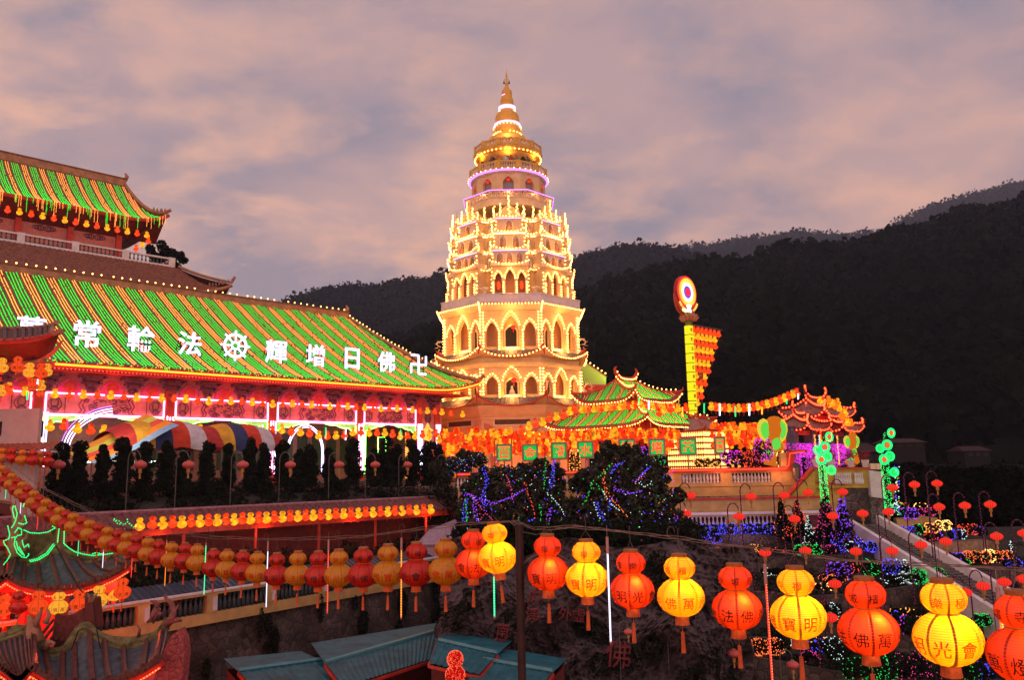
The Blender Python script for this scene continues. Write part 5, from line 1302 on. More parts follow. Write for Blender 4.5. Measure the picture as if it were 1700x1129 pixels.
# ================================================================== RIGHT TERRACE WALLS
def wallrun(name, label, pxs, Ys, ztop, h, cat='wall'):
    pass
WL, WR = at(760, 791, 55.5), at(1306, 772, 55.5); zt = (at(1100, 779, 55.5)).z
t = thing('terrace_wall', 'long cream terrace wall with white balusters and a red rope light on its coping', 'wall', (0, 55.5, 0))
x0, x1 = WL.x, WR.x
mb = MB(); mb.box((x0, -.2, zt-.28), (x1, .35, zt)); mb.box((x1, -.2, zt-.28), (x1+.5, .35, zt+1.0)); mb.box((x1+.3, -.22, zt+.95), (x1+1.4, .37, zt+1.15)); mb.build('red_coping', M_redp, t)
mb = MB(); mb.tube([(x0, -.24, zt-.12), (x1-.2, -.24, zt-.12), (x1+.05, -.24, zt+.1), (x1+.2, -.24, zt+.9), (x1+1.2, -.24, zt+1.0)], .045, 5); mb.build('red_rope_light', em('coping_rope_light', (1, .06, .02), 2.2), t)
mb = MB(); mb.box((x0, -.05, zt-1.25), (x1+.5, .25, zt-1.02)); mb.box((x0, 0, zt-1.9), (x1+.5, .3, zt-1.25)); mb.box((x0, -.03, zt-.36), (x1, .28, zt-.285))
bays = [(x0+.0, .0)]
xs = list(np.arange(x1-.4, x0, -3.45))
for x in xs: mb.box((x-.75, -.04, zt-1.02), (x+.02, .29, zt-.36))
mb.box((x1-.4, -.04, zt-1.02), (x1+.5, .29, zt+.95)); mb.build('cream_frame', M_yel, t)
mb = MB()
for x in np.arange(x0, x1-.5, .235):
    mb.lathe([(.07, -1.02), (.11, -.98), (.05, -.9), (.095, -.72), (.05, -.5), (.04, -.44), (.09, -.38)], (x, .1, zt), 7)
mb.build('baluster_row', M_white, t)
mb = MB(); mb.grid(lambda a, b: (x0+(x1+1-x0)*a, -.35-.35*b+.05*math.sin(a*90), zt-1.9-1.0*b), 60, 3, flip=True); mb.build('rubble_band', M_rubdk, t)
for x in np.arange(x0+10, x1, 4): lamp('coping_lamp', (x, -.9, zt-.2), 60, (1, .26, .10), .2, t)
# lower cream wall with second balustrade
z2 = at(1200, 828, 53).z; xa, xb = at(1120, 830, 53).x, at(1335, 830, 53).x
t = thing('lower_terrace_wall', 'lower cream garden wall with white baluster openings under the rubble band', 'wall', (0, 53, 0))
mb = MB(); mb.box((xa, -.1, z2-1.15), (xb+1.5, .3, z2)); mb.box((xa, -.06, z2-2.05), (xb+1.5, .3, z2-1.95))
for x in (xa, at(1205, 850, 53).x, at(1216, 850, 53).x, at(1140, 850, 53).x-.4, xb-.3): mb.box((x, -.07, z2-1.95), (x+.45, .3, z2-1.15))
mb.build('cream_frame', M_yel, t)
mb = MB(); mb.box((xa, -.2, z2-.07), (xb+1.6, .35, z2+.05)); mb.build('red_coping', M_redp, t)
mb = MB(); mb.box((xa, -.2, z2-1.02), (xb+1.5, -.11, z2-.86)); mb.build('white_moulding', M_white, t)
mb = MB()
for x in np.arange(xa+.3, xb, .27): mb.lathe([(.07, -1.95), (.12, -1.9), (.05, -1.8), (.10, -1.62), (.05, -1.4), (.04, -1.3), (.09, -1.16)], (x, .1, z2), 7)
mb.build('baluster_row', M_white, t)
mb = MB(); mb.box((xa-.5, .4, z2-3), (xb+1.5, .6, z2-.1)); mb.build('rear_wall', M_reddk, t)
for x in np.arange(xa+1, xb+1, 2.6): lamp('wall_lamp', (x, -1.1, z2-2.0), 40, (.6, .35, .8), .2, t)

# stair and side wall by the gate
def quadbox(mb, A, B, th, h0, h1=None):
    """wall between points A and B (top edge), going down h0/h1 metres, thickness th away from us"""
    A, B = Vector(A), Vector(B); h1 = h0 if h1 is None else h1; d = Vector((0, th, 0))
    v = [A, B, B-Vector((0, 0, h1)), A-Vector((0, 0, h0))]; v += [p+d for p in v]
    mb.add(v, [(3, 2, 1, 0), (4, 5, 6, 7), (0, 1, 5, 4), (1, 2, 6, 5), (2, 3, 7, 6), (3, 0, 4, 7)])
t = thing('gate_stair_wall', 'yellow sloping stair wall with red coping below the lit gateway', 'wall', (0, 0, 0))
mb = MB(); quadbox(mb, at(1352, 779, 54.5), at(1443, 779, 54.5), .4, 1.25); quadbox(mb, at(1300, 838, 54.3), at(1352, 781, 54.3), .4, .9, 1.4); quadbox(mb, at(1345, 800, 54.9), at(1405, 800, 54.9), .3, 2.6)
mb.build('yellow_wall', mat('bright_yellow_paint', (.55, .36, .06), .75, .2, 1.5), t)
mb = MB(); quadbox(mb, at(1350, 776, 54.3), at(1445, 776, 54.3), .8, .14); quadbox(mb, at(1298, 835, 54.1), at(1351, 776, 54.1), .7, .16); quadbox(mb, at(1354, 800, 54.4), at(1403, 803, 54.4), .6, .12); mb.build('red_coping', M_redp, t)
mb = MB()
for a, b in ((1360, 1372), (1387, 1413), (1419, 1434)):
    for px in np.arange(a, b, 3.0): p = at(px, 785, 54.3); mb.lathe([(.05, -.75), (.08, -.6), (.04, -.3), (.07, -.02)], p, 6)
mb.build('baluster_row', M_white, t)
mb = MB(); quadbox(mb, at(1400, 806, 54.6), at(1444, 806, 54.6), .5, 5.5); mb.build('rubble_buttress', M_rubble, t)
mb = MB(); quadbox(mb, at(1443, 781, 54.2), at(1466, 784, 54.2), 3., 1.75); mb.build('white_block', M_white, t)
mb = MB(); quadbox(mb, at(1443, 823, 54.3), at(1466, 823, 54.3), 3., 5.); mb.build('rubble_base', M_rubdk, t)
mb = MB()
for px in (1446, 1455): p = at(px, 776, 54.8); mb.box((p.x-.0, p.y, p.z-.15), (p.x+.33, p.y+.5, p.z+.25))
mb.build('white_block', M_creamw, t)
t = thing('litter_bin', 'round grey litter bin standing at the foot of the gate stair', 'bin', at(1323, 796, 55.1)); mb = MB()
mb.lathe([(.26, 0), (.3, .75), (.32, .8), (.3, .82)], n=14); mb.build('body', M_metal, t); mb = MB(); mb.lathe([(.33, .83), (.3, .98), (.12, 1.08), (.0, 1.09)], n=14); mb.build('lid', mat('dark_plastic_lid', (.05, .05, .06), .5), t)
for i, (px, py, w_) in enumerate(((1356, 775, 15), (1380, 776, 14), (1413, 776, 12), (1437, 776, 13))):
    p = at(px, py, 55.1); R = w_*.5*mpp(55)
    t = thing('flower_pot', 'white flower pot with red blossoms, %s from the left on the gate stair coping' % ordn(i), 'flower pot', p, 0, 'white flower pots on the gate stair coping'); mb = MB(); mb.lathe([(R*.7, 0), (R, .42), (R*1.05, .5), (R*.9, .5)], n=4, ); mb.build('pot', M_white, t)
    if i: leafy('blossoms', [(0, 0, .75), (.15, 0, .9), (-.2, 0, .8)], [.28]*3, 300, .05, mat('red_blossom', (.30, .03, .04), .7), t, 90+i)

# ================================================================== PAVILION WITH STRIPED ROOFS
def strands(root, R_, side, per, r, gap=.22, t0=.06, t1=.97, stepb=.17, am=.55, zoff=.14):
    Lh = R_.Lx if side in (0, 2) else R_.Ly; x = -Lh+.15; k = 0
    while x < Lh-.1:
        kind, ns = (('g', 3), ('o', 2))[k % 2]; mb = MB()
        for s_ in range(ns):
            # a strand keeps its x while the slope narrows
            H_ = R_.Lx-R_.Rx if side in (0, 2) else R_.Ly-R_.Ry; sl_ = math.hypot(max(.1, (R_.Ly-R_.Ry) if side in (0, 2) else (R_.Lx-R_.Rx)), R_.H); n = max(4, int(sl_/stepb))
            for j in range(n):
                t_ = t0+(t1-t0)*j/n; w_ = Lh+((R_.Rx if side in (0, 2) else R_.Ry)-Lh)*t_
                if abs(x) > w_-.1: break
                p = R_.pt(side, x/w_, t_); mb.bulbs([(p[0]+rnd.uniform(-.03, .03), p[1]+rnd.uniform(-.03, .03), p[2]+zoff)], r)
            x += gap
        if mb.v: mb.build('bulb_strand', E_green if kind == 'g' else E_amber, root)
        x += .08; k += 1
pvc = at(1043, 705, 74); pv = thing('corner_pavilion', 'two-tier red pavilion with green and amber striped roofs right of the pagoda', 'pavilion', (pvc.x, 74, -1.35), RZ)
zlo = at(1047, 704, 66).z+1.35; zup = at(1036, 663, 69.6).z+1.35
R1_ = Roof(4.9, 5.7, 2.0, 2.4, zlo, 2.1, .7); R2_ = Roof(3.3, 3.4, 1.5, .0, zup, 2.0, .9)
for R_ in (R1_, R2_):
    R_.surf(pv, M_tile); R_.trim(pv, M_redp, .15, .65 if R_ is R2_ else .3)
    for sd in range(4): strands(pv, R_, sd, 0, .05)
    for sd in range(4):
        mb = MB(); mb.bulbs(line_pts(R_.eave(sd, 24, -.16, .08), .34 if R_ is R2_ else .30, .02), .07); mb.build('eave_bulb_string', E_bulb, pv)
        mb = MB()
        for q in range(26):
            p = R_.pt(sd, rnd.uniform(-.95, .95), 0); 
            for z in np.arange(0, rnd.uniform(.3, .75), .12): mb.bulbs([(p[0]*1.01, p[1]*1.01, p[2]-.1-z)], .035)
        mb.build('dangling_bulb_fringe', E_amber, pv)
mb = MB()
for i in range(13): a = i/6-1; mb.bulbs([(a*1.55, -.2, zup+2.2+.6*abs(a)**4)], .08)
for sx in (-1, 1):
    for j in range(10): q = R2_.pt(0, sx, 1-j/10); mb.bulbs([(q[0], q[1], q[2]+.35)], .075)
for j in range(8): q = R1_.pt(0, 1, 1-j/8); mb.bulbs([(q[0], q[1], q[2]+.35)], .075); q = R1_.pt(0, -1, 1-j/8); mb.bulbs([(q[0], q[1], q[2]+.35)], .075)
mb.build('ridge_bulb_string', E_bulb, pv)
mb = MB(); mb.box((-1.9, -2.1, zlo+1.4), (1.9, 2.1, zup+.1)); mb.build('upper_wall', M_redp, pv)
for sx in (-1, 1):
    for sy in (-1, 0, 1): mb = MB(); mb.tube([(sx*3.6, sy*4.2, 0), (sx*3.6, sy*4.2, zlo+.4)], .2, 8); mb.build('column', M_redp, pv)
mb = MB(); mb.box((-3.6, -4.3, zlo-.7), (3.6, -4.1, zlo+.3)); mb.box((-3.7, -4.2, zlo-.7), (-3.5, 4.2, zlo+.3)); mb.box((3.5, -4.2, zlo-.7), (3.7, 4.2, zlo+.3)); mb.build('lintel', M_redp, pv)
lamp('pavilion_lamp', (0, 0, zlo-.3), 150, (1, .35, .08), .3, pv); lamp('pavilion_lamp', (-3.2, -3.2, zup-.5), 40, (1, .35, .08), .2, pv)
def pvw(x, y, z): return pvc*0+Vector((pvc.x, 74, -1.35))+U*x+W*y+Vector((0, 0, z))
cnt = 0
for i in range(13):
    for side in (0, 1):
        a = -3.0+6.0*i/12; x, y = (a, -3.15) if side == 0 else (-3.05, a)
        c = 'ryo'[cnt % 3]; cnt += 1
        gourd_small(c, pvw(x, y, zup-.62-.05*(i % 2)), '%s gourd lantern under the upper pavilion eave, %s from the left on its %s side' % (CN[c], ordn(i if side == 0 else 12-i), ('right', 'left')[side]), 'gourd lanterns under the upper pavilion eave', 1.05)
# rear green striped roof beyond the pagoda
t = thing('rear_striped_hall', 'green striped hall roof showing between the pagoda and the pavilion', 'temple hall', at(985, 700, 104))
o = Vector(t.location); A, B, Cc, D = at(905, 560, 108)-o, at(1006, 628, 108)-o, at(1006, 640, 99)-o, at(905, 640, 99)-o
A2, B2 = at(900, 562, 108)-o, at(1010, 630, 108)-o
mb = MB(); mb.add([A, B, Cc, D, A+Vector((0, 9, -8)), B+Vector((0, 9, -1))], [(3, 2, 1, 0), (0, 1, 5, 4)]); mb.build('tiled_slope', M_tile, t)
mb = MB(); mb.tube([A, B], .3, 6); mb.build('main_ridge', M_ridge, t); mb = MB(); mb.bulbs(line_pts([A+Vector((0, -.2, .6)), B+Vector((0, -.2, .6))], .62), .11); mb.build('ridge_bulb_string', E_bulb, t)
mb = MB(); mb.add([D, Cc, Cc-Vector((0, -1, 7)), D-Vector((0, -1, 7))], [(0, 1, 2, 3)][::1]); mb.build('wall', M_redp, t)
k = 0
for i in range(16):
    f0 = i/16; mb = MB()
    for s_ in range(3):
        s0 = A.lerp(D, f0+s_*.018); s1 = B.lerp(Cc, f0+s_*.018)
        mb.bulbs([(q[0], q[1]-.15, q[2]+.1) for q in line_pts([s0, s1], .30, .03)], .048)
    mb.build('bulb_strand', E_green if i % 2 == 0 else E_amber, t)
# rope of bulbs on the left spur of hills: small balustraded roof terrace behind the hall
t = thing('rear_terrace', 'white balustraded roof terrace between the hall roof and the pagoda', 'building', at(727, 640, 100)); o = Vector(t.location)
a, b = at(716, 598, 100)-o, at(745, 600, 100)-o
mb = MB(); mb.box((a.x, 0, a.z-.2), (b.x, .4, a.z)); mb.box((a.x, 0, a.z-1.4), (b.x, .4, a.z-1.1)); mb.box((a.x, 0, a.z-1.4), (a.x+.6, .5, a.z+.1)); mb.box((a.x, .6, -3), (b.x+3, 6, a.z-1.3)); mb.build('balustrade', M_white, t)
# ================================================================== LIT PILLAR
pc = at(1152.5, 697, 75); X0 = Vector((pc.x, 75, 0)); zb_ = pc.z; zt_ = at(1142, 540, 75).z
t = thing('lantern_pillar', 'tall pillar of ten glowing yellow boxes topped by a neon dharma disc', 'pillar', X0, RZ)
hb = (zt_-zb_)/10
for i in range(10):
    mb = MB(); z = zb_+hb*i; w_ = .29; s_ = hb-.09
    v = []
    mb.box((-w_-.12, -w_, z), (w_-.12, w_, z+s_)); o_ = mb.build('glowing_box', em('yellow_box_light', (.95, .78, .015), 1.15), t)
    mb = MB(); add_glyph(mb, '萬佛寶光明燈會法輪常'[i], .38, lambda x, y, z_, z=z: (x-.12, -w_-.01+y, z_+z+s_/2), .01); mb.build('box_character', mat('olive_letter', (.3, .22, .01), .6), o_)
mb = MB(); mb.box((-.26, -.26, 0), (.02, .26, zt_+.5)); mb.tube([(.42, 0, zb_-.5), (.42, 0, zt_+.9)], .09, 8); mb.build('mast', mat('olive_green_mast', (.18, .22, .03), .5), t)
mb = MB()
for ring, (n_, r_, dz) in enumerate(((14, .95, 0), (14, .85, .22), (10, .6, .4))):
    for k in range(n_):
        a = 2*PI*(k+.5*ring)/n_; c_, s_ = math.cos(a), math.sin(a)
        mb.tube([(.25*c_, .25*s_, zt_+.55+dz), (r_*.7*c_, r_*.7*s_, zt_+.5+dz), (r_*c_, r_*s_, zt_+.75+dz)], [.05, .14, .03], 6)
mb.build('lotus_base', mat('orange_lotus', (.55, .22, .12), .6, .2), t)
zc = at(1146, 485, 75).z; Rr = 1.52
def disc(R0_, R1_, m, y, nm, ray_=0):
    mb = MB(); n_ = 48; vs = []
    for k in range(n_):
        a = 2*PI*k/n_; j = (1+.06*(k % 2)) if ray_ else 1
        for rr_ in (R0_, R1_*j): vs.append((rr_*math.cos(a), y, zc+rr_*math.sin(a)))
    for k in range(n_):
        for rr_ in (R0_, R1_): a = 2*PI*k/n_; vs.append((rr_*math.cos(a), y+.06, zc+rr_*math.sin(a)))
    fs = []
    for k in range(n_):
        k2 = (k+1) % n_; fs.append((2*k, 2*k+1, 2*k2+1, 2*k2)); fs.append((2*k+1, 2*n_+2*k+1, 2*n_+2*k2+1, 2*k2+1))
    mb.add(vs, fs); return mb.build(nm, m, t)
mb = MB(); mb.lathe([(0, 0), (Rr+.12, 0), (Rr+.12, .35), (0, .35)], n=40, T=lambda x, y, z: (x, z+.1, zc+y)); mb.build('disc_body', mat('red_disc_body', (.4, .02, .02), .5), t)
disc(Rr*.93, Rr*1.02, em('disc_red_neon', (1, .03, .03), 2.2), .02, 'neon_ring'); disc(Rr*.64, Rr*.88, em('disc_orange_neon', (1, .22, .015), 1.8), .0, 'neon_ring', 1); disc(Rr*.40, Rr*.62, em('disc_white_neon', (.62, .75, 1), 1.9), -.02, 'neon_ring', 1); disc(.35, Rr*.38, em('disc_violet_neon', (.25, .05, .6), 1.2), -.03, 'neon_ring'); disc(.02, .38, em('disc_core_neon', (1, .03, .06), 1.3), -.06, 'neon_hub')
mb = MB()
for k in range(48): a = 2*PI*k/48; mb.tube([(Rr*.66*math.cos(a), -.05, zc+Rr*.66*math.sin(a)), (Rr*.9*math.cos(a), -.05, zc+Rr*.9*math.sin(a))], .025, 4)
mb.build('ray_tube', em('disc_yellow_neon', (1, .55, .05), 2.4), t)
mb = MB(); mb.tube([((Rr+.25)*math.cos(a), .3, zc-.25+(Rr+.25)*math.sin(a)) for a in np.linspace(PI*1.0, PI*2.0, 20)], [.08+.26*math.sin(PI*i/19) for i in range(20)], 8); mb.build('crescent', mat('red_crescent', (.42, .05, .03), .5), t)
mb = MB()
for a0 in (1.18, 1.3, 1.66, 1.76): mb.tube([((Rr+.18)*math.cos(a), -.05, zc-.2+(Rr+.18)*math.sin(a)) for a in np.linspace(PI*a0, PI*(a0+.09), 5)], .10, 6)
mb.build('yellow_crescent_tube', E_amber, t)
mb = MB(); mb.tube([(-.22, -.1, zc-1.95), (-.1, -.1, zc-1.6), (-.28, -.1, zc-1.35), (0, -.1, zc-1.3), (.28, -.1, zc-1.35), (.12, -.1, zc-1.6), (.25, -.1, zc-1.98)], .10, 6); mb.build('ribbon_neon', em('ribbon_cyan_neon', (.65, 1, .9), 2.5), t)
mb = MB(); mb.tube([(-.9, -.0, zc-1.75), (-.45, -.05, zc-1.9)], .14, 6); mb.build('green_neon_leaf', E_greenneon, t)
lamp('disc_lamp', (0, -1.2, zc), 45, (1, .1, .08), .3, t)
# pennant of gourd lanterns on the mast
t = thing('lantern_boom', 'thin boom and wires holding the lantern pennant beside the pillar', 'boom', X0, RZ)
mb = MB(); mb.tube([(.5, 0, zt_+.1), (5.9, 0, zt_+.15)], .05, 5); mb.build('boom', M_metal, t); mb = MB()
for k in range(7): mb.tube([(.75+.74*k, 0, zt_+.1), (.75+.74*k, 0, zt_-1.2*(7-k))], .008, 3)
mb.build('wire', M_wire, t)
for r_, n_ in enumerate((7, 6, 6, 5, 5, 4, 4, 3, 3, 2, 2, 1)):
    for k in range(n_):
        c = 'yr'[(r_+1) % 2]; c = 'd' if (r_, k) == (7, 1) else c
        p = X0+U*(.75+.74*k)+Vector((0, 0, zt_-.42-.64*r_))
        gourd_small(c, p, '%s gourd lantern, %s in the %s row of the pennant beside the yellow pillar' % (CN[c], ordn(k), ordn(r_)), 'gourd lanterns of the pennant beside the pillar', .98)
# tiered lamp tower under the pillar
c0 = at(1160, 768, 72); t = thing('lamp_tower', 'square tower of glowing prayer lamp tiers with a grey roof under the pillar', 'lamp tower', (c0.x, 72, c0.z-.8), RZ); zr_ = at(1160, 716, 72).z-(c0.z-.8)
mb = MB(); mb.grid(lambda a, b: (0, 0, 0), 1, 1)
RR = Roof(2.35, 2.35, .5, .5, zr_, 1.1, .25, amp=.0); RR.surf(t, mat('mauve_canvas_roof', (.30, .17, .16), .8, .2)); RR.trim(t, M_redp, .08, .3)
nt2 = 7; hh = zr_/nt2
for i in range(nt2):
    z = zr_-.12-hh*(i+1); mb = MB(); w_ = 1.95; mb.box((-w_-.1, -w_-.1, z), (w_+.1, w_+.1, z+.10)); mb.build('tier_shelf', M_redp, t)
    mb = MB()
    for q in range(17):
        x = -w_+.1+q*(2*w_-.2)/16
        for (px_, py_) in ((x, -w_+.05), (-w_+.05, x)): mb.lathe([(.05, 0), (.085, .1), (.07, .28), (.02, .38)], (px_, py_, z+.11), 6)
    mb.build('lamp_tier', em('prayer_lamp', (1, .50, .14), 2.6), t)
mb = MB(); mb.box((-1.7, -1.7, 0), (1.7, 1.7, zr_)); mb.build('core', mat('amber_lit_core', (.6, .28, .06), .6, .1), t)

# ================================================================== CATENARY TO THE GATE
pts = [(1094, 687), (1102, 681), (1114, 680), (1126, 679), (1139, 678), (1181, 676), (1188, 677), (1195, 678), (1203, 678), (1211, 679), (1219, 679), (1227, 679), (1235, 679), (1243, 678), (1251, 677), (1258, 676), (1266, 674), (1274, 672), (1281, 670), (1288, 668), (1295, 665), (1302, 662), (1309, 659), (1316, 656), (1323, 653)]
for i, (px, py) in enumerate(pts):
    c = 'ry'[i % 2]; gourd_small(c, at(px, py+1, 70), '%s gourd lantern, %s from the left on the long swag to the gateway' % (CN[c], ordn(i)), 'gourd lanterns on the swag to the gateway', 1.1)
mb = MB(); mb.tube([at(px, py-7, 70) for px, py in pts]+[at(1327, 643, 70)], .02, 4); tag(mb.build('swag_wire', M_wire), 'thin wire of the long lantern swag between pillar and gateway', 'wire')
for i, (px, y0, y1, c) in enumerate(((1169, 670, 686, 'g'), (1195, 671, 690, 'w'), (1221, 675, 692, 'g'), (1244, 671, 690, 'w'), (1265, 676, 688, 'o'), (1306, 663, 671, 'g'), (1325, 654, 663, 'w'), (1061, 660, 672, 'g'), (1077, 665, 680, 'w'), (1133, 676, 692, 'o'))):
    mb = MB(); mb.tube([at(px, y0, 69.5), at(px, y1, 69.5)], .055, 6); tag(mb.build('light_tube', {'g': E_greenr, 'w': E_whiteneon, 'o': E_orope}[c]), 'short hanging %s light tube, %s along the swag between pavilion and gateway' % ({'g': 'green', 'w': 'white', 'o': 'orange'}[c], ordn(i)), 'light tube', 'short light tubes on the gateway swag')
mb = MB()
for px in range(1185, 1300, 9): mb.bulbs([at(px, 688-abs(px-1240)*.08, 70)], .05)
mb.build
# ================================================================== LANTERN MASS
g = random.Random(11); mbs = {c: MB() for c in 'ryo'}
def cloud(n, x0, x1, y0f, y1f, Y0, Y1):
    for _ in range(n):
        px = g.uniform(x0, x1); py = g.uniform(y0f(px), y1f(px)); p = at(px, py, g.uniform(Y0, Y1)); c = g.choice('rrryyoo'); R = g.uniform(.19, .26); mb = mbs[c]
        for dz, r_ in ((0, R), (R*1.2, R*.66)): mb.lathe([(.3*r_, -.8*r_), (.8*r_, -.5*r_), (r_, 0), (.8*r_, .5*r_), (.3*r_, .8*r_)], (p.x, p.y, p.z+dz), 8)
cloud(430, 728, 935, lambda x: 716 if x < 850 else 722, lambda x: 758-(x-728)*.02, 66, 82)
cloud(330, 925, 1128, lambda x: 716+abs(x-1047)*.05, lambda x: 726+abs(x-1047)*.03, 63.5, 69)
cloud(110, 925, 1128, lambda x: 726, lambda x: 752, 67, 76)
cloud(300, 1182, 1312, lambda x: 712+2*math.sin(x*.05), lambda x: 744, 68, 80)
cloud(36, 1180, 1300, lambda x: 707, lambda x: 712, 69, 71)
for c, mb in mbs.items(): tag(mb.build('lantern_mass', {'r': em('mass_red', (1, .035, .006), 1.15, True, 3.), 'y': em('mass_amber', (1, .33, .012), 1.35, True, 3.), 'o': em('mass_orange', (1, .12, .006), 1.2, True, 3.)}[c], None, True), {'r': 'red', 'y': 'amber', 'o': 'orange'}[c]+' gourd lanterns massed under nets around the pagoda foot', 'lanterns', kind='stuff')
for i, (px, py) in enumerate(((800, 706), (808, 722), (790, 722), (870, 716), (882, 709), (893, 704), (905, 702), (916, 696), (928, 693), (940, 690), (950, 684), (958, 680))):
    c = 'yr'[i % 2]; 
    if i > 2: gourd_small(c, at(px-4, py+1, 68), '%s gourd lantern, %s up the rising swag from the pagoda foot to the pavilion' % (CN[c], ordn(i-3)), 'gourd lanterns on the rising swag', 1.15)
mb = MB()
for j in range(3): c = at(882, 752, 79); mb.tube([(c.x+(1.95-.16*j)*math.cos(a), 79, c.z+(1.6-.14*j)*math.sin(a)+.4) for a in np.linspace(0, PI, 14)], .06, 6)
t = mb.build('neon_arch', em('yellow_arch_neon', (1, .75, .03), 2.2)); tag(t, 'yellow neon arch over the doorway at the pagoda foot', 'neon arch')
t = thing('net_frame', 'slender poles carrying the lantern nets around the pagoda foot', 'frame', (0, 0, 0)); 
for px in (732, 790, 822, 850, 905, 1188, 1240, 1292): mb = MB(); mb.tube([at(px, 778, 70), at(px-1, 716, 70)], .05, 5); mb.build('pole', M_redp, t)
# square green signs on posts
for i, (px, py, ch, w_) in enumerate(((837, 752, '百', 24), (880, 752, '金', 24), (928, 749, '發', 24), (972, 747, '水', 25), (1041, 743, '福', 25), (1091, 743, '塔', 25), (1142, 742, '茶', 26), (1195, 740, '園', 16))):
    Y = 58.5; p = at(px, py, Y); s_ = 26*mpp(Y); wd = w_*mpp(Y)
    t = thing('square_sign', 'green lit square sign with the red character %s on a post behind the terrace wall' % ch, 'sign', (p.x, Y, p.z), -.0, 'green square signs with red characters')
    mb = MB(); mb.box((-wd/2-.06, 0, -s_/2-.06), (wd/2+.06, .14, s_/2+.06)); mb.tube([(0, .1, -s_/2), (0, .1, -2.6)], .05, 5); mb.build('frame', mat('pinkish_sign_frame', (.42, .20, .16), .6), t)
    mb = MB(); mb.box((-wd/2+.04, -.02, -s_/2+.04), (wd/2-.04, -.005, s_/2-.04)); mb.build('sign_face', mat('dark_green_board', (.01, .10, .03), .5), t)
    mb = MB(); 
    for z in np.arange(-s_/2+.08, s_/2-.06, .085): mb.box((-wd/2+.07, -.045, z), (wd/2-.07, -.022, z+.05))
    mb.build('led_line', em('sign_green_led', (.01, .70, .10), 1.25), t)
    mb = MB(); add_glyph(mb, ch, s_*.78, lambda x, y, z: (x, y-.05, z), .03, .022, sx=min(1, w_/25)); mb.build('red_character', em('sign_red_led', (1, .09, .03), 1.5), t)

# ================================================================== MEMORIAL GATEWAY (right)
gc = at(1364, 775, 69); gz = gc.z; gt = thing('memorial_gateway', 'three-bay memorial gateway with tiered roofs outlined in red bulbs', 'gateway', (gc.x, 69, gz), RZ)
def gzz(px, py, Y=67.5): return at(px, py, Y).z-gz
zt3 = gzz(1356, 690); zs3 = gzz(1345, 713)
tiers = [(0, Roof(2.7, 1.9, 1.9, .0, zt3, 1.25, .55, amp=.06, pitch=.4)), (-3.2, Roof(1.9, 1.5, 1.2, .0, zs3, .95, .45, amp=.06, pitch=.4)), (3.4, Roof(1.9, 1.5, 1.2, .0, zs3, .95, .45, amp=.06, pitch=.4))]
for dx, R_ in tiers:
    sub = []
    n0 = set(gt.children); R_.surf(gt, mat('gate_roof_tile', (.26, .13, .12), .6, .4, 4, .3), 6); R_.trim(gt, M_reddk, .11, .55); B_ = []
    for sd in range(4): B_ += line_pts(R_.eave(sd, 20, -.12, .06), .33, .02)
    for sx in (-1, 1):
        for sy in (0, 2):
            for j in range(9): q = R_.pt(sy, sx, 1-j/9); B_.append((q[0], q[1], q[2]+.25))
    for i in range(11): a = i/5-1; B_.append((a*R_.Rx, 0, R_.ze+R_.H+.38+.55*abs(a)**4))
    for sx in (-1, 1):
        for j in range(6): B_.append((sx*R_.Rx*1.02+rnd.uniform(-.1, .1), 0, R_.ze+R_.H+.5+.16*j)); e_ = R_.pt(0, sx, 0); B_.append((e_[0]*1.03+rnd.uniform(-.15, .15), e_[1], e_[2]+.12*j))
    mb = MB(); mb.bulbs(B_, .10); mb.build('bulb_outline', em('gate_red_bulb', (1, .045, .012), 9.0), gt)
    for ch in set(gt.children)-n0: ch.location.x += dx
for x in (-4.9, -1.75, 1.75, 4.9):
    h_ = zs3 if abs(x) > 2 else zt3
    mb = MB(); mb.box((x-.36, -.36, -1.5), (x+.36, .36, h_+.2)); mb.build('pillar', mat('slate_blue_pillar', (.10, .085, .13), .8, .3, 3), gt)
    mb = MB(); B_ = []
    for i in range(760): s = rnd.randint(0, 2); a = rnd.uniform(-.45, .45); z = rnd.uniform(-1.2, zs3*.62); B_.append(((x+a, -.45, z), (x-.45, a, z), (x+.45, a, z))[s])
    mb.bulbs(B_, .032); mb.build('magenta_bulb_curtain', E_magenta, gt)
for x0, x1 in ((-4.55, -2.1), (2.1, 4.55)):
    mb = MB(); B_ = [(rnd.uniform(x0, x1), -.3, rnd.uniform(zs3*.25 if x0 < 0 else zs3*.2, zs3*.62)) for _ in range(500)]; mb.bulbs(B_, .032); mb.build('magenta_bulb_curtain', E_magenta, gt)
mb = MB(); mb.box((-4.5, -.2, zs3-.5), (4.5, .2, zs3-.1)); mb.box((-1.4, -.2, zt3-.6), (1.4, .2, zt3+.1)); mb.box((-1.4, -.15, zs3-.1), (1.4, .15, zt3-.6)); mb.build('beam', M_redp, gt)
mb = MB(); mb.box((-.9, -.5, zs3-.95), (1.2, -.38, zs3+.05)); mb.build('name_board', M_reddk, gt)
mb = MB(); mb.tube([(-.9, -.55, zs3-.95), (1.2, -.55, zs3-.95), (1.2, -.55, zs3+.05), (-.9, -.55, zs3+.05), (-.9, -.55, zs3-.95)], .045, 4); mb.build('board_rope_light', E_redrope, gt)
mb = MB()
for q, ch in enumerate('極樂寺'[::-1]): add_glyph(mb, ch, .52, lambda x, y, z, q=q: (x-.45+.6*q, y-.51, z+zs3-.45), .02, .02)
mb.build('board_character', mat('black_gilt_letter', (.05, .02, .01), .5), gt)
for x, E_ in ((-1.35, E_wh), (-1.15, E_amber), (2.15, E_amber), (-2.15, E_amber)):
    mb = MB(); B_ = [(x+rnd.uniform(-.14, .14), -.6, rnd.uniform(.1, zs3*.85)) for _ in range(150)]; mb.bulbs(B_, .035); mb.build('bulb_column', E_, gt)
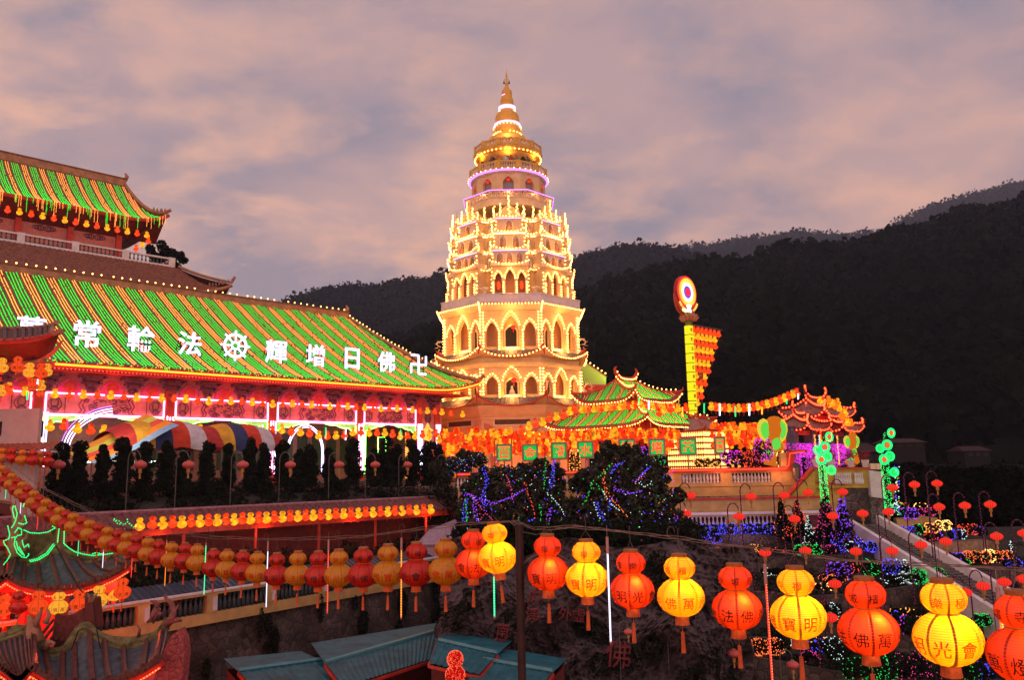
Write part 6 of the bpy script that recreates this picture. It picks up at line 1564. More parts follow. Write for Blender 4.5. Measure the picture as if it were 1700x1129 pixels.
lamp('gate_lamp', (0, -1.6, 1.2), 90, (1, .1, .5), .3, gt); lamp('gate_lamp', (0, -2.6, zt3-.4), 160, (1, .08, .03), .3, gt); lamp('gate_lamp', (-3.6, -2.4, zs3-.5), 130, (1, .08, .03), .3, gt)
for i in range(9): a = i/8; gourd_small('yr'[i % 2], Vector((gc.x, 69, gz))+U*(-1.7+3.4*a)-W*1.1+Vector((0, 0, zt3+1.15-.25*math.sin(a*PI))), '%s gourd lantern, %s from the left on the gateway roof ridge' % (CN['yr'[i % 2]], ordn(i)), 'gourd lanterns on the gateway roof', .95)
for i, (px, py) in enumerate(((1376, 666), (1381, 671), (1387, 676), (1393, 679), (1398, 689), (1403, 687), (1399, 694), (1407, 703), (1413, 704))):
    gourd_small('oy'[i % 2], at(px, py, 65.5), '%s gourd lantern, %s down the right roof slope of the gateway' % (CN['oy'[i % 2]], ordn(i)), 'gourd lanterns on the gateway roof', .95)

# cobra lantern sculpture
def serpent(px, top, base, Y, label, s_=1.):
    c = at(px, base, Y); t = thing('serpent_lantern', label, 'lantern sculpture', c, 0, 'serpent lantern sculptures by the gateway'); k = mpp(Y); H = (base-top)*k
    Eo = em('lit_orange_silk', (.75, .17, .01), .85); Eg = em('lit_green_silk', (.15, .80, .08), .9); Ey = em('lit_yellow_silk', (.80, .62, .05), 1.)
    P = [(-.6*s_, .3, .25*s_), (.1*s_, .1, .2*s_), (.45*s_, 0, .45*s_), (.35*s_, 0, H*.35), (.15*s_, 0, H*.55), (.2*s_, 0, H*.75), (.25*s_, 0, H*.95)]
    mb = MB(); mb.tube(P, [.35*s_, .5*s_, .55*s_, .45*s_, .42*s_, .62*s_, .45*s_], 12); mb.build('body', Eo, t, True)
    mb = MB(); mb.lathe([(.0, -.3*s_), (.45*s_, -.15*s_), (.55*s_, .05*s_), (.35*s_, .25*s_), (0, .32*s_)], (.25*s_, -.05, H*.97), 14); mb.build('head', Eo, t, True)
    mb = MB()
    for sg in (-1, 1):
        mb.lathe([(0, -1.0*s_), (.3*s_, -.7*s_), (.5*s_, -.1*s_), (.5*s_, .35*s_), (.3*s_, .7*s_), (0, .85*s_)], (.2*s_+sg*(.72 if sg < 0 else .55)*s_, .05, H*.76), 12, sq=.5)
    mb.build('hood_lobe', Ey, t, True)
    mb = MB()
    for sg in (-1, 1): mb.lathe([(0, -.75*s_), (.26*s_, -.45*s_), (.36*s_, 0), (.26*s_, .4*s_), (0, .6*s_)], (.2*s_+sg*(.70 if sg < 0 else .52)*s_, -.22*s_, H*.76), 10, sq=.5)
    mb.lathe([(0, -.6*s_), (.3*s_, -.3*s_), (.34*s_, .2*s_), (0, .7*s_)], (.22*s_, -.34*s_, H*.42), 10, sq=.5); mb.lathe([(0, -.25*s_), (.55*s_, 0), (0, .25*s_)], (-.45*s_, -.3, .75*s_), 10)
    mb.build('green_scale_patch', Eg, t, True)
    mb = MB(); mb.lathe([(0, -.35*s_), (.4*s_, -.2*s_), (.55*s_, 0), (.4*s_, .3*s_), (0, .4*s_)], (-.55*s_, .0, .45*s_), 12); mb.build('coil', Eo, t, True)
serpent(1284, 697, 769, 60, 'orange cobra lantern with green hood lobes standing left of the gateway')
serpent(1416, 722, 772, 62, 'small orange serpent lantern with green patches right of the gateway', .55)
# green flower pole lights
def fpole(px, top, base, Y, label):
    k = mpp(Y); c = at(px, base, Y); H = (base-top)*k; t = thing('flower_pole', label, 'light sculpture', c, 0, 'green bulb poles with lit flowers')
    mb = MB(); mb.tube([(0, 0, 0), (-.05, 0, H*.5), (-.1, 0, H*.8), (.1, 0, H*.9), (.3, 0, H)], .07, 6); mb.build('stem', M_black, t)
    mb = MB(); B_ = []
    for i in range(420): a = rnd.uniform(0, 6.28); z = rnd.uniform(0, H*.72); B_.append((-.03+.24*math.cos(a), .24*math.sin(a), z))
    for i in range(50): f = rnd.uniform(.72, 1); B_.append((rnd.uniform(-.1, .1)+(f-.75)*1.2-.1, 0, H*f))
    mb.bulbs(B_, .03); mb.build('green_bulb_wrap', em('pole_green_bulb', (.02, 1, .15), 1.6, False), t)
    for q, (x, z, r_, red) in enumerate(((.45, H*.99, .30, 1), (.12, H*.84, .32, 1), (-.35, H*.80, .26, 0), (-.15, H*.66, .32, 1), (.22, H*.70, .30, 0), (.42, H*.50, .28, 0))):
        mb = MB()
        for rr_ in (r_, r_*.72): mb.tube([(x+rr_*math.cos(a)*(.8 if q == 0 else 1), -.25, z+rr_*math.sin(a)) for a in np.linspace(0, 2*PI, 15)], .032, 5)
        f = mb.build('flower_ring', E_greenr, t); mb = MB(); mb.lathe([(0, .1), (r_*.45, .04), (r_*.52, 0), (0, 0)], n=10, T=lambda a, b, c_: (x+a, -.27-c_, z+b)); mb.build('flower_heart', em('flower_red', (1, .08, .02), 1.8) if red else E_grt, t)
fpole(1371, 728, 838, 51, 'green bulb wrapped pole with lit red flowers before the yellow stair wall')
fpole(1477, 722, 852, 52, 'green bulb wrapped pole with lit red flowers right of the white block')
mb = MB(); B_ = {}
for i in range(60): B_.setdefault(rnd.choice('rgbw'), []).append(at(rnd.uniform(1484, 1493), rnd.uniform(775, 850), 52))
t = thing('bulb_string', 'loose string of coloured bulbs hanging right of the green flower pole', 'light string', at(1488, 850, 52)); 
for c, P in B_.items(): mb = MB(); mb.bulbs([p-Vector(t.location) for p in P], .05); mb.build('bulbs', {'r': E_redt, 'g': E_grt, 'b': E_blue, 'w': E_wh}[c], t)
# dark houses on the slope
for i, (x0, x1, y0, y1, Y) in enumerate(((1420, 1470, 736, 770, 85), (1478, 1542, 728, 745, 95), (1600, 1650, 741, 760, 120))):
    a, b = at(x0, y1, Y), at(x1, y1, Y); h_ = (y1-y0)*mpp(Y); w_ = b.x-a.x; t = thing('hillside_house', ['house with a dull red roof just right of the gateway', 'house with a pale gable wall right of the red roofed house', 'faint dark house among trees far right on the slope'][i], 'house', a)
    mb = MB(); mb.box((.3, .3, -4), (w_-.3, 5, h_*.6)); mb.build('wall', mat('dim_plaster_%d' % i, (.014, .011, .011) if i < 2 else (.006, .006, .006), .9), t)
    mb = MB(); mb.add([(0, 0, h_*.55), (w_, 0, h_*.55), (w_-.5, 2.6, h_), (.5, 2.6, h_), (0, 5.2, h_*.55), (w_, 5.2, h_*.55)], [(0, 1, 2, 3), (3, 2, 5, 4), (0, 3, 4), (1, 5, 2)]); mb.build('roof', mat('dull_red_roof', (.028, .006, .006), .8, .3), t)
    mb = MB(); 
    for q in range(3): mb.box((w_*(.2+.25*q), .27, h_*.1), (w_*(.2+.25*q)+.7, .295, h_*.42))
    mb.build('window', M_dark, t)

# ================================================================== HILLSIDE GARDEN
def gz_(Y): return -4.62-(52-Y)*.22
Pn = Vector((0, -.22, 1)).normalized(); P0 = Vector((0, 52, -4.62))
def gs(px, py): return hit(px, py, P0, Pn)          # point of the garden slope seen at a photo pixel
mb = MB(); mb.grid(lambda a, b: (3+a*60, 56.2-b*32, gz_(56.2-b*32)-.95+.12*math.sin(a*50)*math.sin(b*30)), 50, 40, flip=True); struct(mb.build('garden_slope', M_soil))
def gwall(pts, h, label, m=M_rubble, th=.4):
    W_ = [gs(px, py) for px, py in pts]; t = MB(); o = W_[0].copy(); n = len(W_)*8-7; Q = []
    for i in range(n):
        f = i/8; j = min(int(f), len(W_)-2); Q.append(W_[j].lerp(W_[j+1], f-j)-o)
    zt_ = [q.z for q in Q]
    t.grid(lambda a, b: (lambda q: (q.x, q.y-.12*b+.03*math.sin(a*80), q.z-h*b))(Q[int(round(a*(n-1)))]), n-1, 4, flip=True)
    t.grid(lambda a, b: (lambda q: (q.x, q.y+b*th, q.z+.02))(Q[int(round(a*(n-1)))]), n-1, 1)
    t.grid(lambda a, b: (lambda q: (q.x, q.y+th+.001, q.z+.02-h*b))(Q[int(round(a*(n-1)))]), n-1, 1)
    o_ = t.build('garden_retaining_wall', m, None, False, o); tag(o_, label, 'wall', 'rubble retaining walls of the garden')
gwall([(1130, 892), (1220, 886), (1300, 890), (1420, 892)], 1.0, 'dark rubble wall just below the blue lit hedge')
gwall([(1130, 925), (1190, 923), (1270, 928), (1400, 922), (1478, 908)], 1.3, 'rubble garden wall below the long row of coloured hedges, left of the steps')
gwall([(1120, 988), (1250, 983), (1350, 992), (1430, 988), (1530, 972), (1590, 985)], 1.5, 'rubble garden wall under the green lit hedge beside the steps')
gwall([(1180, 1058), (1290, 1062), (1360, 1038), (1440, 1044), (1530, 1058), (1640, 1030), (1720, 1020)], 1.4, 'rubble garden wall passing behind the big amber lanterns')
gwall([(1100, 1100), (1250, 1093), (1390, 1118), (1500, 1130), (1720, 1150)], 1.6, 'lowest rubble garden wall at the bottom right')
gwall([(1488, 862), (1530, 857), (1556, 860)], .75, 'short tan garden wall at the top right of the steps', M_yel)
M_tanw = mat('tan_rough_plaster', (.32, .20, .12), .9, .3, 4, .5)
gwall([(1530, 905), (1570, 900), (1640, 897), (1650, 900)], 1.0, 'tan garden wall lit orange behind the second row of lights', M_tanw)
gwall([(1560, 938), (1620, 948), (1720, 944)], .7, 'low rubble garden wall under the orange lit hedge at right')
# stair with two white parapets
S0, S1 = gs(1432, 880), gs(1705, 1050)
t = thing('garden_stair', 'long flight of grey steps between white sloping parapets going down to the right', 'stairs', (0, 0, 0)); mb = MB(); n = 40
S0.z += .35; S1.z += .35
dS = (S1-S0)/n; up = Vector((-dS.y, dS.x, 0)).normalized()
for i in range(n+2):
    a = S0+dS*i; zt_ = a.z; hx = dS.x*1.02
    v = [a-up*.95, a-up*.95+Vector((dS.x*1.05, dS.y*1.05, 0)), a+up*.95+Vector((dS.x*1.05, dS.y*1.05, 0)), a+up*.95]
    mb.add([(q.x, q.y, zt_) for q in v]+[(q.x, q.y, zt_-.9) for q in v], [(0, 1, 2, 3), (0, 4, 5, 1), (1, 5, 6, 2), (2, 6, 7, 3), (3, 7, 4, 0)])
mb.build('step', M_step, t)
for sg, nm in ((1, 'upper'), (-1, 'lower')):
    mb = MB(); a, b = S0+up*sg*1.1, S1+up*sg*1.1; dd = up*.14; a, b = a+Vector((0, 0, .55)), b+Vector((0, 0, .55))
    v = [a-dd, b-dd, b+dd, a+dd]; mb.add([(q.x, q.y, q.z) for q in v]+[(q.x, q.y, q.z-1.6) for q in v], [(0, 1, 2, 3), (0, 4, 5, 1), (1, 5, 6, 2), (2, 6, 7, 3), (3, 7, 4, 0)]); mb.build('white_parapet', M_white, t)
    mb = MB(); mb.tube([a+Vector((0, 0, .32)), b+Vector((0, 0, .32))], .025, 5); mb.build('handrail', M_black, t) if sg < 0 else None
for i in (4, 14, 24, 34): lamp('stair_lamp', S0+dS*i+Vector((0, 0, 1.9)), 18, (1, .7, .8), .2, t)

EC = {'blue': E_blue, 'violet': E_purple, 'green': E_grt, 'red': E_redt, 'pink': E_pink, 'magenta': E_magenta, 'white': E_wh, 'amber': E_amber, 'orange': em('orange_red_bulb', (1, .17, .04), 1.8, False), 'bright amber': em('bright_amber_bulb', (1, .5, .12), 3.2, False)}
def netbush(px, py, w_, h_, col, label, dens=1., shape='hedge', nl=None, Y=None):
    p = gs(px, py+h_/2) if Y is None else at(px, py+h_/2, Y); k = p.y/F; W_, H = w_*k/2, h_*k; g = random.Random(int(px*7+py))
    t = thing('lit_'+('hedge' if shape == 'hedge' else 'shrub'), label, 'hedge' if shape == 'hedge' else 'shrub', p)
    n = max(3, int(W_/max(.25, H*.45))); cs, rs = [], []
    if shape == 'cone':
        for i in range(7): f = i/6; cs.append((g.uniform(-.1, .1)*W_, 0, H*(.08+.85*f))); rs.append((W_*(1-f*.85), W_*.8*(1-f*.8), H*.13))
    elif shape == 'vee':
        for i in range(7): f = i/6; 
        for i in range(8): f = i/7; cs.append((W_*(f*.8)*(1 if i % 2 else -1), 0, H*(.15+.75*f))); rs.append((W_*.32, W_*.3, H*.15))
    else:
        for i in range(n): cs.append((-W_+2*W_*(i+.5)/n, g.uniform(-.1, .2), H*.5)); rs.append((W_/n*1.25, min(.7, max(.3, H*.6)), H*.5))
    leafy('foliage', cs, rs, nl or int(min(4500, 500+W_*H*900)), .065, M_leaf, t, int(px))
    cols_ = col if isinstance(col, (list, tuple)) else [col]; C_ = np.array(cs); R_ = np.array(rs)
    nb = int(min(1400, max(40, W_*2*H*95*dens))); bb = {c: [] for c in cols_}
    i = 0
    while i < nb:
        q = g.randrange(len(cs)); c = cols_[min(len(cols_)-1, int((cs[q][0]+W_)/(2*W_+1e-6)*len(cols_)))] if len(cols_) > 1 else cols_[0]
        a = g.uniform(0, PI*2); b = g.uniform(-1.2, 1.3); run = g.randint(1, 4); da, db = g.uniform(-.5, .5), g.uniform(-.5, .5)
        for _ in range(run):
            bb[c].append((C_[q][0]+R_[q][0]*1.08*math.cos(a)*math.cos(b), C_[q][1]+R_[q][1]*1.1*math.sin(a)*math.cos(b), C_[q][2]+R_[q][2]*1.1*math.sin(b))); a += da; b += db; i += 1
    for c, B_ in bb.items():
        if B_: mb = MB(); mb.bulbs(B_, .030*(1.2 if 'amber' in c else 1)*(p.y/45)); mb.build('net_light', EC[c], t)
    return t
NB = [
 (1208, 879, 146, 16, 'blue', 'long hedge under blue net lights below the lower cream wall', 1.3), (1293, 877, 24, 16, 'orange', 'orange-red lit hedge end beside the long blue hedge', 2),
 (1172, 895, 46, 14, 'blue', 'short blue lit hedge on the ledge under the long blue hedge', 1.3), (1152, 909, 26, 10, 'green', 'small green lit hedge left under the short blue one', 1),
 (1252, 912, 26, 12, 'amber', 'amber bulb lit hedge hanging over the second wall', 2), (1288, 914, 40, 7, 'red', 'thin red lit hedge right of the hanging amber one', 1),
 (1344, 914, 40, 15, 'green', 'green lit hedge at the foot of the red and white lit trees', 1.4), (1378, 913, 26, 12, 'pink', 'pink lit hedge right of the green one below the trees', 1.3),
 (1423, 909, 64, 16, ('blue', 'white', 'blue', 'blue'), 'blue hedge with a white lit middle beside the top of the steps', 2), (1449, 898, 44, 6, 'amber', 'amber bulb rope hedge along the top of the blue and white hedge', 2.5), (1466, 905, 12, 13, 'bright amber', 'amber lit hedge corner at the edge of the steps', 3),
 (1396, 950, 34, 26, 'violet', 'violet lit heart-shaped shrub above the red lantern lid', 2), (1420, 943, 18, 18, 'red', 'red lit shrub right of the violet heart', 1.5), (1449, 944, 24, 26, 'green', 'shrub outlined with green heart loops left of the blue bush', 1),
 (1483, 943, 20, 22, 'blue', 'bright blue lit bush above the white speckled hedge', 3), (1502, 942, 26, 20, 'white', 'white lit bush right of the bright blue bush', 2.4), (1497, 962, 56, 14, 'white', 'dark hedge speckled with white bulbs', .8), (1543, 958, 48, 24, 'green', 'bright green lit hedge next to the lower parapet', 3.2),
 (1540, 937, 26, 8, 'violet', 'low violet lit hedge behind the green one', 1),
 (1487, 846, 24, 18, ('white', 'green'), 'white and green lit bush at the top of the steps', 1.5), (1497, 842, 20, 12, 'orange', 'orange lit bush near the upper flower pole', 3), (1512, 853, 20, 16, 'violet', 'violet lit round bush on the top terrace', 3), (1528, 840, 20, 7, 'bright amber', 'small bright amber flame-like bush on the top terrace', 3), (1541, 850, 22, 12, 'pink', 'pink lit bush at the right of the top terrace', 1.5),
 (1489, 884, 22, 13, 'amber', 'amber lit hedge right of the stair top', 2), (1510, 886, 22, 20, 'blue', 'blue lit triangular bush on the second right terrace', 1.8), (1526, 880, 14, 16, 'green', 'green lit bush right of the blue triangle', 2), (1545, 877, 24, 14, 'amber', 'amber lit bush left of the brightest hedge', 2), (1568, 873, 21, 14, 'bright amber', 'brightest amber lit hedge of the second right terrace', 5),
 (1552, 891, 30, 12, ('red', 'violet'), 'red and violet lit hedge under the brightest amber one', 1.5), (1585, 888, 16, 14, 'blue', 'blue lit bush under the red row', 2.4), (1597, 888, 12, 14, 'white', 'white lit bush between blue and red bushes', 2), (1609, 880, 32, 16, 'red', 'long red lit hedge on the second right terrace', 1.8), (1631, 883, 12, 13, 'blue', 'blue lit bush at the right end of the red hedge', 2),
 (1585, 928, 34, 16, ('blue', 'violet'), 'blue and violet lit hedge at the left of the third right terrace', 1.2), (1606, 934, 8, 9, 'green', 'tiny green lit bush before the long orange hedge', 2.4), (1622, 926, 36, 18, 'orange', 'orange lit hedge at the left of the glowing third row', 3), (1645, 924, 14, 18, 'bright amber', 'brightest amber bush in the middle of the third row', 5), (1666, 925, 30, 17, 'orange', 'red-orange lit hedge at the right of the third row', 2.6), (1682, 936, 28, 12, 'blue', 'blue lit hedge at the far right below the orange row', 1.4),
 (1385, 1018, 24, 26, 'white', 'white outlined heart bush between two big lanterns', .9), (1508, 1018, 50, 12, 'amber', 'amber bulb swag hedge between the red and amber lanterns', .9), (1490, 1024, 12, 14, 'blue', 'small blue lit bush under the amber swag', 2),
 (1262, 1077, 76, 24, 'orange', 'glowing orange-red hedge under the red lantern', 4.2), (1298, 1068, 26, 34, 'white', 'white lit spray bush right of the glowing orange hedge', 1.2), (1344, 1062, 44, 8, 'amber', 'amber lit bush just under the amber lantern tassel', 1.6), (1336, 1076, 16, 18, 'blue', 'left blue lit heart bush under the amber lantern', 1.8), (1360, 1076, 18, 20, 'blue', 'right blue lit heart bush under the amber lantern', 1.8), (1348, 1092, 26, 14, 'pink', 'pink lit bush between and below the blue hearts', 1.2),
 (1392, 1080, 36, 32, 'white', 'white lit V-shaped bush left of the lowest red lantern', .8), (1462, 1108, 44, 46, 'green', 'big bright green lit bush under the lowest red lantern', 1.6), (1420, 1112, 36, 30, 'green', 'sparser green lit bush left of the big green one', .8), (1526, 1042, 44, 30, 'magenta', 'dark bush with magenta bulbs left of the biggest amber lantern', .4), (1525, 1108, 70, 40, 'pink', 'wide dark bush with scattered pink bulbs below the amber lantern', .45),
 (1612, 1114, 24, 32, 'green', 'green lit bush at the bottom right corner group', .8), (1648, 1115, 54, 26, 'blue', 'blue speckled bush at the bottom right', .7), (1635, 1031, 30, 18, 'green', 'green lit hedge right of the biggest amber lantern', 3.2), (1630, 1009, 26, 12, 'white', 'white speckled bush above the green hedge', 1), (1650, 1022, 26, 16, 'amber', 'amber and white lit bush behind the hanging tube', 1.2), (1646, 1088, 28, 26, 'orange', 'red-orange lit bush right of the biggest amber lantern', 1.8),
 (1180, 960, 30, 26, ('red', 'white'), 'red speckled bush behind the amber lantern at the garden left', .9), (1195, 946, 40, 8, 'amber', 'thin amber lit hedge left of the red lantern', .9), (1163, 975, 24, 24, 'green', 'green and white lit bush beside the amber lantern', .9), (1290, 950, 46, 12, 'white', 'white speckled hedge between the red and amber lanterns', .5), (1384, 962, 40, 12, 'orange', 'orange bulb hedge right of the amber lantern neck', 1.5), (1370, 975, 26, 10, 'bright amber', 'amber hanging bulbs over the wall by the amber lantern', 1.6)]
for b in NB: netbush(*b[:5], b[5], b[6])
netbush(1680, 911, 12, 20, 'white', 'small white lit cone tree at the far right', 2, 'cone')
netbush(1326, 868, 44, 62, 'red', 'tall dark tree with red bulb strands on its left half', .55, 'cone', 4500); netbush(1300, 860, 30, 60, 'orange', 'dark tree with orange bulb strands left of the red one', .2, 'cone', 4000)
netbush(1345, 884, 22, 44, 'white', 'narrow cypress traced with white bulbs', .9, 'cone'); netbush(1376, 862, 46, 72, 'pink', 'dark tree with pink bulb strands between the white and blue ones', .3, 'cone', 5000); netbush(1404, 866, 44, 78, ('violet', 'blue'), 'tall shrub wrapped in violet and blue bulbs below the stone buttress', .8, 'cone', 3000)
leafg = [tuple(gs(g.uniform(1130, 1700), g.uniform(880, 1125))) for _ in range(520)]
tag(leafy('garden_planting', [(c[0], c[1], c[2]-1.0) for c in leafg], [(.75, .6, .35)]*520, 46000, .08, M_leaf2, None, 15), 'low dark planting covering the stepped garden', 'ground cover', kind='stuff')
# dark trees beyond the garden
for i, (px, py, r_, Y) in enumerate(((1560, 800, 60, 70), (1640, 820, 70, 66), (1700, 860, 60, 60), (1500, 790, 40, 72), (1610, 860, 45, 60))):
    p = at(px, py, Y); R = r_*mpp(Y); t = thing('dark_tree', 'dark round crowned tree behind the garden, %s' % ['under the highest crook lanterns', 'second from right edge', 'cut by right edge', 'nearest the flower pole', 'lowest and nearest'][i], 'tree', (p.x, p.y, -9))
    cs = [(g.uniform(-R, R)*.7, g.uniform(-R, R)*.6, p.z+9-R*.4+g.uniform(-R, R)*.6) for _ in range(12)]
    leafy('crown', cs, [R*.42]*12, 6000, .22, M_forest, t, i+500); mb = MB(); mb.tube([(0, 0, 0), (0, 0, p.z+9-R*.4)], [.3, .15], 7); mb.build('trunk', M_trunk, t)

cs = [(g.uniform(24, 66), g.uniform(57, 74), g.uniform(-9.5, -1.6)) for _ in range(260)]
tag(leafy('wooded_bank', cs, [(1.9, 1.5, 1.5)]*260, 42000, .2, M_forest, None, 44), 'black wooded bank beyond the garden under the hillside houses', 'wood', kind='stuff')
# lit crook posts
CR = [(1146, 823), (1138.5, 853), (1246.7, 824.6), (1226.7, 858), (1301.7, 822.7), (1341, 818), (1319, 862), (1398.7, 817), (1382, 857), (1432, 853), (1475, 850), (1481.5, 810), (1518, 805), (1555.6, 803), (1559, 842), (1601.7, 840), (1643.8, 838), (1654.5, 891), (1700, 886), (1114, 911), (1191, 916), (1270, 918), (1337, 915), (1421, 916), (1481, 915), (1529, 905), (1570, 899.5), (1386, 970), (1632, 973.5), (1667, 967), (1699, 962), (1378.6, 1026), (1296, 1010), (1602, 984)]
for i, (px, py) in enumerate(CR):
    f = (py-800)/230; R = 8.2+2.6*max(0, f)
    base = py+95 if py < 940 else py+80
    p = gs(px, base); Y = p.y; H = max(2.2, at(px, py, Y).z-p.z+.3)
    near_ = min(CR, key=lambda q: (abs(q[0]-px)+abs(q[1]-py)) if q != (px, py) else 1e9)
    pos = '%s garden row, %s from the left' % ('upper' if py < 835 else 'second' if py < 880 else 'third' if py < 940 else 'lowest', ordn(sum(1 for q in CR if (q[1] < 835, q[1] < 880, q[1] < 940) == (py < 835, py < 880, py < 940) and q[0] < px)))
    crook(px, py, Y, True, 'red round lantern on pink crook post, '+pos, 'lit red lanterns on crook posts', R, 1, 2.6)
for i, (px, py, lab) in enumerate(((1129, 1066, 'left of the red lit hedge wall'), (1218, 1086, 'left of the glowing orange hedge'), (1316, 1105, 'under the amber lantern'), (1425, 1123, 'at the bottom edge'), (1043, 1050, 'before the rock face'))):
    crook(px, py, 34 if i < 4 else 27, False, 'unlit pink round lantern on a crook post '+lab, 'unlit pink lanterns in the lower garden', 9.6 if i < 4 else 7, 1, 2.9)

# ================================================================== BIG DARK TREES WITH LIGHT STRINGS
def bigtree(label, blobs, Y, n, seed, base, gname=None):
    k = mpp(Y); o = at(*base, Y); t = thing('broad_tree', label, 'tree', o); cs, rs = [], []
    g = random.Random(seed)
    for px, py, rx, ry in blobs:
        p = at(px, py, Y)-o; cs.append((p.x, p.y, p.z)); rs.append((rx*k, rx*k*.8, ry*k))
        for _ in range(7): a, b = g.uniform(0, 6.28), g.uniform(-1, 1.2); cs.append((p.x+rx*k*math.cos(a)*math.cos(b), p.y-abs(rx*k*.7*math.sin(a)), p.z+ry*k*math.sin(b))); rs.append((rx*k*.3, rx*k*.3, ry*k*.28))
    n0 = len(cs)
    for _ in range(150):
        q = g.randrange(n0); a, b = g.uniform(0, 6.28), g.uniform(-.2, 1.5); f = g.uniform(1.0, 1.35); c_, r_ = cs[q], rs[q]
        cs.append((c_[0]+r_[0]*f*math.cos(a)*math.cos(b), c_[1]-abs(r_[1]*.5*math.sin(a)), c_[2]+r_[2]*f*math.sin(b))); z_ = g.uniform(.08, .26); rs.append((z_, z_, z_*g.uniform(.8, 1.6)))
    leafy('crown', cs, rs, n, .10, mat('glossy_tree_leaf', (.050, .052, .030), .7, .6, 2), t, seed); leafy('inner_crown', cs, [tuple(.8*x for x in r_) for r_ in rs], n//3, .16, M_leaf, t, seed+1)  # crown leaves coloured paler, the bulbs' light on them put into the colour
    mb = MB(); mb.tube([(0, 0, -1), (.2, 0, 1), (.1, 0, 2.2)], [.3, .22, .1], 8)
    for q in range(6): c = cs[(q*8) % len(cs)]; mb.tube([(.1, 0, 1.+q*.1), (c[0]*.5, c[1]*.5, c[2]*.6), c], [.12, .08, .03], 6)
    mb.build('trunk', M_trunk, t); return t, o
bigtree('broad dark tree left of centre, strung with blue, green and pink bulbs', [(798, 806, 22, 22), (836, 800, 34, 26), (884, 796, 30, 26), (915, 812, 22, 30), (800, 848, 30, 34), (850, 850, 42, 40), (902, 856, 36, 34), (776, 846, 14, 26)], 43, 26000, 21, (850, 900))
bigtree('taller dark tree right of centre, strung with orange and green bulbs', [(1012, 758, 20, 16), (1034, 770, 26, 24), (1062, 795, 34, 28), (1000, 806, 44, 34), (1075, 832, 46, 34), (1108, 870, 34, 28), (958, 862, 38, 36), (1020, 870, 56, 44), (1130, 890, 20, 18)], 44, 34000, 22, (1030, 920))
bigtree('leafy tree in the courtyard before the lantern nets, dotted with bulbs', [(760, 772, 22, 16), (790, 764, 16, 12), (735, 782, 16, 14)], 60, 7000, 23, (760, 800))
STR = [('blue', [(800, 778), (806, 800), (801, 825), (803, 845)]), ('green', [(835, 755), (832, 775), (827, 795)]), ('green', [(908, 760), (904, 785), (903, 812)]), ('blue', [(918, 765), (916, 790), (911, 815)]), ('violet', [(768, 820), (790, 828), (815, 838), (840, 830), (868, 815)]), ('blue', [(772, 830), (768, 860), (770, 880)]), ('green', [(773, 830), (776, 855), (775, 870)]), ('violet', [(785, 830), (788, 860), (800, 880)]), ('green', [(896, 840), (898, 855), (899, 866)]), ('white', [(908, 818), (920, 830), (934, 850)]), ('violet', [(912, 845), (906, 870), (900, 890)]), ('pink', [(955, 872), (957, 895)]), ('pink', [(840, 790), (848, 810), (852, 830)]), ('pink', [(780, 820), (800, 845), (822, 870)]), ('red', [(870, 800), (880, 830), (888, 860)]),
       ('orange', [(1003, 780), (1003, 800), (1012, 825), (1030, 845), (1042, 858)]), ('green', [(985, 800), (975, 825), (968, 838)]), ('green', [(990, 805), (1000, 815), (1006, 820)]), ('white', [(1000, 815), (1012, 835), (1030, 850)]), ('blue', [(1055, 800), (1065, 788), (1075, 777)]), ('violet', [(1020, 815), (1045, 820), (1065, 816)]), ('blue', [(988, 835), (996, 855), (1004, 875)]), ('white', [(986, 835), (995, 860), (1003, 880)]), ('green', [(1015, 770), (1005, 785), (990, 792)]), ('blue', [(1030, 770), (1020, 775), (1012, 790)]), ('orange', [(1070, 785), (1060, 797), (1052, 805)]), ('violet', [(1120, 860), (1125, 880), (1130, 895)]), ('red', [(1000, 795), (1003, 812), (1008, 830)]), ('blue', [(1012, 830), (1010, 850)]), ('amber', [(948, 730), (953, 750), (957, 765)]), ('white', [(1060, 803), (1070, 808), (1082, 800)]), ('green', [(850, 893), (852, 930), (853, 975)]), ('red', [(832, 960), (838, 985)]), ('green', [(918, 885), (924, 905)]), ('blue', [(876, 868), (884, 862)])]
for i, (c, P) in enumerate(STR):
    Y0 = 40.3 if P[0][0] < 940 else 40.0
    if P[0][1] < 760: Y0 = 57
    pts = [at(px, py, Y0+g.uniform(-.3, .3)) for px, py in P]; o = pts[0].copy(); mb = MB(); B_ = []
    for s_ in range(2 if c in ('blue', 'violet') else 1): B_ += line_pts([p-o+Vector((s_*.12, 0, s_*.05)) for p in pts], .125, .045)
    mb.bulbs(B_, .031); ob = mb.build('bulb_string', EC[c], None, False, o)
    tag(ob, '%s bulb string on the %s dark tree, %s from the left of all' % (c, 'left' if P[0][0] < 940 else 'right', ordn(sum(1 for q in STR if q[1][0][0] < P[0][0]))), 'light string', 'bulb strings draped over the dark trees')
sp_ = {}
for _ in range(330):
    a = g.random(); px, py = (g.uniform(765, 940), g.uniform(770, 890)) if a < .5 else (g.uniform(950, 1140), g.uniform(760, 910)); sp_.setdefault(g.choice(['blue', 'blue', 'violet', 'green', 'pink', 'red', 'white']), []).append(at(px, py, 40.4))
for _ in range(90): sp_.setdefault(g.choice(['blue', 'green', 'pink', 'white']), []).append(at(g.uniform(740, 830), g.uniform(752, 790), 57.5))
for c, P in sp_.items(): mb = MB(); mb.bulbs(P, .027); tag(mb.build('scattered_bulbs', EC[c]), 'scattered %s bulbs sprinkled through the two dark trees' % c, 'bulbs', kind='stuff')
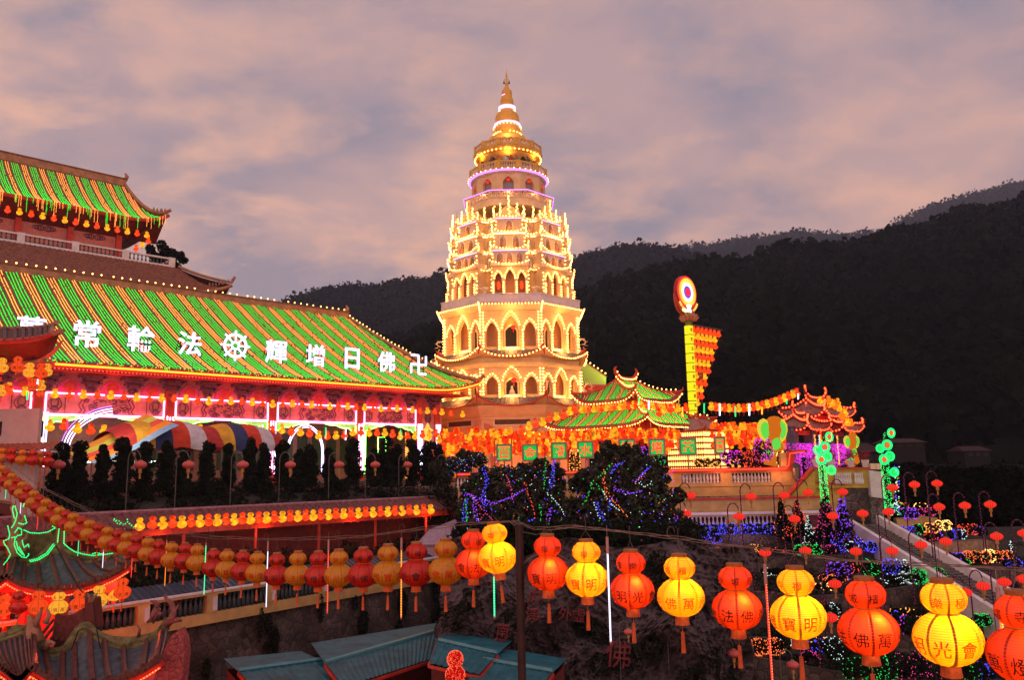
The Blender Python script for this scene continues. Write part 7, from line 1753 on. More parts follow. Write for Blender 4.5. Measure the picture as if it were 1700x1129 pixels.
# planting behind the terrace wall
for i, (px, py, w_, h_, c) in enumerate(((955, 770, 16, 40, 'amber'), (1008, 772, 14, 50, 'pink'), (1065, 765, 20, 40, 'violet'), (1215, 760, 30, 20, 'magenta'), (1245, 765, 34, 30, 'red'), (1268, 748, 26, 34, 'magenta'), (1222, 772, 26, 16, 'amber'), (1301, 764, 14, 26, 'bright amber'), (1090, 768, 26, 22, 'green'), (1175, 768, 40, 14, 'amber'))):
    netbush(px, py, w_, h_, c, 'dark shrub with %s bulbs, %s from the left behind the terrace wall coping' % (c, ordn(i)), 1.2, 'hedge', 900, 58.2)
cs = [tuple(at(g.uniform(770, 1150), g.uniform(880, 925), g.uniform(38.5, 41))) for _ in range(140)]
tag(leafy('lower_shrubbery', cs, [(.9, .8, .6)]*140, 26000, .1, M_leaf, None, 31), 'black shrubbery under the two lit trees above the rock face', 'ground cover', kind='stuff')

# ================================================================== NEAR GOURD LANTERNS ON THE LONG STRING
def paper(name, col, glow=0.):
    m = bpy.data.materials.new(name); m.use_nodes = True; nt = m.node_tree; nt.nodes.clear(); L = nt.links.new
    o = nd(nt, 'ShaderNodeOutputMaterial'); d = nd(nt, 'ShaderNodeBsdfDiffuse'); t_ = nd(nt, 'ShaderNodeBsdfTranslucent'); g_ = nd(nt, 'ShaderNodeBsdfGlossy', inp={1: .35})
    tc = nd(nt, 'ShaderNodeTexCoord'); n = nd(nt, 'ShaderNodeTexNoise', inp={'Scale': 9, 'Detail': 5}); L(tc.outputs['Object'], n.inputs['Vector'])
    sp = nd(nt, 'ShaderNodeSeparateXYZ'); L(tc.outputs['Object'], sp.inputs[0])
    s_ = nd(nt, 'ShaderNodeMath', operation='MULTIPLY', inp={1: 2*PI/.021}); L(sp.outputs[2], s_.inputs[0]); sn = nd(nt, 'ShaderNodeMath', operation='SINE'); L(s_.outputs[0], sn.inputs[0])
    mr = nd(nt, 'ShaderNodeMapRange', inp={1: .2, 2: 1., 3: 1., 4: .62}); L(sn.outputs[0], mr.inputs[0])
    r = ramp(nt, [(.3, tuple(c*.82 for c in col)), (.7, col)]); L(n.outputs[0], r.inputs[0])
    v = nd(nt, 'ShaderNodeVectorMath', operation='SCALE'); L(r.outputs[0], v.inputs[0]); L(mr.outputs[0], v.inputs['Scale'])
    L(v.outputs[0], d.inputs[0]); L(v.outputs[0], t_.inputs[0]); mx = nd(nt, 'ShaderNodeMixShader', inp={0: .5}); L(d.outputs[0], mx.inputs[1]); L(t_.outputs[0], mx.inputs[2])
    m2 = nd(nt, 'ShaderNodeMixShader', inp={0: .04}); L(mx.outputs[0], m2.inputs[1]); L(g_.outputs[0], m2.inputs[2]); L(m2.outputs[0], o.inputs[0])
    return m
P_red = paper('red_lantern_paper', (.92, .036, .012)); P_yel = paper('amber_lantern_paper', (.95, .40, .012)); 
M_ltred = mat('letter_red', (.70, .02, .008), .7); M_ltblk = mat('letter_black', (.015, .008, .008), .7)
M_seamr = mat('red_seam', (.40, .02, .01), .7); M_seamy = mat('orange_seam', (.62, .17, .01), .7)
M_capw = mat('lantern_cap_ring', (.36, .11, .03), .6, .2, 9); M_tass = mat('tassel_thread', (.62, .11, .03), .85, .25, 20)
RL, RU_ = .30, .20; ZU = .365
def prof(zr0, R, H, n, amp=0.):
    return [(R*math.cos(a)*(1+amp*(i % 2)), zr0+H*math.sin(a)) for i, a in enumerate(np.linspace(-1.22, 1.22, n))]
def rad(z, lower=True):
    R, H, c = (RL, .245, 0) if lower else (RU_, .155, ZU); s = max(-1, min(1, (z-c)/H)); return R*math.sqrt(max(.02, 1-s*s))
def near_proto(pap, letter, seam, nm):
    t = thing('gourd_lantern', 'x', 'lantern')
    n = 40
    for lower in (True, False):
        mb = MB(); mb.lathe_open = None; vs, fs = [], []; pr = prof(0, RL, .245, 41, .012) if lower else prof(ZU, RU_, .155, 29, .012)
        for r_, z in pr:
            for k in range(n): a = 2*PI*k/n; sc = 1-.012*(1-abs(math.cos(4*a))); vs.append((r_*sc*math.cos(a), r_*sc*math.sin(a), z))
        for i in range(len(pr)-1):
            for k in range(n): fs.append((i*n+k, i*n+(k+1) % n, (i+1)*n+(k+1) % n, (i+1)*n+k))
        mb.add(vs, fs); mb.build('lower_globe' if lower else 'upper_globe', pap, t, True)
    mb = MB(); mb.lathe([(.10, .215), (.125, .225), (.125, .235), (.10, .245)], n=20); mb.build('neck_ring', M_brass, t)
    mb = MB()
    for lower in (True, False):
        for k in range(8):
            a0 = 2*PI*k/8; P = []
            for z in (np.linspace(-.225, .225, 19) if lower else np.linspace(ZU-.14, ZU+.14, 13)):
                r_ = rad(z, lower)+.002; P.append((r_, z))
            w_ = .011 if lower else .008; vs = []
            for r_, z in P:
                for sg in (-1, 1): a = a0+sg*w_/max(.08, r_); vs.append((r_*math.cos(a), r_*math.sin(a), z))
            mb.add(vs, [(2*i, 2*i+1, 2*i+3, 2*i+2) for i in range(len(P)-1)])
    mb.build('seam', seam, t)
    mb = MB()
    def wrapch(ch, a0, size, z0, lower):
        V, Fc, B = glyph(ch, .003); fs = [tuple(f) for f in Fc]; vs = []
        for x, y in V: z = z0+y*size; r_ = rad(z, lower)+.0055; a = a0+x*size/rad(z0, lower); vs.append((r_*math.cos(a), r_*math.sin(a), z))
        mb.add(vs, fs)
    for k, ch in enumerate('燈寶明光會法佛萬'): wrapch(ch, 2*PI*(k+.5)/8, .150, -.045, True)
    mb.build('lettering', letter, t); mb = MB()
    for k, ch in enumerate('寺禪樂極城檳'): wrapch(ch, 2*PI*(k+.5)/6, .100, ZU-.02, False)
    mb.build('upper_lettering', letter, t)
    for c_ in list(t.children):
        if c_.name.startswith(('lettering', 'upper_lettering')): c_.parent = [q for q in t.children if q.name.startswith('upper_globe' if c_.name.startswith('upper') else 'lower_globe')][0]
    mb = MB(); mb.lathe([(.085, .505), (.10, .505), (.10, .545), (.085, .545)], n=20); mb.build('cap_ring', M_capw, t)
    mb = MB(); mb.lathe([(.075, -.225), (.082, -.235), (.095, -.335), (.08, -.335), (.07, -.24)], n=18); tt = mb.build('skirt', M_tass, t)
    mb = MB(); mb.tube([(0, 0, -.335), (0, 0, -.42)], .004, 4); mb.lathe([(.008, -.42), (.024, -.43), (.02, -.455), (.022, -.46), (.030, -.68), (.005, -.685)], n=8); mb.build('tassel', M_tass, t)
    mb = MB(); mb.tube([(-.08, 0, .545), (0, 0, .66), (.08, 0, .545)], .003, 4); mb.tube([(0, 0, .66), (0, 0, .78), (.01, 0, .86)], .003, 4); mb.build('hanger', M_wire, t)
    return t
P_redl = paper('lit_red_paper', (.92, .062, .006)); P_yell = paper('lit_amber_paper', (.95, .32, .004)); LM = {}
protoR = near_proto(P_red, M_ltblk, M_seamr, 'r'); protoY = near_proto(P_yel, M_ltred, M_seamy, 'y')
usedp = {'r': False, 'y': False}
WT = [(-60, 20), (0, 22), (150, 27), (250, 30), (375, 35), (505, 42), (600, 48), (740, 56), (826, 63), (910, 69), (1049, 73), (1130, 78), (1225, 83), (1325, 92), (1442, 100), (1573, 113), (1720, 126), (1800, 134)]
def Ys(px): return (1+.13*max(0, (px-700)/1000)**1.3)*.6*F/np.interp(px, [a for a, _ in WT], [b for _, b in WT])
def nearl(px, py, c, label, group, rot, lit=0., tilt=0., Y=None, lp=(0, -.10, .10)):
    P = at(px, py, Y or Ys(px)); pr = protoR if c == 'r' else protoY
    if not usedp[c]: t = pr; usedp[c] = True; t.location = P; tag(t, label, None, group)
    else: t = dup(pr, label, P, group)
    t.rotation_euler = (rnd.uniform(-.02, .02), tilt+rnd.uniform(-.015, .015), rot)
    if lit:
        from mathutils import Euler
        for ch in t.children:
            if ch.name.startswith(('lower_globe', 'upper_globe')):
                kk = c+ch.name[:5]
                if kk not in LM: me = ch.data.copy(); me.materials.clear(); me.materials.append(P_redl if c == 'r' else P_yell); LM[kk] = me
                ch.data = LM[kk]
        Mi = Matrix.LocRotScale(P, Euler(t.rotation_euler), None).inverted(); red = c == 'r'
        for loc_, e_ in ((Vector(lp), lit*(1.0 if red else 1.25)), (Vector((0, 0, ZU)), lit*(.38 if red else .5))):
            l = lamp('lantern_bulb', (0, 0, 0), e_, (1, .50, .16) if red else (1, .74, .34), .03, t); l.location = Mi @ (P+loc_)
    return t
GN = 'gourd lanterns on the long string across the foreground'
def rot_for(k, off=0): return -PI/2-2*PI*(k+.5)/8+off          # character k faces us
unlit = [(2.5, 792, 'y'), (10, 800, 'r'), (19, 805, 'y'), (27.5, 814, 'r'), (36, 820, 'y'), (45, 827.5, 'r'), (55, 835, 'y'), (65, 844, 'r'), (75, 850, 'y'), (86, 857.5, 'r'), (97.5, 864, 'y'), (109, 871, 'r'), (121, 875, 'y'), (135, 882.5, 'r'), (147.5, 887.5, 'y'), (162.5, 894, 'r'), (177.5, 900, 'y'), (195, 905, 'r'), (210, 910, 'y'), (226, 915, 'r'), (245, 920, 'y'), (262.5, 925, 'r'), (284, 930, 'y'), (306, 932, 'r'), (327, 935, 'y'), (354, 944, 'r'), (376, 946, 'y'), (402, 949, 'r'), (427, 952, 'y'), (459, 956, 'r'), (494, 955, 'y'), (528, 957, 'r'), (562, 956, 'y'), (603, 955, 'r'), (644, 952, 'y'), (691, 951, 'r'), (740, 948, 'y')]
for i, (px, py, c) in enumerate(unlit):
    nearl(px, py, c, 'unlit %s paper gourd lantern, %s from the left on the long foreground string' % (CN[c], ordn(i)), GN, rot_for([3, 6, 1, 4, 7, 2, 5, 0][i % 8], rnd.uniform(-.3, .3)))
LIT = [(786, 936, 'r', 5, 5., .02, 'lit red gourd lantern half behind the tilted amber one, left of the dark post'), (826, 926, 'y', 2, 14., .13, 'lit amber gourd lantern tilted against the dark post'), (910, 952, 'r', 2, 9., 0, 'lit red gourd lantern just right of the dark post'), (974.5, 962, 'y', 2, 14., 0, 'lit amber gourd lantern left of the white hanging tube'), (1049.5, 981, 'r', 3, 9., 0, 'lit red gourd lantern just right of the white hanging tube'), (1130.5, 992, 'y', 7, 14., 0, 'lit amber gourd lantern reading Buddha and lamp, between two red ones at centre right'), (1223.7, 1012, 'r', 6, 10., 0, 'lit red gourd lantern left of the long red hanging tube'), (1325, 1024, 'y', 2, 15., 0, 'lit amber gourd lantern just right of the long red hanging tube'), (1442, 1048, 'r', 7, 12., 0, 'largest fully visible lit red gourd lantern, lower right'), (1573.5, 1061, 'y', 4, 17., 0, 'largest lit amber gourd lantern, second from the right edge'), (1702, 1089, 'r', 1, 12., 0, 'lit red gourd lantern cut off by the right edge'), (1840, 1110, 'y', 1, 12., 0, 'amber gourd lantern beyond the right edge')]
for px, py, c, k, e, tl_, lab in LIT[:-1]: nearl(px, py, c, lab, GN, rot_for(k, .12), e, tl_, lp=(.02, -.08, .10) if c == 'y' else (.02, -.19, .11))
WP = [(-60, 720), (0, 757), (62, 805), (135, 842), (175, 860), (225, 879), (342, 892), (442, 895), (545, 893), (603, 891), (665, 883), (777, 870), (858, 866), (885, 878), (955, 874), (1006, 879), (1140, 896), (1195, 905), (1267, 912), (1400, 930), (1560, 938), (1650, 944), (1720, 949), (1850, 960)]
def wireP(px, dy=0): return at(px, np.interp(px, [a for a, _ in WP], [b for _, b in WP])+dy, Ys(px))
t = thing('lantern_string', 'long twisted wire sagging from the left edge past the dark post to the right edge', 'wire', wireP(862)); o = Vector(t.location)
for q in range(3):
    mb = MB(); P = [];
    for px in np.arange(-60, 1850, 9 if q else 12): P.append(wireP(px, 2.2*math.sin(px*.045+q*2.1)+(1.5*math.sin(px*.013+q) if q else 0))-o)
    mb.tube(P, .006, 4); mb.build('wire_strand', M_wire, t)
mb = MB()
for px in (175, 135, 320, 352, 442, 560, 667, 857, 1114, 1270, 1340):
    p = wireP(px)-o; mb.tube([p+Vector((.05*math.cos(a), 0, .08*math.sin(a)+.06)) for a in np.linspace(0, 5, 9)], .004, 3)
P = [wireP(820, 0), at(845, 866, 12.2), at(870, 884, 12.0), at(890, 888, 11.9), at(925, 878, 11.6), at(960, 873, 11.4)]; mb.tube([p-o for p in P], .006, 4)
mb.build('loose_end', M_wire, t)
# dark post with lamp hoop
pb = at(862, 880, 11.85); t = thing('dark_post', 'dark red-brown steel post rising from the bottom edge at centre, with an arched hoop', 'post', (pb.x, pb.y, -12))
mb = MB(); mb.tube([(0, 0, 0), (0, 0, pb.z+12.05)], .058, 14); mb.lathe([(.07, 0), (.07, .03), (.0, .05)], (0, 0, pb.z+12.05), 12); mb.build('shaft', mat('brown_steel', (.035, .010, .009), .5, .4, 5), t)
mb = MB(); o = Vector((pb.x, pb.y, -12))
mb.tube([at(px, py, 12.0)-o for px, py in ((859, 985), (860, 960), (868, 938), (882, 925), (905, 918), (925, 920), (945, 932), (956, 945))], .012, 6); mb.build('hoop', M_metal, t)
# light tubes
TB = [(445, 902, 1012, 'w'), (545.5, 900, 1021, 'r'), (666.5, 898, 1029, 'o'), (342, 905, 990, 'g'), (820, 955, 1026, 'g'), (1008, 898, 1071, 'w'), (1270, 945, 1150, 'r'), (1657, 985, 1180, 'o'), (277, 900, 975, 'o'), (219.5, 925, 959, 'r'), (172, 912, 944, 'w'), (131, 893, 924, 'g'), (63.5, 850, 880, 'r'), (35, 833, 856, 'w'), (10, 812, 829, 'g')]
Em = {'w': em('led_tube_white', (.85, .80, 1), 1.6), 'r': em('led_tube_red', (1, .05, .03), 1.4), 'o': em('led_tube_orange', (1, .22, .02), 1.5), 'g': em('led_tube_green', (.02, .95, .35), 1.4)}
for i, (px, y0, y1, c) in enumerate(TB):
    Y = Ys(px)-.12; a = at(px, y0, Y); b = at(px, y1, Y); H = a.z-b.z; r_ = min(.022, .0019*Y) if Y > 12 else .022
    cn = {'w': 'white', 'r': 'red', 'o': 'orange', 'g': 'green'}[c]
    t = thing('hanging_light_tube', 'slim hanging %s light tube, %s from the left on the long foreground string' % (cn, ordn(sum(1 for q in TB if q[0] < px))), 'light tube', a, 0, 'hanging light tubes on the foreground string')
    mb = MB(); top = .13*H if c in 'wor' and px > 400 else .03
    mb.tube([(0, 0, -top), (0, 0, -H*.97)], r_*.55, 7); mb.build('lit_core', Em[c], t)
    if px > 300:
        mb = MB(); z = -top
        while z > -H*.965: mb.bulbs([(0, -r_*.75, z)], r_*.32); z -= .028*Y/9
        mb.build('led_bead', em('led_bead_'+cn, {'w': (1, 1, 1), 'r': (1, .25, .08), 'o': (1, .6, .15), 'g': (.4, 1, .6)}[c], 2.6, False), t)
    mb = MB(); mb.tube([(0, 0, .05), (0, 0, -top)], r_*.9, 8); mb.lathe([(r_*.8, 0), (r_*.8, -.02), (.001, -.05)], (0, 0, -H*.97), 8); mb.tube([(0, 0, .05), (0, 0, .2)], .003, 3); mb.build('end_cap', mat('pink_tube_cap', (.45, .22, .20), .4), t)

# ================================================================== WHITE BUILDING (left edge)
t = thing('white_building', 'white walled building at the left edge with a small tiled pent roof', 'building', at(20, 900, 42)); o = Vector(t.location)
pl = lambda px, py, Y=42: at(px, py, Y)-o
a = pl(-90, 678); b = pl(66, 678); c = pl(66, 960)
mb = MB(); mb.box((a.x, 0, c.z-3), (b.x, .3, pl(0, 724).z)); mb.add([(b.x-.02, .3, c.z-3), (b.x-.02, .3, b.z), (b.x-5.6, 6, b.z), (b.x-5.6, 6, c.z-3)], [(0, 1, 2, 3)]); mb.box((a.x, 0, pl(0, 700).z), (b.x, .3, b.z)); mb.box((pl(62, 0).x, 0, pl(0, 724).z), (b.x, .3, pl(0, 700).z)); mb.build('white_wall', mat('pink_white_plaster', (.42, .33, .33), .8, .12, 1), t)
mb = MB(); mb.box((a.x, .9, pl(0, 726).z), (b.x-.31, 1., pl(0, 698).z)); mb.build('recess', M_dark, t); mb = MB()
for px in np.arange(-60, 60, 11): p = pl(px, 722); mb.lathe([(.12, 0), (.17, .2), (.07, .45), (.12, .7)], (p.x, .2, p.z), 7)
mb.build('baluster_row', mat('dark_brown_baluster', (.05, .025, .03), .5), t)
mb = MB(); a = pl(-90, 736, 42); x1 = pl(79, 736, 41).x; n = int((x1-a.x)/.28)
mb.grid(lambda u, v: (a.x+(x1-a.x)*u, -1.0+1.1*v, pl(0, 749, 41).z+.42*v+.05*abs(math.sin(PI*u*n))), n*4, 2); mb.build('pent_roof', mat('terracotta_tile', (.30, .08, .04), .6, .4, 6, .3), t)
mb = MB(); mb.box((a.x, -.98, pl(0, 752, 41).z), (x1-.05, 0.0, pl(0, 750, 41).z)); mb.build('eave_board', M_white, t)
mb = MB(); q = pl(6, 895); mb.panel([(q.x-.9, q.z-.1), (q.x+.45, q.z-.1), (q.x+.45, q.z+1.4), (q.x+.2, q.z+1.75), (q.x-.9, q.z+1.95)], [], -.03, lambda x, y, z: (x, y, z)); mb.build('arched_door', M_reddk, t)
mb = MB(); mb.tube([(q.x+.5, -.05, q.z-.1), (q.x+.5, -.05, q.z+1.45), (q.x+.22, -.05, q.z+1.85), (q.x-.9, -.05, q.z+2.02)], .05, 5); mb.build('door_frame', M_capw, t)
GL2 = 'unlit gourd lanterns under the pent roof of the white building'
for i, (px, py, c) in enumerate(((3, 761, 'y'), (18, 762, 'r'), (36, 764, 'y'), (54, 765, 'r'), (68, 766, 'y'), (79, 767, 'r'))):
    nearl(px, py, c, 'unlit %s gourd lantern under the white building pent roof, %s from the left' % (CN[c], ordn(i)), GL2, rot_for(i % 8), 0, 0, 40.5 if i < 4 else 41.2)
# upper roof corner over it
def loft(name, top, bot, m, parent, o, n=40, ribs=0, rr=.07, mr=None, sag=.0, rn='tile_rib'):
    def rs(T):
        xs = np.linspace(0, 1, len(T)); W_ = [at(*q) for q in T]; out = []
        for f in np.linspace(0, 1, n+1):
            j = min(int(f*(len(T)-1)), len(T)-2); u = f*(len(T)-1)-j; p0, p1, p2, p3 = W_[max(0, j-1)], W_[j], W_[j+1], W_[min(len(T)-1, j+2)]
            out.append(.5*((2*p1)+(p2-p0)*u+(2*p0-5*p1+4*p2-p3)*u*u+(3*p1-p0-3*p2+p3)*u**3))
        return out
    A, B = rs(top), rs(bot); mb = MB()
    S_ = lambda i, b: A[i].lerp(B[i], b)-o-Vector((0, 0, sag*math.sin(PI*b)))
    if m:
        mb.grid(lambda a, b: tuple(S_(int(round(a*n)), b)), n, 6, flip=True); mb.build(name, m, parent)
    if ribs:
        mb = MB()
        for k in range(ribs):
            i = int((k+.5)/ribs*n); mb.tube([S_(i, b)+Vector((0, 0, rr*.6)) for b in np.linspace(0, 1.03, 7)], rr, 6)
        mb.build(rn, mr or M_rib, parent)
    return [p-o for p in A], [p-o for p in B]
t = thing('corner_roof', 'dark upturned roof corner at the left edge in front of the hall', 'roof', at(-50, 900, 39)); o = Vector(t.location)
A, B = loft('tiled_slope', [(-120, 545, 42), (-50, 545, 41.5), (20, 546, 41), (60, 545, 40.5), (88, 540, 40)], [(-120, 572, 38), (-50, 568, 38), (20, 566, 38), (60, 562, 38), (84, 556, 37.8)], mat('dark_red_tile', (.10, .028, .028), .6, .4, 5, .3), t, o, 40, 14, .09, M_rib)
mb = MB(); mb.tube(A+[at(94, 535, 39.6)-o], .14, 6); mb.tube([A[-1], B[-1], at(104, 550, 37.4)-o], .12, 6); mb.build('ridge', M_ridge, t)
mb = MB(); mb.tube(B+[at(102, 549, 37.5)-o], .13, 6); mb.build('eave_fascia', M_redp, t)
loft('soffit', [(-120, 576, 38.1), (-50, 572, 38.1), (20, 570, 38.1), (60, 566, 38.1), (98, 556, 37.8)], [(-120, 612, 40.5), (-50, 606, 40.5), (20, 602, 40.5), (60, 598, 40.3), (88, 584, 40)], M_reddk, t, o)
A2, B2 = loft('carved_bracket', [(-50, 604, 40.2), (20, 601, 40.2), (60, 597, 40), (84, 584, 39.6), (100, 566, 38.4)], [(-50, 612, 40), (20, 608, 40), (60, 603, 39.9), (88, 590, 39.5), (102, 573, 38.4)], M_pinkp, t, o)
mb = MB(); q = at(-60, 610, 41)-o; mb.tube([(q.x, q.y, 0), (q.x, q.y, q.z)], .25, 8); mb.build('pillar', M_redp, t)
GC = 'lit gourd lanterns under the left roof corner'
E_map = {'r': E_lred, 'y': E_lyel}
def glow_l(px, py, W_, c, label, group, k=2):
    pr = protoR if c == 'r' else protoY; t = dup(pr, label, at(px, py, .6*F/W_), group); t.rotation_euler = (0, 0, rot_for(k, .15))
    for ch in t.children:
        if ch.name.startswith(('lower_globe', 'upper_globe')):
            key = 'glow'+c+ch.name[:5]
            if key not in SG:
                me = ch.data.copy(); me.materials.clear(); me.materials.append(em('lit_near_red_paper', (1, .075, .012), .95) if c == 'r' else em('lit_near_amber_paper', (1, .40, .03), 1.0)); SG[key] = me
            ch.data = SG[key]
    return t
for i, (px, py, W_, c) in enumerate(((3, 611, 20, 'y'), (29, 610, 21, 'r'), (49, 619, 20, 'y'), (68, 620, 20, 'r'), (78, 618, 17, 'y'), (55, 642, 16, 'r'), (68, 643, 15, 'y'))): glow_l(px, py, W_, c, 'lit %s gourd lantern under the left roof corner, %s from the left' % (CN[c], ordn(i)), GC, i)
for i in range(10): glow_l(2+6.4*i, 652-2.6*i, 15-.3*i, 'yr'[i % 2], 'lit %s gourd lantern in the rising overlapping row at the left edge, %s up' % (CN['yr'[i % 2]], ordn(i)), GC, i % 8)

# ================================================================== CORNER GATE TOWER (bottom left)
t = thing('gate_tower', 'two-tier Chinese gate tower with upturned eaves, red rope lights and green outlined dragons', 'gate tower', at(100, 1180, 28)); o = Vector(t.location)
M_slab = mat('grey_blue_tile_slab', (.06, .072, .09), .55, .45, 4, .4); M_olive = mat('olive_ridge_plaster', (.16, .13, .05), .8, .5, 4, .4); M_rrib = mat('glazed_red_rib', (.12, .032, .025), .4, .4, 6, .3)
def tier(rl, el, Yr, Ye, ribs, rr, rope=True, left=None):
    top = [(x, y+4, Yr) for x, y in rl]; bot = [(x, y, Ye) for x, y in el]
    A, B = loft('tile_slab', top, bot, M_slab, t, o, 48, ribs, rr, M_rrib, .12)
    mb = MB(); mb.tube([a+Vector((0, 0, .05)) for a in A], [.17+.05*math.sin(i*.4) for i in range(len(A))], 8); mb.tube([a+Vector((0, -.12, -.12)) for a in A], .13, 6); mb.build('olive_ridge', M_olive, t)
    # scalloped tile ends and fascia
    mb = MB()
    for i, p in enumerate(B):
        if i % 2 == 0: mb.lathe([(.0, 0), (.10, .0), (.10, .04)], n=8, T=lambda x, y, z, p=p: (p.x+x, p.y-.06-z, p.z+y-.04))
    mb.build('tile_end', M_rrib, t)
    F_ = [p+Vector((0, .12, -.22)) for p in B]; mb = MB(); mb.tube(F_, .12, 6); mb.build('eave_fascia', M_redp, t)
    if rope:
        R_ = [p+Vector((0, -.05, -.34)) for p in B]; mb = MB(); mb.tube(R_, .022, 5); mb.build('rope_light', E_redrope, t); mb = MB(); mb.bulbs(line_pts([p+Vector((0, -.02, 0)) for p in R_], .10), .028); mb.build('rope_bead', E_redseg, t)
    loft('soffit', [(x, y+9, Ye+.1) for x, y in el], [(x*.86+14, y+4, Ye+2.4) for x, y in el], M_redp, t, o)
    # rear slope
    loft('rear_slope', [(x, y+3, Yr+.1) for x, y in rl], [(x, y+6, Yr+2.0) for x, y in rl], M_slab, t, o)
    return A, B
ur_ = [(22, 906), (34, 926), (50, 931), (75, 920), (92, 906), (114, 917), (140, 925), (168, 924), (200, 909)]; ue_ = [(12, 953), (40, 967), (89, 974), (140, 967), (185, 951), (216, 933)]
tier(ur_, ue_, 31.4, 29.6, 8, .075)
tier([(-40, 900), (-10, 915), (10, 930)], [(-60, 985), (-25, 978), (12, 953)], 31.5, 29.8, 3, .075)
lr_ = [(52, 1030), (62, 1062), (78, 1080), (105, 1078), (122, 1062), (140, 1041), (158, 1050), (182, 1062), (211, 1068), (240, 1061), (263, 1049), (280, 1030)]; le_ = [(54, 1104), (90, 1124), (130, 1132), (180, 1128), (230, 1112), (268, 1089)]
tier(lr_, le_, 27.4, 25.3, 9, .085)
A, B = tier([(-60, 1075), (-20, 1065), (20, 1050), (50, 1040)], [(-60, 1085), (0, 1102), (33, 1124), (54, 1104)], 27.6, 25.4, 12, .05)
# crest walls between the sweeping ridges
def pquad(name, m, pts, Y, th=.25):
    mb = MB(); W_ = [at(px, py, Y)-o for px, py in pts]; n = len(W_); mb.add(W_+[w_+Vector((0, th, 0)) for w_ in W_], [tuple(range(n))[::-1], tuple(range(n, 2*n))]+[(i, (i+1) % n, n+(i+1) % n, n+i) for i in range(n)]); return mb.build(name, m, t)
pquad('crest_wall', M_olive, [(40, 880), (52, 885), (66, 887), (80, 884), (94, 876), (94, 905), (75, 918), (55, 928), (40, 926)], 32.0)
pquad('crest_post', mat('ochre_post', (.45, .22, .04), .7), [(94, 873), (98, 873), (97, 906), (93, 906)], 31.6); pquad('crest_post', M_ridge, [(99, 872), (106, 872), (105, 908), (98, 908)], 31.65)
pquad('crest_wall', mat('brick_red_crest', (.16, .035, .03), .8, .4, 4, .3), [(92, 1020), (105, 1023), (120, 1021), (138, 1010), (142, 1040), (120, 1060), (100, 1076), (84, 1078)], 28.0)
pquad('crest_post', M_reddk, [(141, 992), (155, 995), (160, 1042), (139, 1042)], 27.9, .5)
mb = MB()
for i in range(7): mb.tube([at(66+i*9, 1058+i*2, 27.9)-o, at(88+i*9, 1030+i*1, 28.6)-o], .05, 5)
mb.build('tile_rib', M_rrib, t)
# body
mb = MB()
for (x0, x1, y0, y1, Y) in ((-60, 108, 975, 1100, 33), (-20, 195, 966, 984, 31.4)): a, b = at(x0, y1, Y)-o, at(x1, y0, Y)-o; mb.box((a.x, a.y, a.z), (b.x, b.y+.4, b.z))
for px in (8, 40, 92): a = at(px, 970, 32.3)-o; b = at(px, 1110, 32.3)-o; mb.box((a.x-.12, a.y, b.z), (a.x+.12, a.y+.3, a.z))
a = at(60, 1128, 28)-o; b = at(250, 1200, 28)-o; mb.box((a.x, a.y-.2, b.z-3), (b.x, a.y+2.6, a.z-.3))
mb.build('red_wall', M_redp, t)
mb = MB()
for px in (-40, 60, 190): a = at(px, 1130, 28.5)-o; mb.tube([(a.x, a.y, a.z-4), (a.x, a.y, a.z+.2)], .18, 8)
mb.tube([at(90, 965, 31)-o, at(90, 1090, 31)-o], .09, 6); mb.build('pillar', M_reddk, t)
# roof-end creatures
def beast(P, Y, r0, m=M_ridge):
    mb = MB()
    for pl_, r_ in P: mb.tube([at(x, y, Y)-o for x, y in pl_], [r_*(1-.7*i/(len(pl_)-1))*(1+.12*(i % 2)) for i in range(len(pl_))], 9)
    return mb.build('ridge_dragon', m, t, True)
beast([([(30, 925), (27, 905), (26, 885), (30, 868), (25, 850), (21, 840)], .3), ([(28, 885), (36, 872), (42, 858), (40, 842)], .16), ([(30, 890), (18, 892), (8, 900)], .14), ([(33, 900), (44, 893), (46, 884)], .1), ([(34, 918), (42, 912), (47, 904), (50, 908)], .09)], 31.2, 1)
beast([([(60, 1068), (54, 1050), (52, 1032), (48, 1022)], .24), ([(58, 1040), (64, 1024), (70, 1010)], .12), ([(56, 1060), (44, 1062), (40, 1068)], .12), ([(74, 1078), (82, 1066), (90, 1068), (86, 1078)], .12), ([(75, 1035), (82, 1022), (78, 1012)], .1)], 27.2, 1)
beast([([(275, 1040), (286, 1028), (289, 1014), (284, 1002), (276, 994), (273, 988)], .13), ([(288, 1018), (294, 1010), (296, 1004)], .06), ([(278, 1034), (292, 1030), (302, 1031)], .12), ([(262, 1010), (256, 1020), (250, 1030), (244, 1034)], .12), ([(262, 1008), (258, 1000), (250, 998)], .1), ([(268, 1022), (262, 1018), (258, 1026), (254, 1036)], .09), ([(230, 1058), (232, 1046), (228, 1038)], .06)], 27.3, 1, mat('rose_glaze', (.24, .07, .06), .5, .4, 6))
beast([([(150, 1000), (148, 990), (145, 985)], .06), ([(153, 1000), (158, 990), (162, 985)], .06)], 27.6, 1)
pquad('pink_tiled_fin', stone('pink_fin_tile', (.34, .06, .06), (.42, .09, .09), (.10, .03, .03), 5.5), [(296, 1046), (303, 1062), (306, 1085), (304, 1110), (300, 1150), (250, 1150), (262, 1105), (272, 1080), (283, 1058)], 25.6, .5)
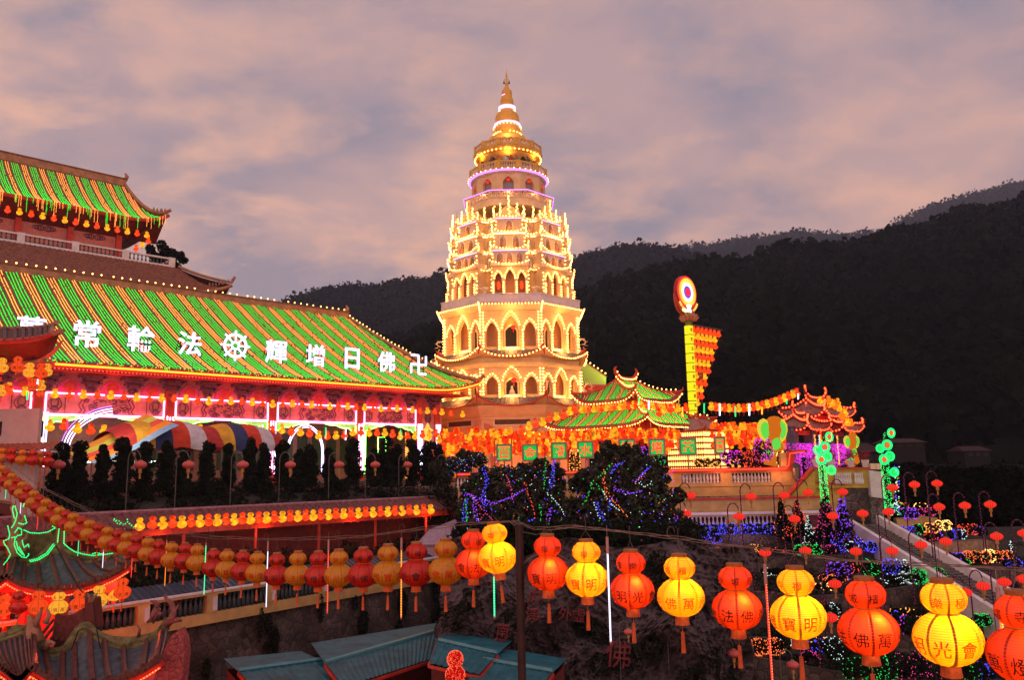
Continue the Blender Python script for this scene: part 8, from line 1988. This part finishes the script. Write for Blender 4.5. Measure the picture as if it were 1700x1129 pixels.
GB = [[(22, 841), (20.5, 846), (23.5, 859.5), (26.7, 863), (22, 873), (18.6, 877)], [(25, 841), (28.5, 853), (27, 861)], [(40, 837), (38.5, 842)], [(41, 857), (44.6, 869), (38, 871), (31, 869)], [(13, 874), (16, 887), (15, 895), (5.6, 899), (7.4, 904), (12.4, 910), (17.4, 921.5), (12.4, 930), (6.2, 937.6)],
      [(30, 877), (36, 879), (35.5, 889), (30, 889), (25, 894), (23.6, 905), (28.5, 918), (36, 925), (43, 926.5), (48, 922), (47, 919)], [(25, 884), (28, 880), (30, 877)], [(20, 893), (25, 892)], [(32, 909), (38, 919), (41, 924)], [(37, 898), (38, 904), (40, 909), (47, 904), (48, 910)], [(27, 900), (30, 912), (38, 922)],
      [(40, 880.6), (50, 885), (64, 886), (79, 884), (92, 877), (87, 874)], [(49.6, 931), (62, 928), (77, 919), (89, 903)], [(51, 933), (64, 930), (79, 921), (91, 905)], [(98, 879), (95.5, 901.7)], [(106.6, 883), (106, 903), (114, 910), (124, 916.6), (140, 921), (154, 923), (174, 921), (188, 919)],
      [(154, 920), (160, 918), (170, 921)]]
for i, P in enumerate(GB):
    mb = MB(); mb.bulbs(line_pts([at(x, y, 30.6)-o for x, y in P], .085), .031); mb.tube([at(x, y, 30.64)-o for x, y in P], .012, 4); mb.build('green_outline_string', E_greenr, t)
mb = MB()
for P in ([(189, 864), (197, 865), (205, 872), (212, 867), (211, 859)], [(215, 870), (222, 876), (229, 872)], [(190, 862), (194, 869), (201, 871)]): mb.bulbs(line_pts([at(x, y, 33)-o for x, y in P], .11), .035)
mb.build('green_outline_string', E_greenr, t)
mb = MB(); mb.tube([at(x, y, 29)-o for x, y in ((93, 906), (108, 935), (120, 955), (130, 975), (138, 985))], .02, 4); mb.tube([at(x, y, 26.9)-o for x, y in ((155, 1000), (158, 1030), (165, 1070), (170, 1095), (166, 1100))], .02, 4); mb.tube([at(x, y, 26.8)-o for x, y in ((138, 1044), (130, 1048), (125, 1062), (118, 1080))], .02, 4); mb.build('black_cable', M_black, t)
GG = 'lit gourd lanterns under the gate tower eaves'
for i, (px, py, W_, c) in enumerate(((7, 1012, 26, 'r'), (63, 1008, 29, 'r'), (97, 1009, 28, 'y'), (131, 1004, 27, 'r'), (164, 997, 27, 'y'), (182, 984, 24, 'r'), (190, 988, 24, 'y'), (203, 984, 26, 'r'), (152, 978, 18, 'y'), (113, 892, 14, 'r'), (126, 896, 12, 'r'), (232, 1122, 20, 'y'), (246, 1118, 26, 'r'), (8, 1132, 24, 'y'))): glow_l(px, py, W_, c, 'lit %s gourd lantern on the gate tower, %s of its string' % (CN[c], ordn(i)), GG, (i*3) % 8)
nearl(31, 1008, 'r', 'unlit brownish gourd lantern among the lit ones on the gate tower', GG, rot_for(2), 0, 0, 29)
for px, py, Y, e in ((40, 1000, 30.5, 380), (100, 985, 30.6, 380), (170, 975, 30.8, 200), (20, 1070, 30, 260), (235, 1135, 26.5, 60), (120, 1160, 26, 90), (30, 640, 38.5, 260)): lamp('eave_lamp', at(px, py, Y)-o, e, (1, .07, .03), .3, t)

# ================================================================== EVENING HAZE
mb = MB(); mb.box((-2500, -70, -16.2), (2500, 2400, 640)); hz = mb.build('haze', M_hill); hz.data.materials.clear()
m = bpy.data.materials.new('evening_haze'); m.use_nodes = True; nt = m.node_tree; nt.nodes.clear(); o_ = nd(nt, 'ShaderNodeOutputMaterial'); v_ = nd(nt, 'ShaderNodeVolumePrincipled')
v_.inputs['Color'].default_value = (.60, .72, 1., 1); v_.inputs['Density'].default_value = .00016; v_.inputs['Anisotropy'].default_value = .0
nt.links.new(v_.outputs[0], o_.inputs['Volume'])
hz.data.materials.append(m); tag(hz, 'thin evening haze greying the far ridges', 'haze', kind='stuff')

# ------------------------------------------------------------------ pieces of parts go one level down
HOST = {'bulb_strand': ('tiled_slope',), 'dangling_bulb_fringe': ('tiled_slope',), 'ridge_cap': ('main_ridge',), 'ridge_finial': ('main_ridge',), 'painted_ornament': ('lintel_panel', 'wall'), 'neon_frame': ('lintel_panel',), 'green_neon_edge': ('scalloped_bracket',), 'red_rosette': ('arched_medallion',),
        'arch_moulding': ('arcade_wall',), 'parapet_panel': ('arcade_wall',), 'door_frame': ('dark_doorway',), 'seated_statue': ('dark_doorway',), 'niche_recess': ('shrine_bay', 'arcade_wall'), 'niche_arch': ('shrine_bay',), 'buddha_relief': ('shrine_bay',), 'bay_cornice': ('shrine_bay', 'arcade_wall'),
        'dragon_finial': ('corner_horn',), 'panel_frame': ('carved_panel',), 'led_line': ('sign_face',), 'red_character': ('sign_face',), 'rope_light': ('eave_fascia',), 'rope_bead': ('eave_fascia',), 'tile_rib': ('tile_slab', 'crest_wall'), 'tile_end': ('tile_slab',), 'board_rope_light': ('name_board',), 'board_character': ('name_board',),
        'flower_heart': ('flower_ring',), 'lettering': ('lower_globe',), 'upper_lettering': ('upper_globe',), 'led_bead': ('lit_core',), 'handrail': ('white_parapet',), 'window': ('wall',)}
byroot = {}
for nm, ob in CREATED:
    if ob.parent and ob.parent.parent is None and ob.parent.type == 'EMPTY': byroot.setdefault(ob.parent.name, {}).setdefault('seq', []).append((nm, ob))
for rn, d in byroot.items():
    last = {}; names = {n for n, _ in d['seq']}
    for nm, ob in d['seq']:
        if nm in HOST:
            for h in HOST[nm]:
                if h in last and (last[h].location-ob.location).length < 1e-6: ob.parent = last[h]; ob.location = (0, 0, 0); break
        else: last[nm] = ob
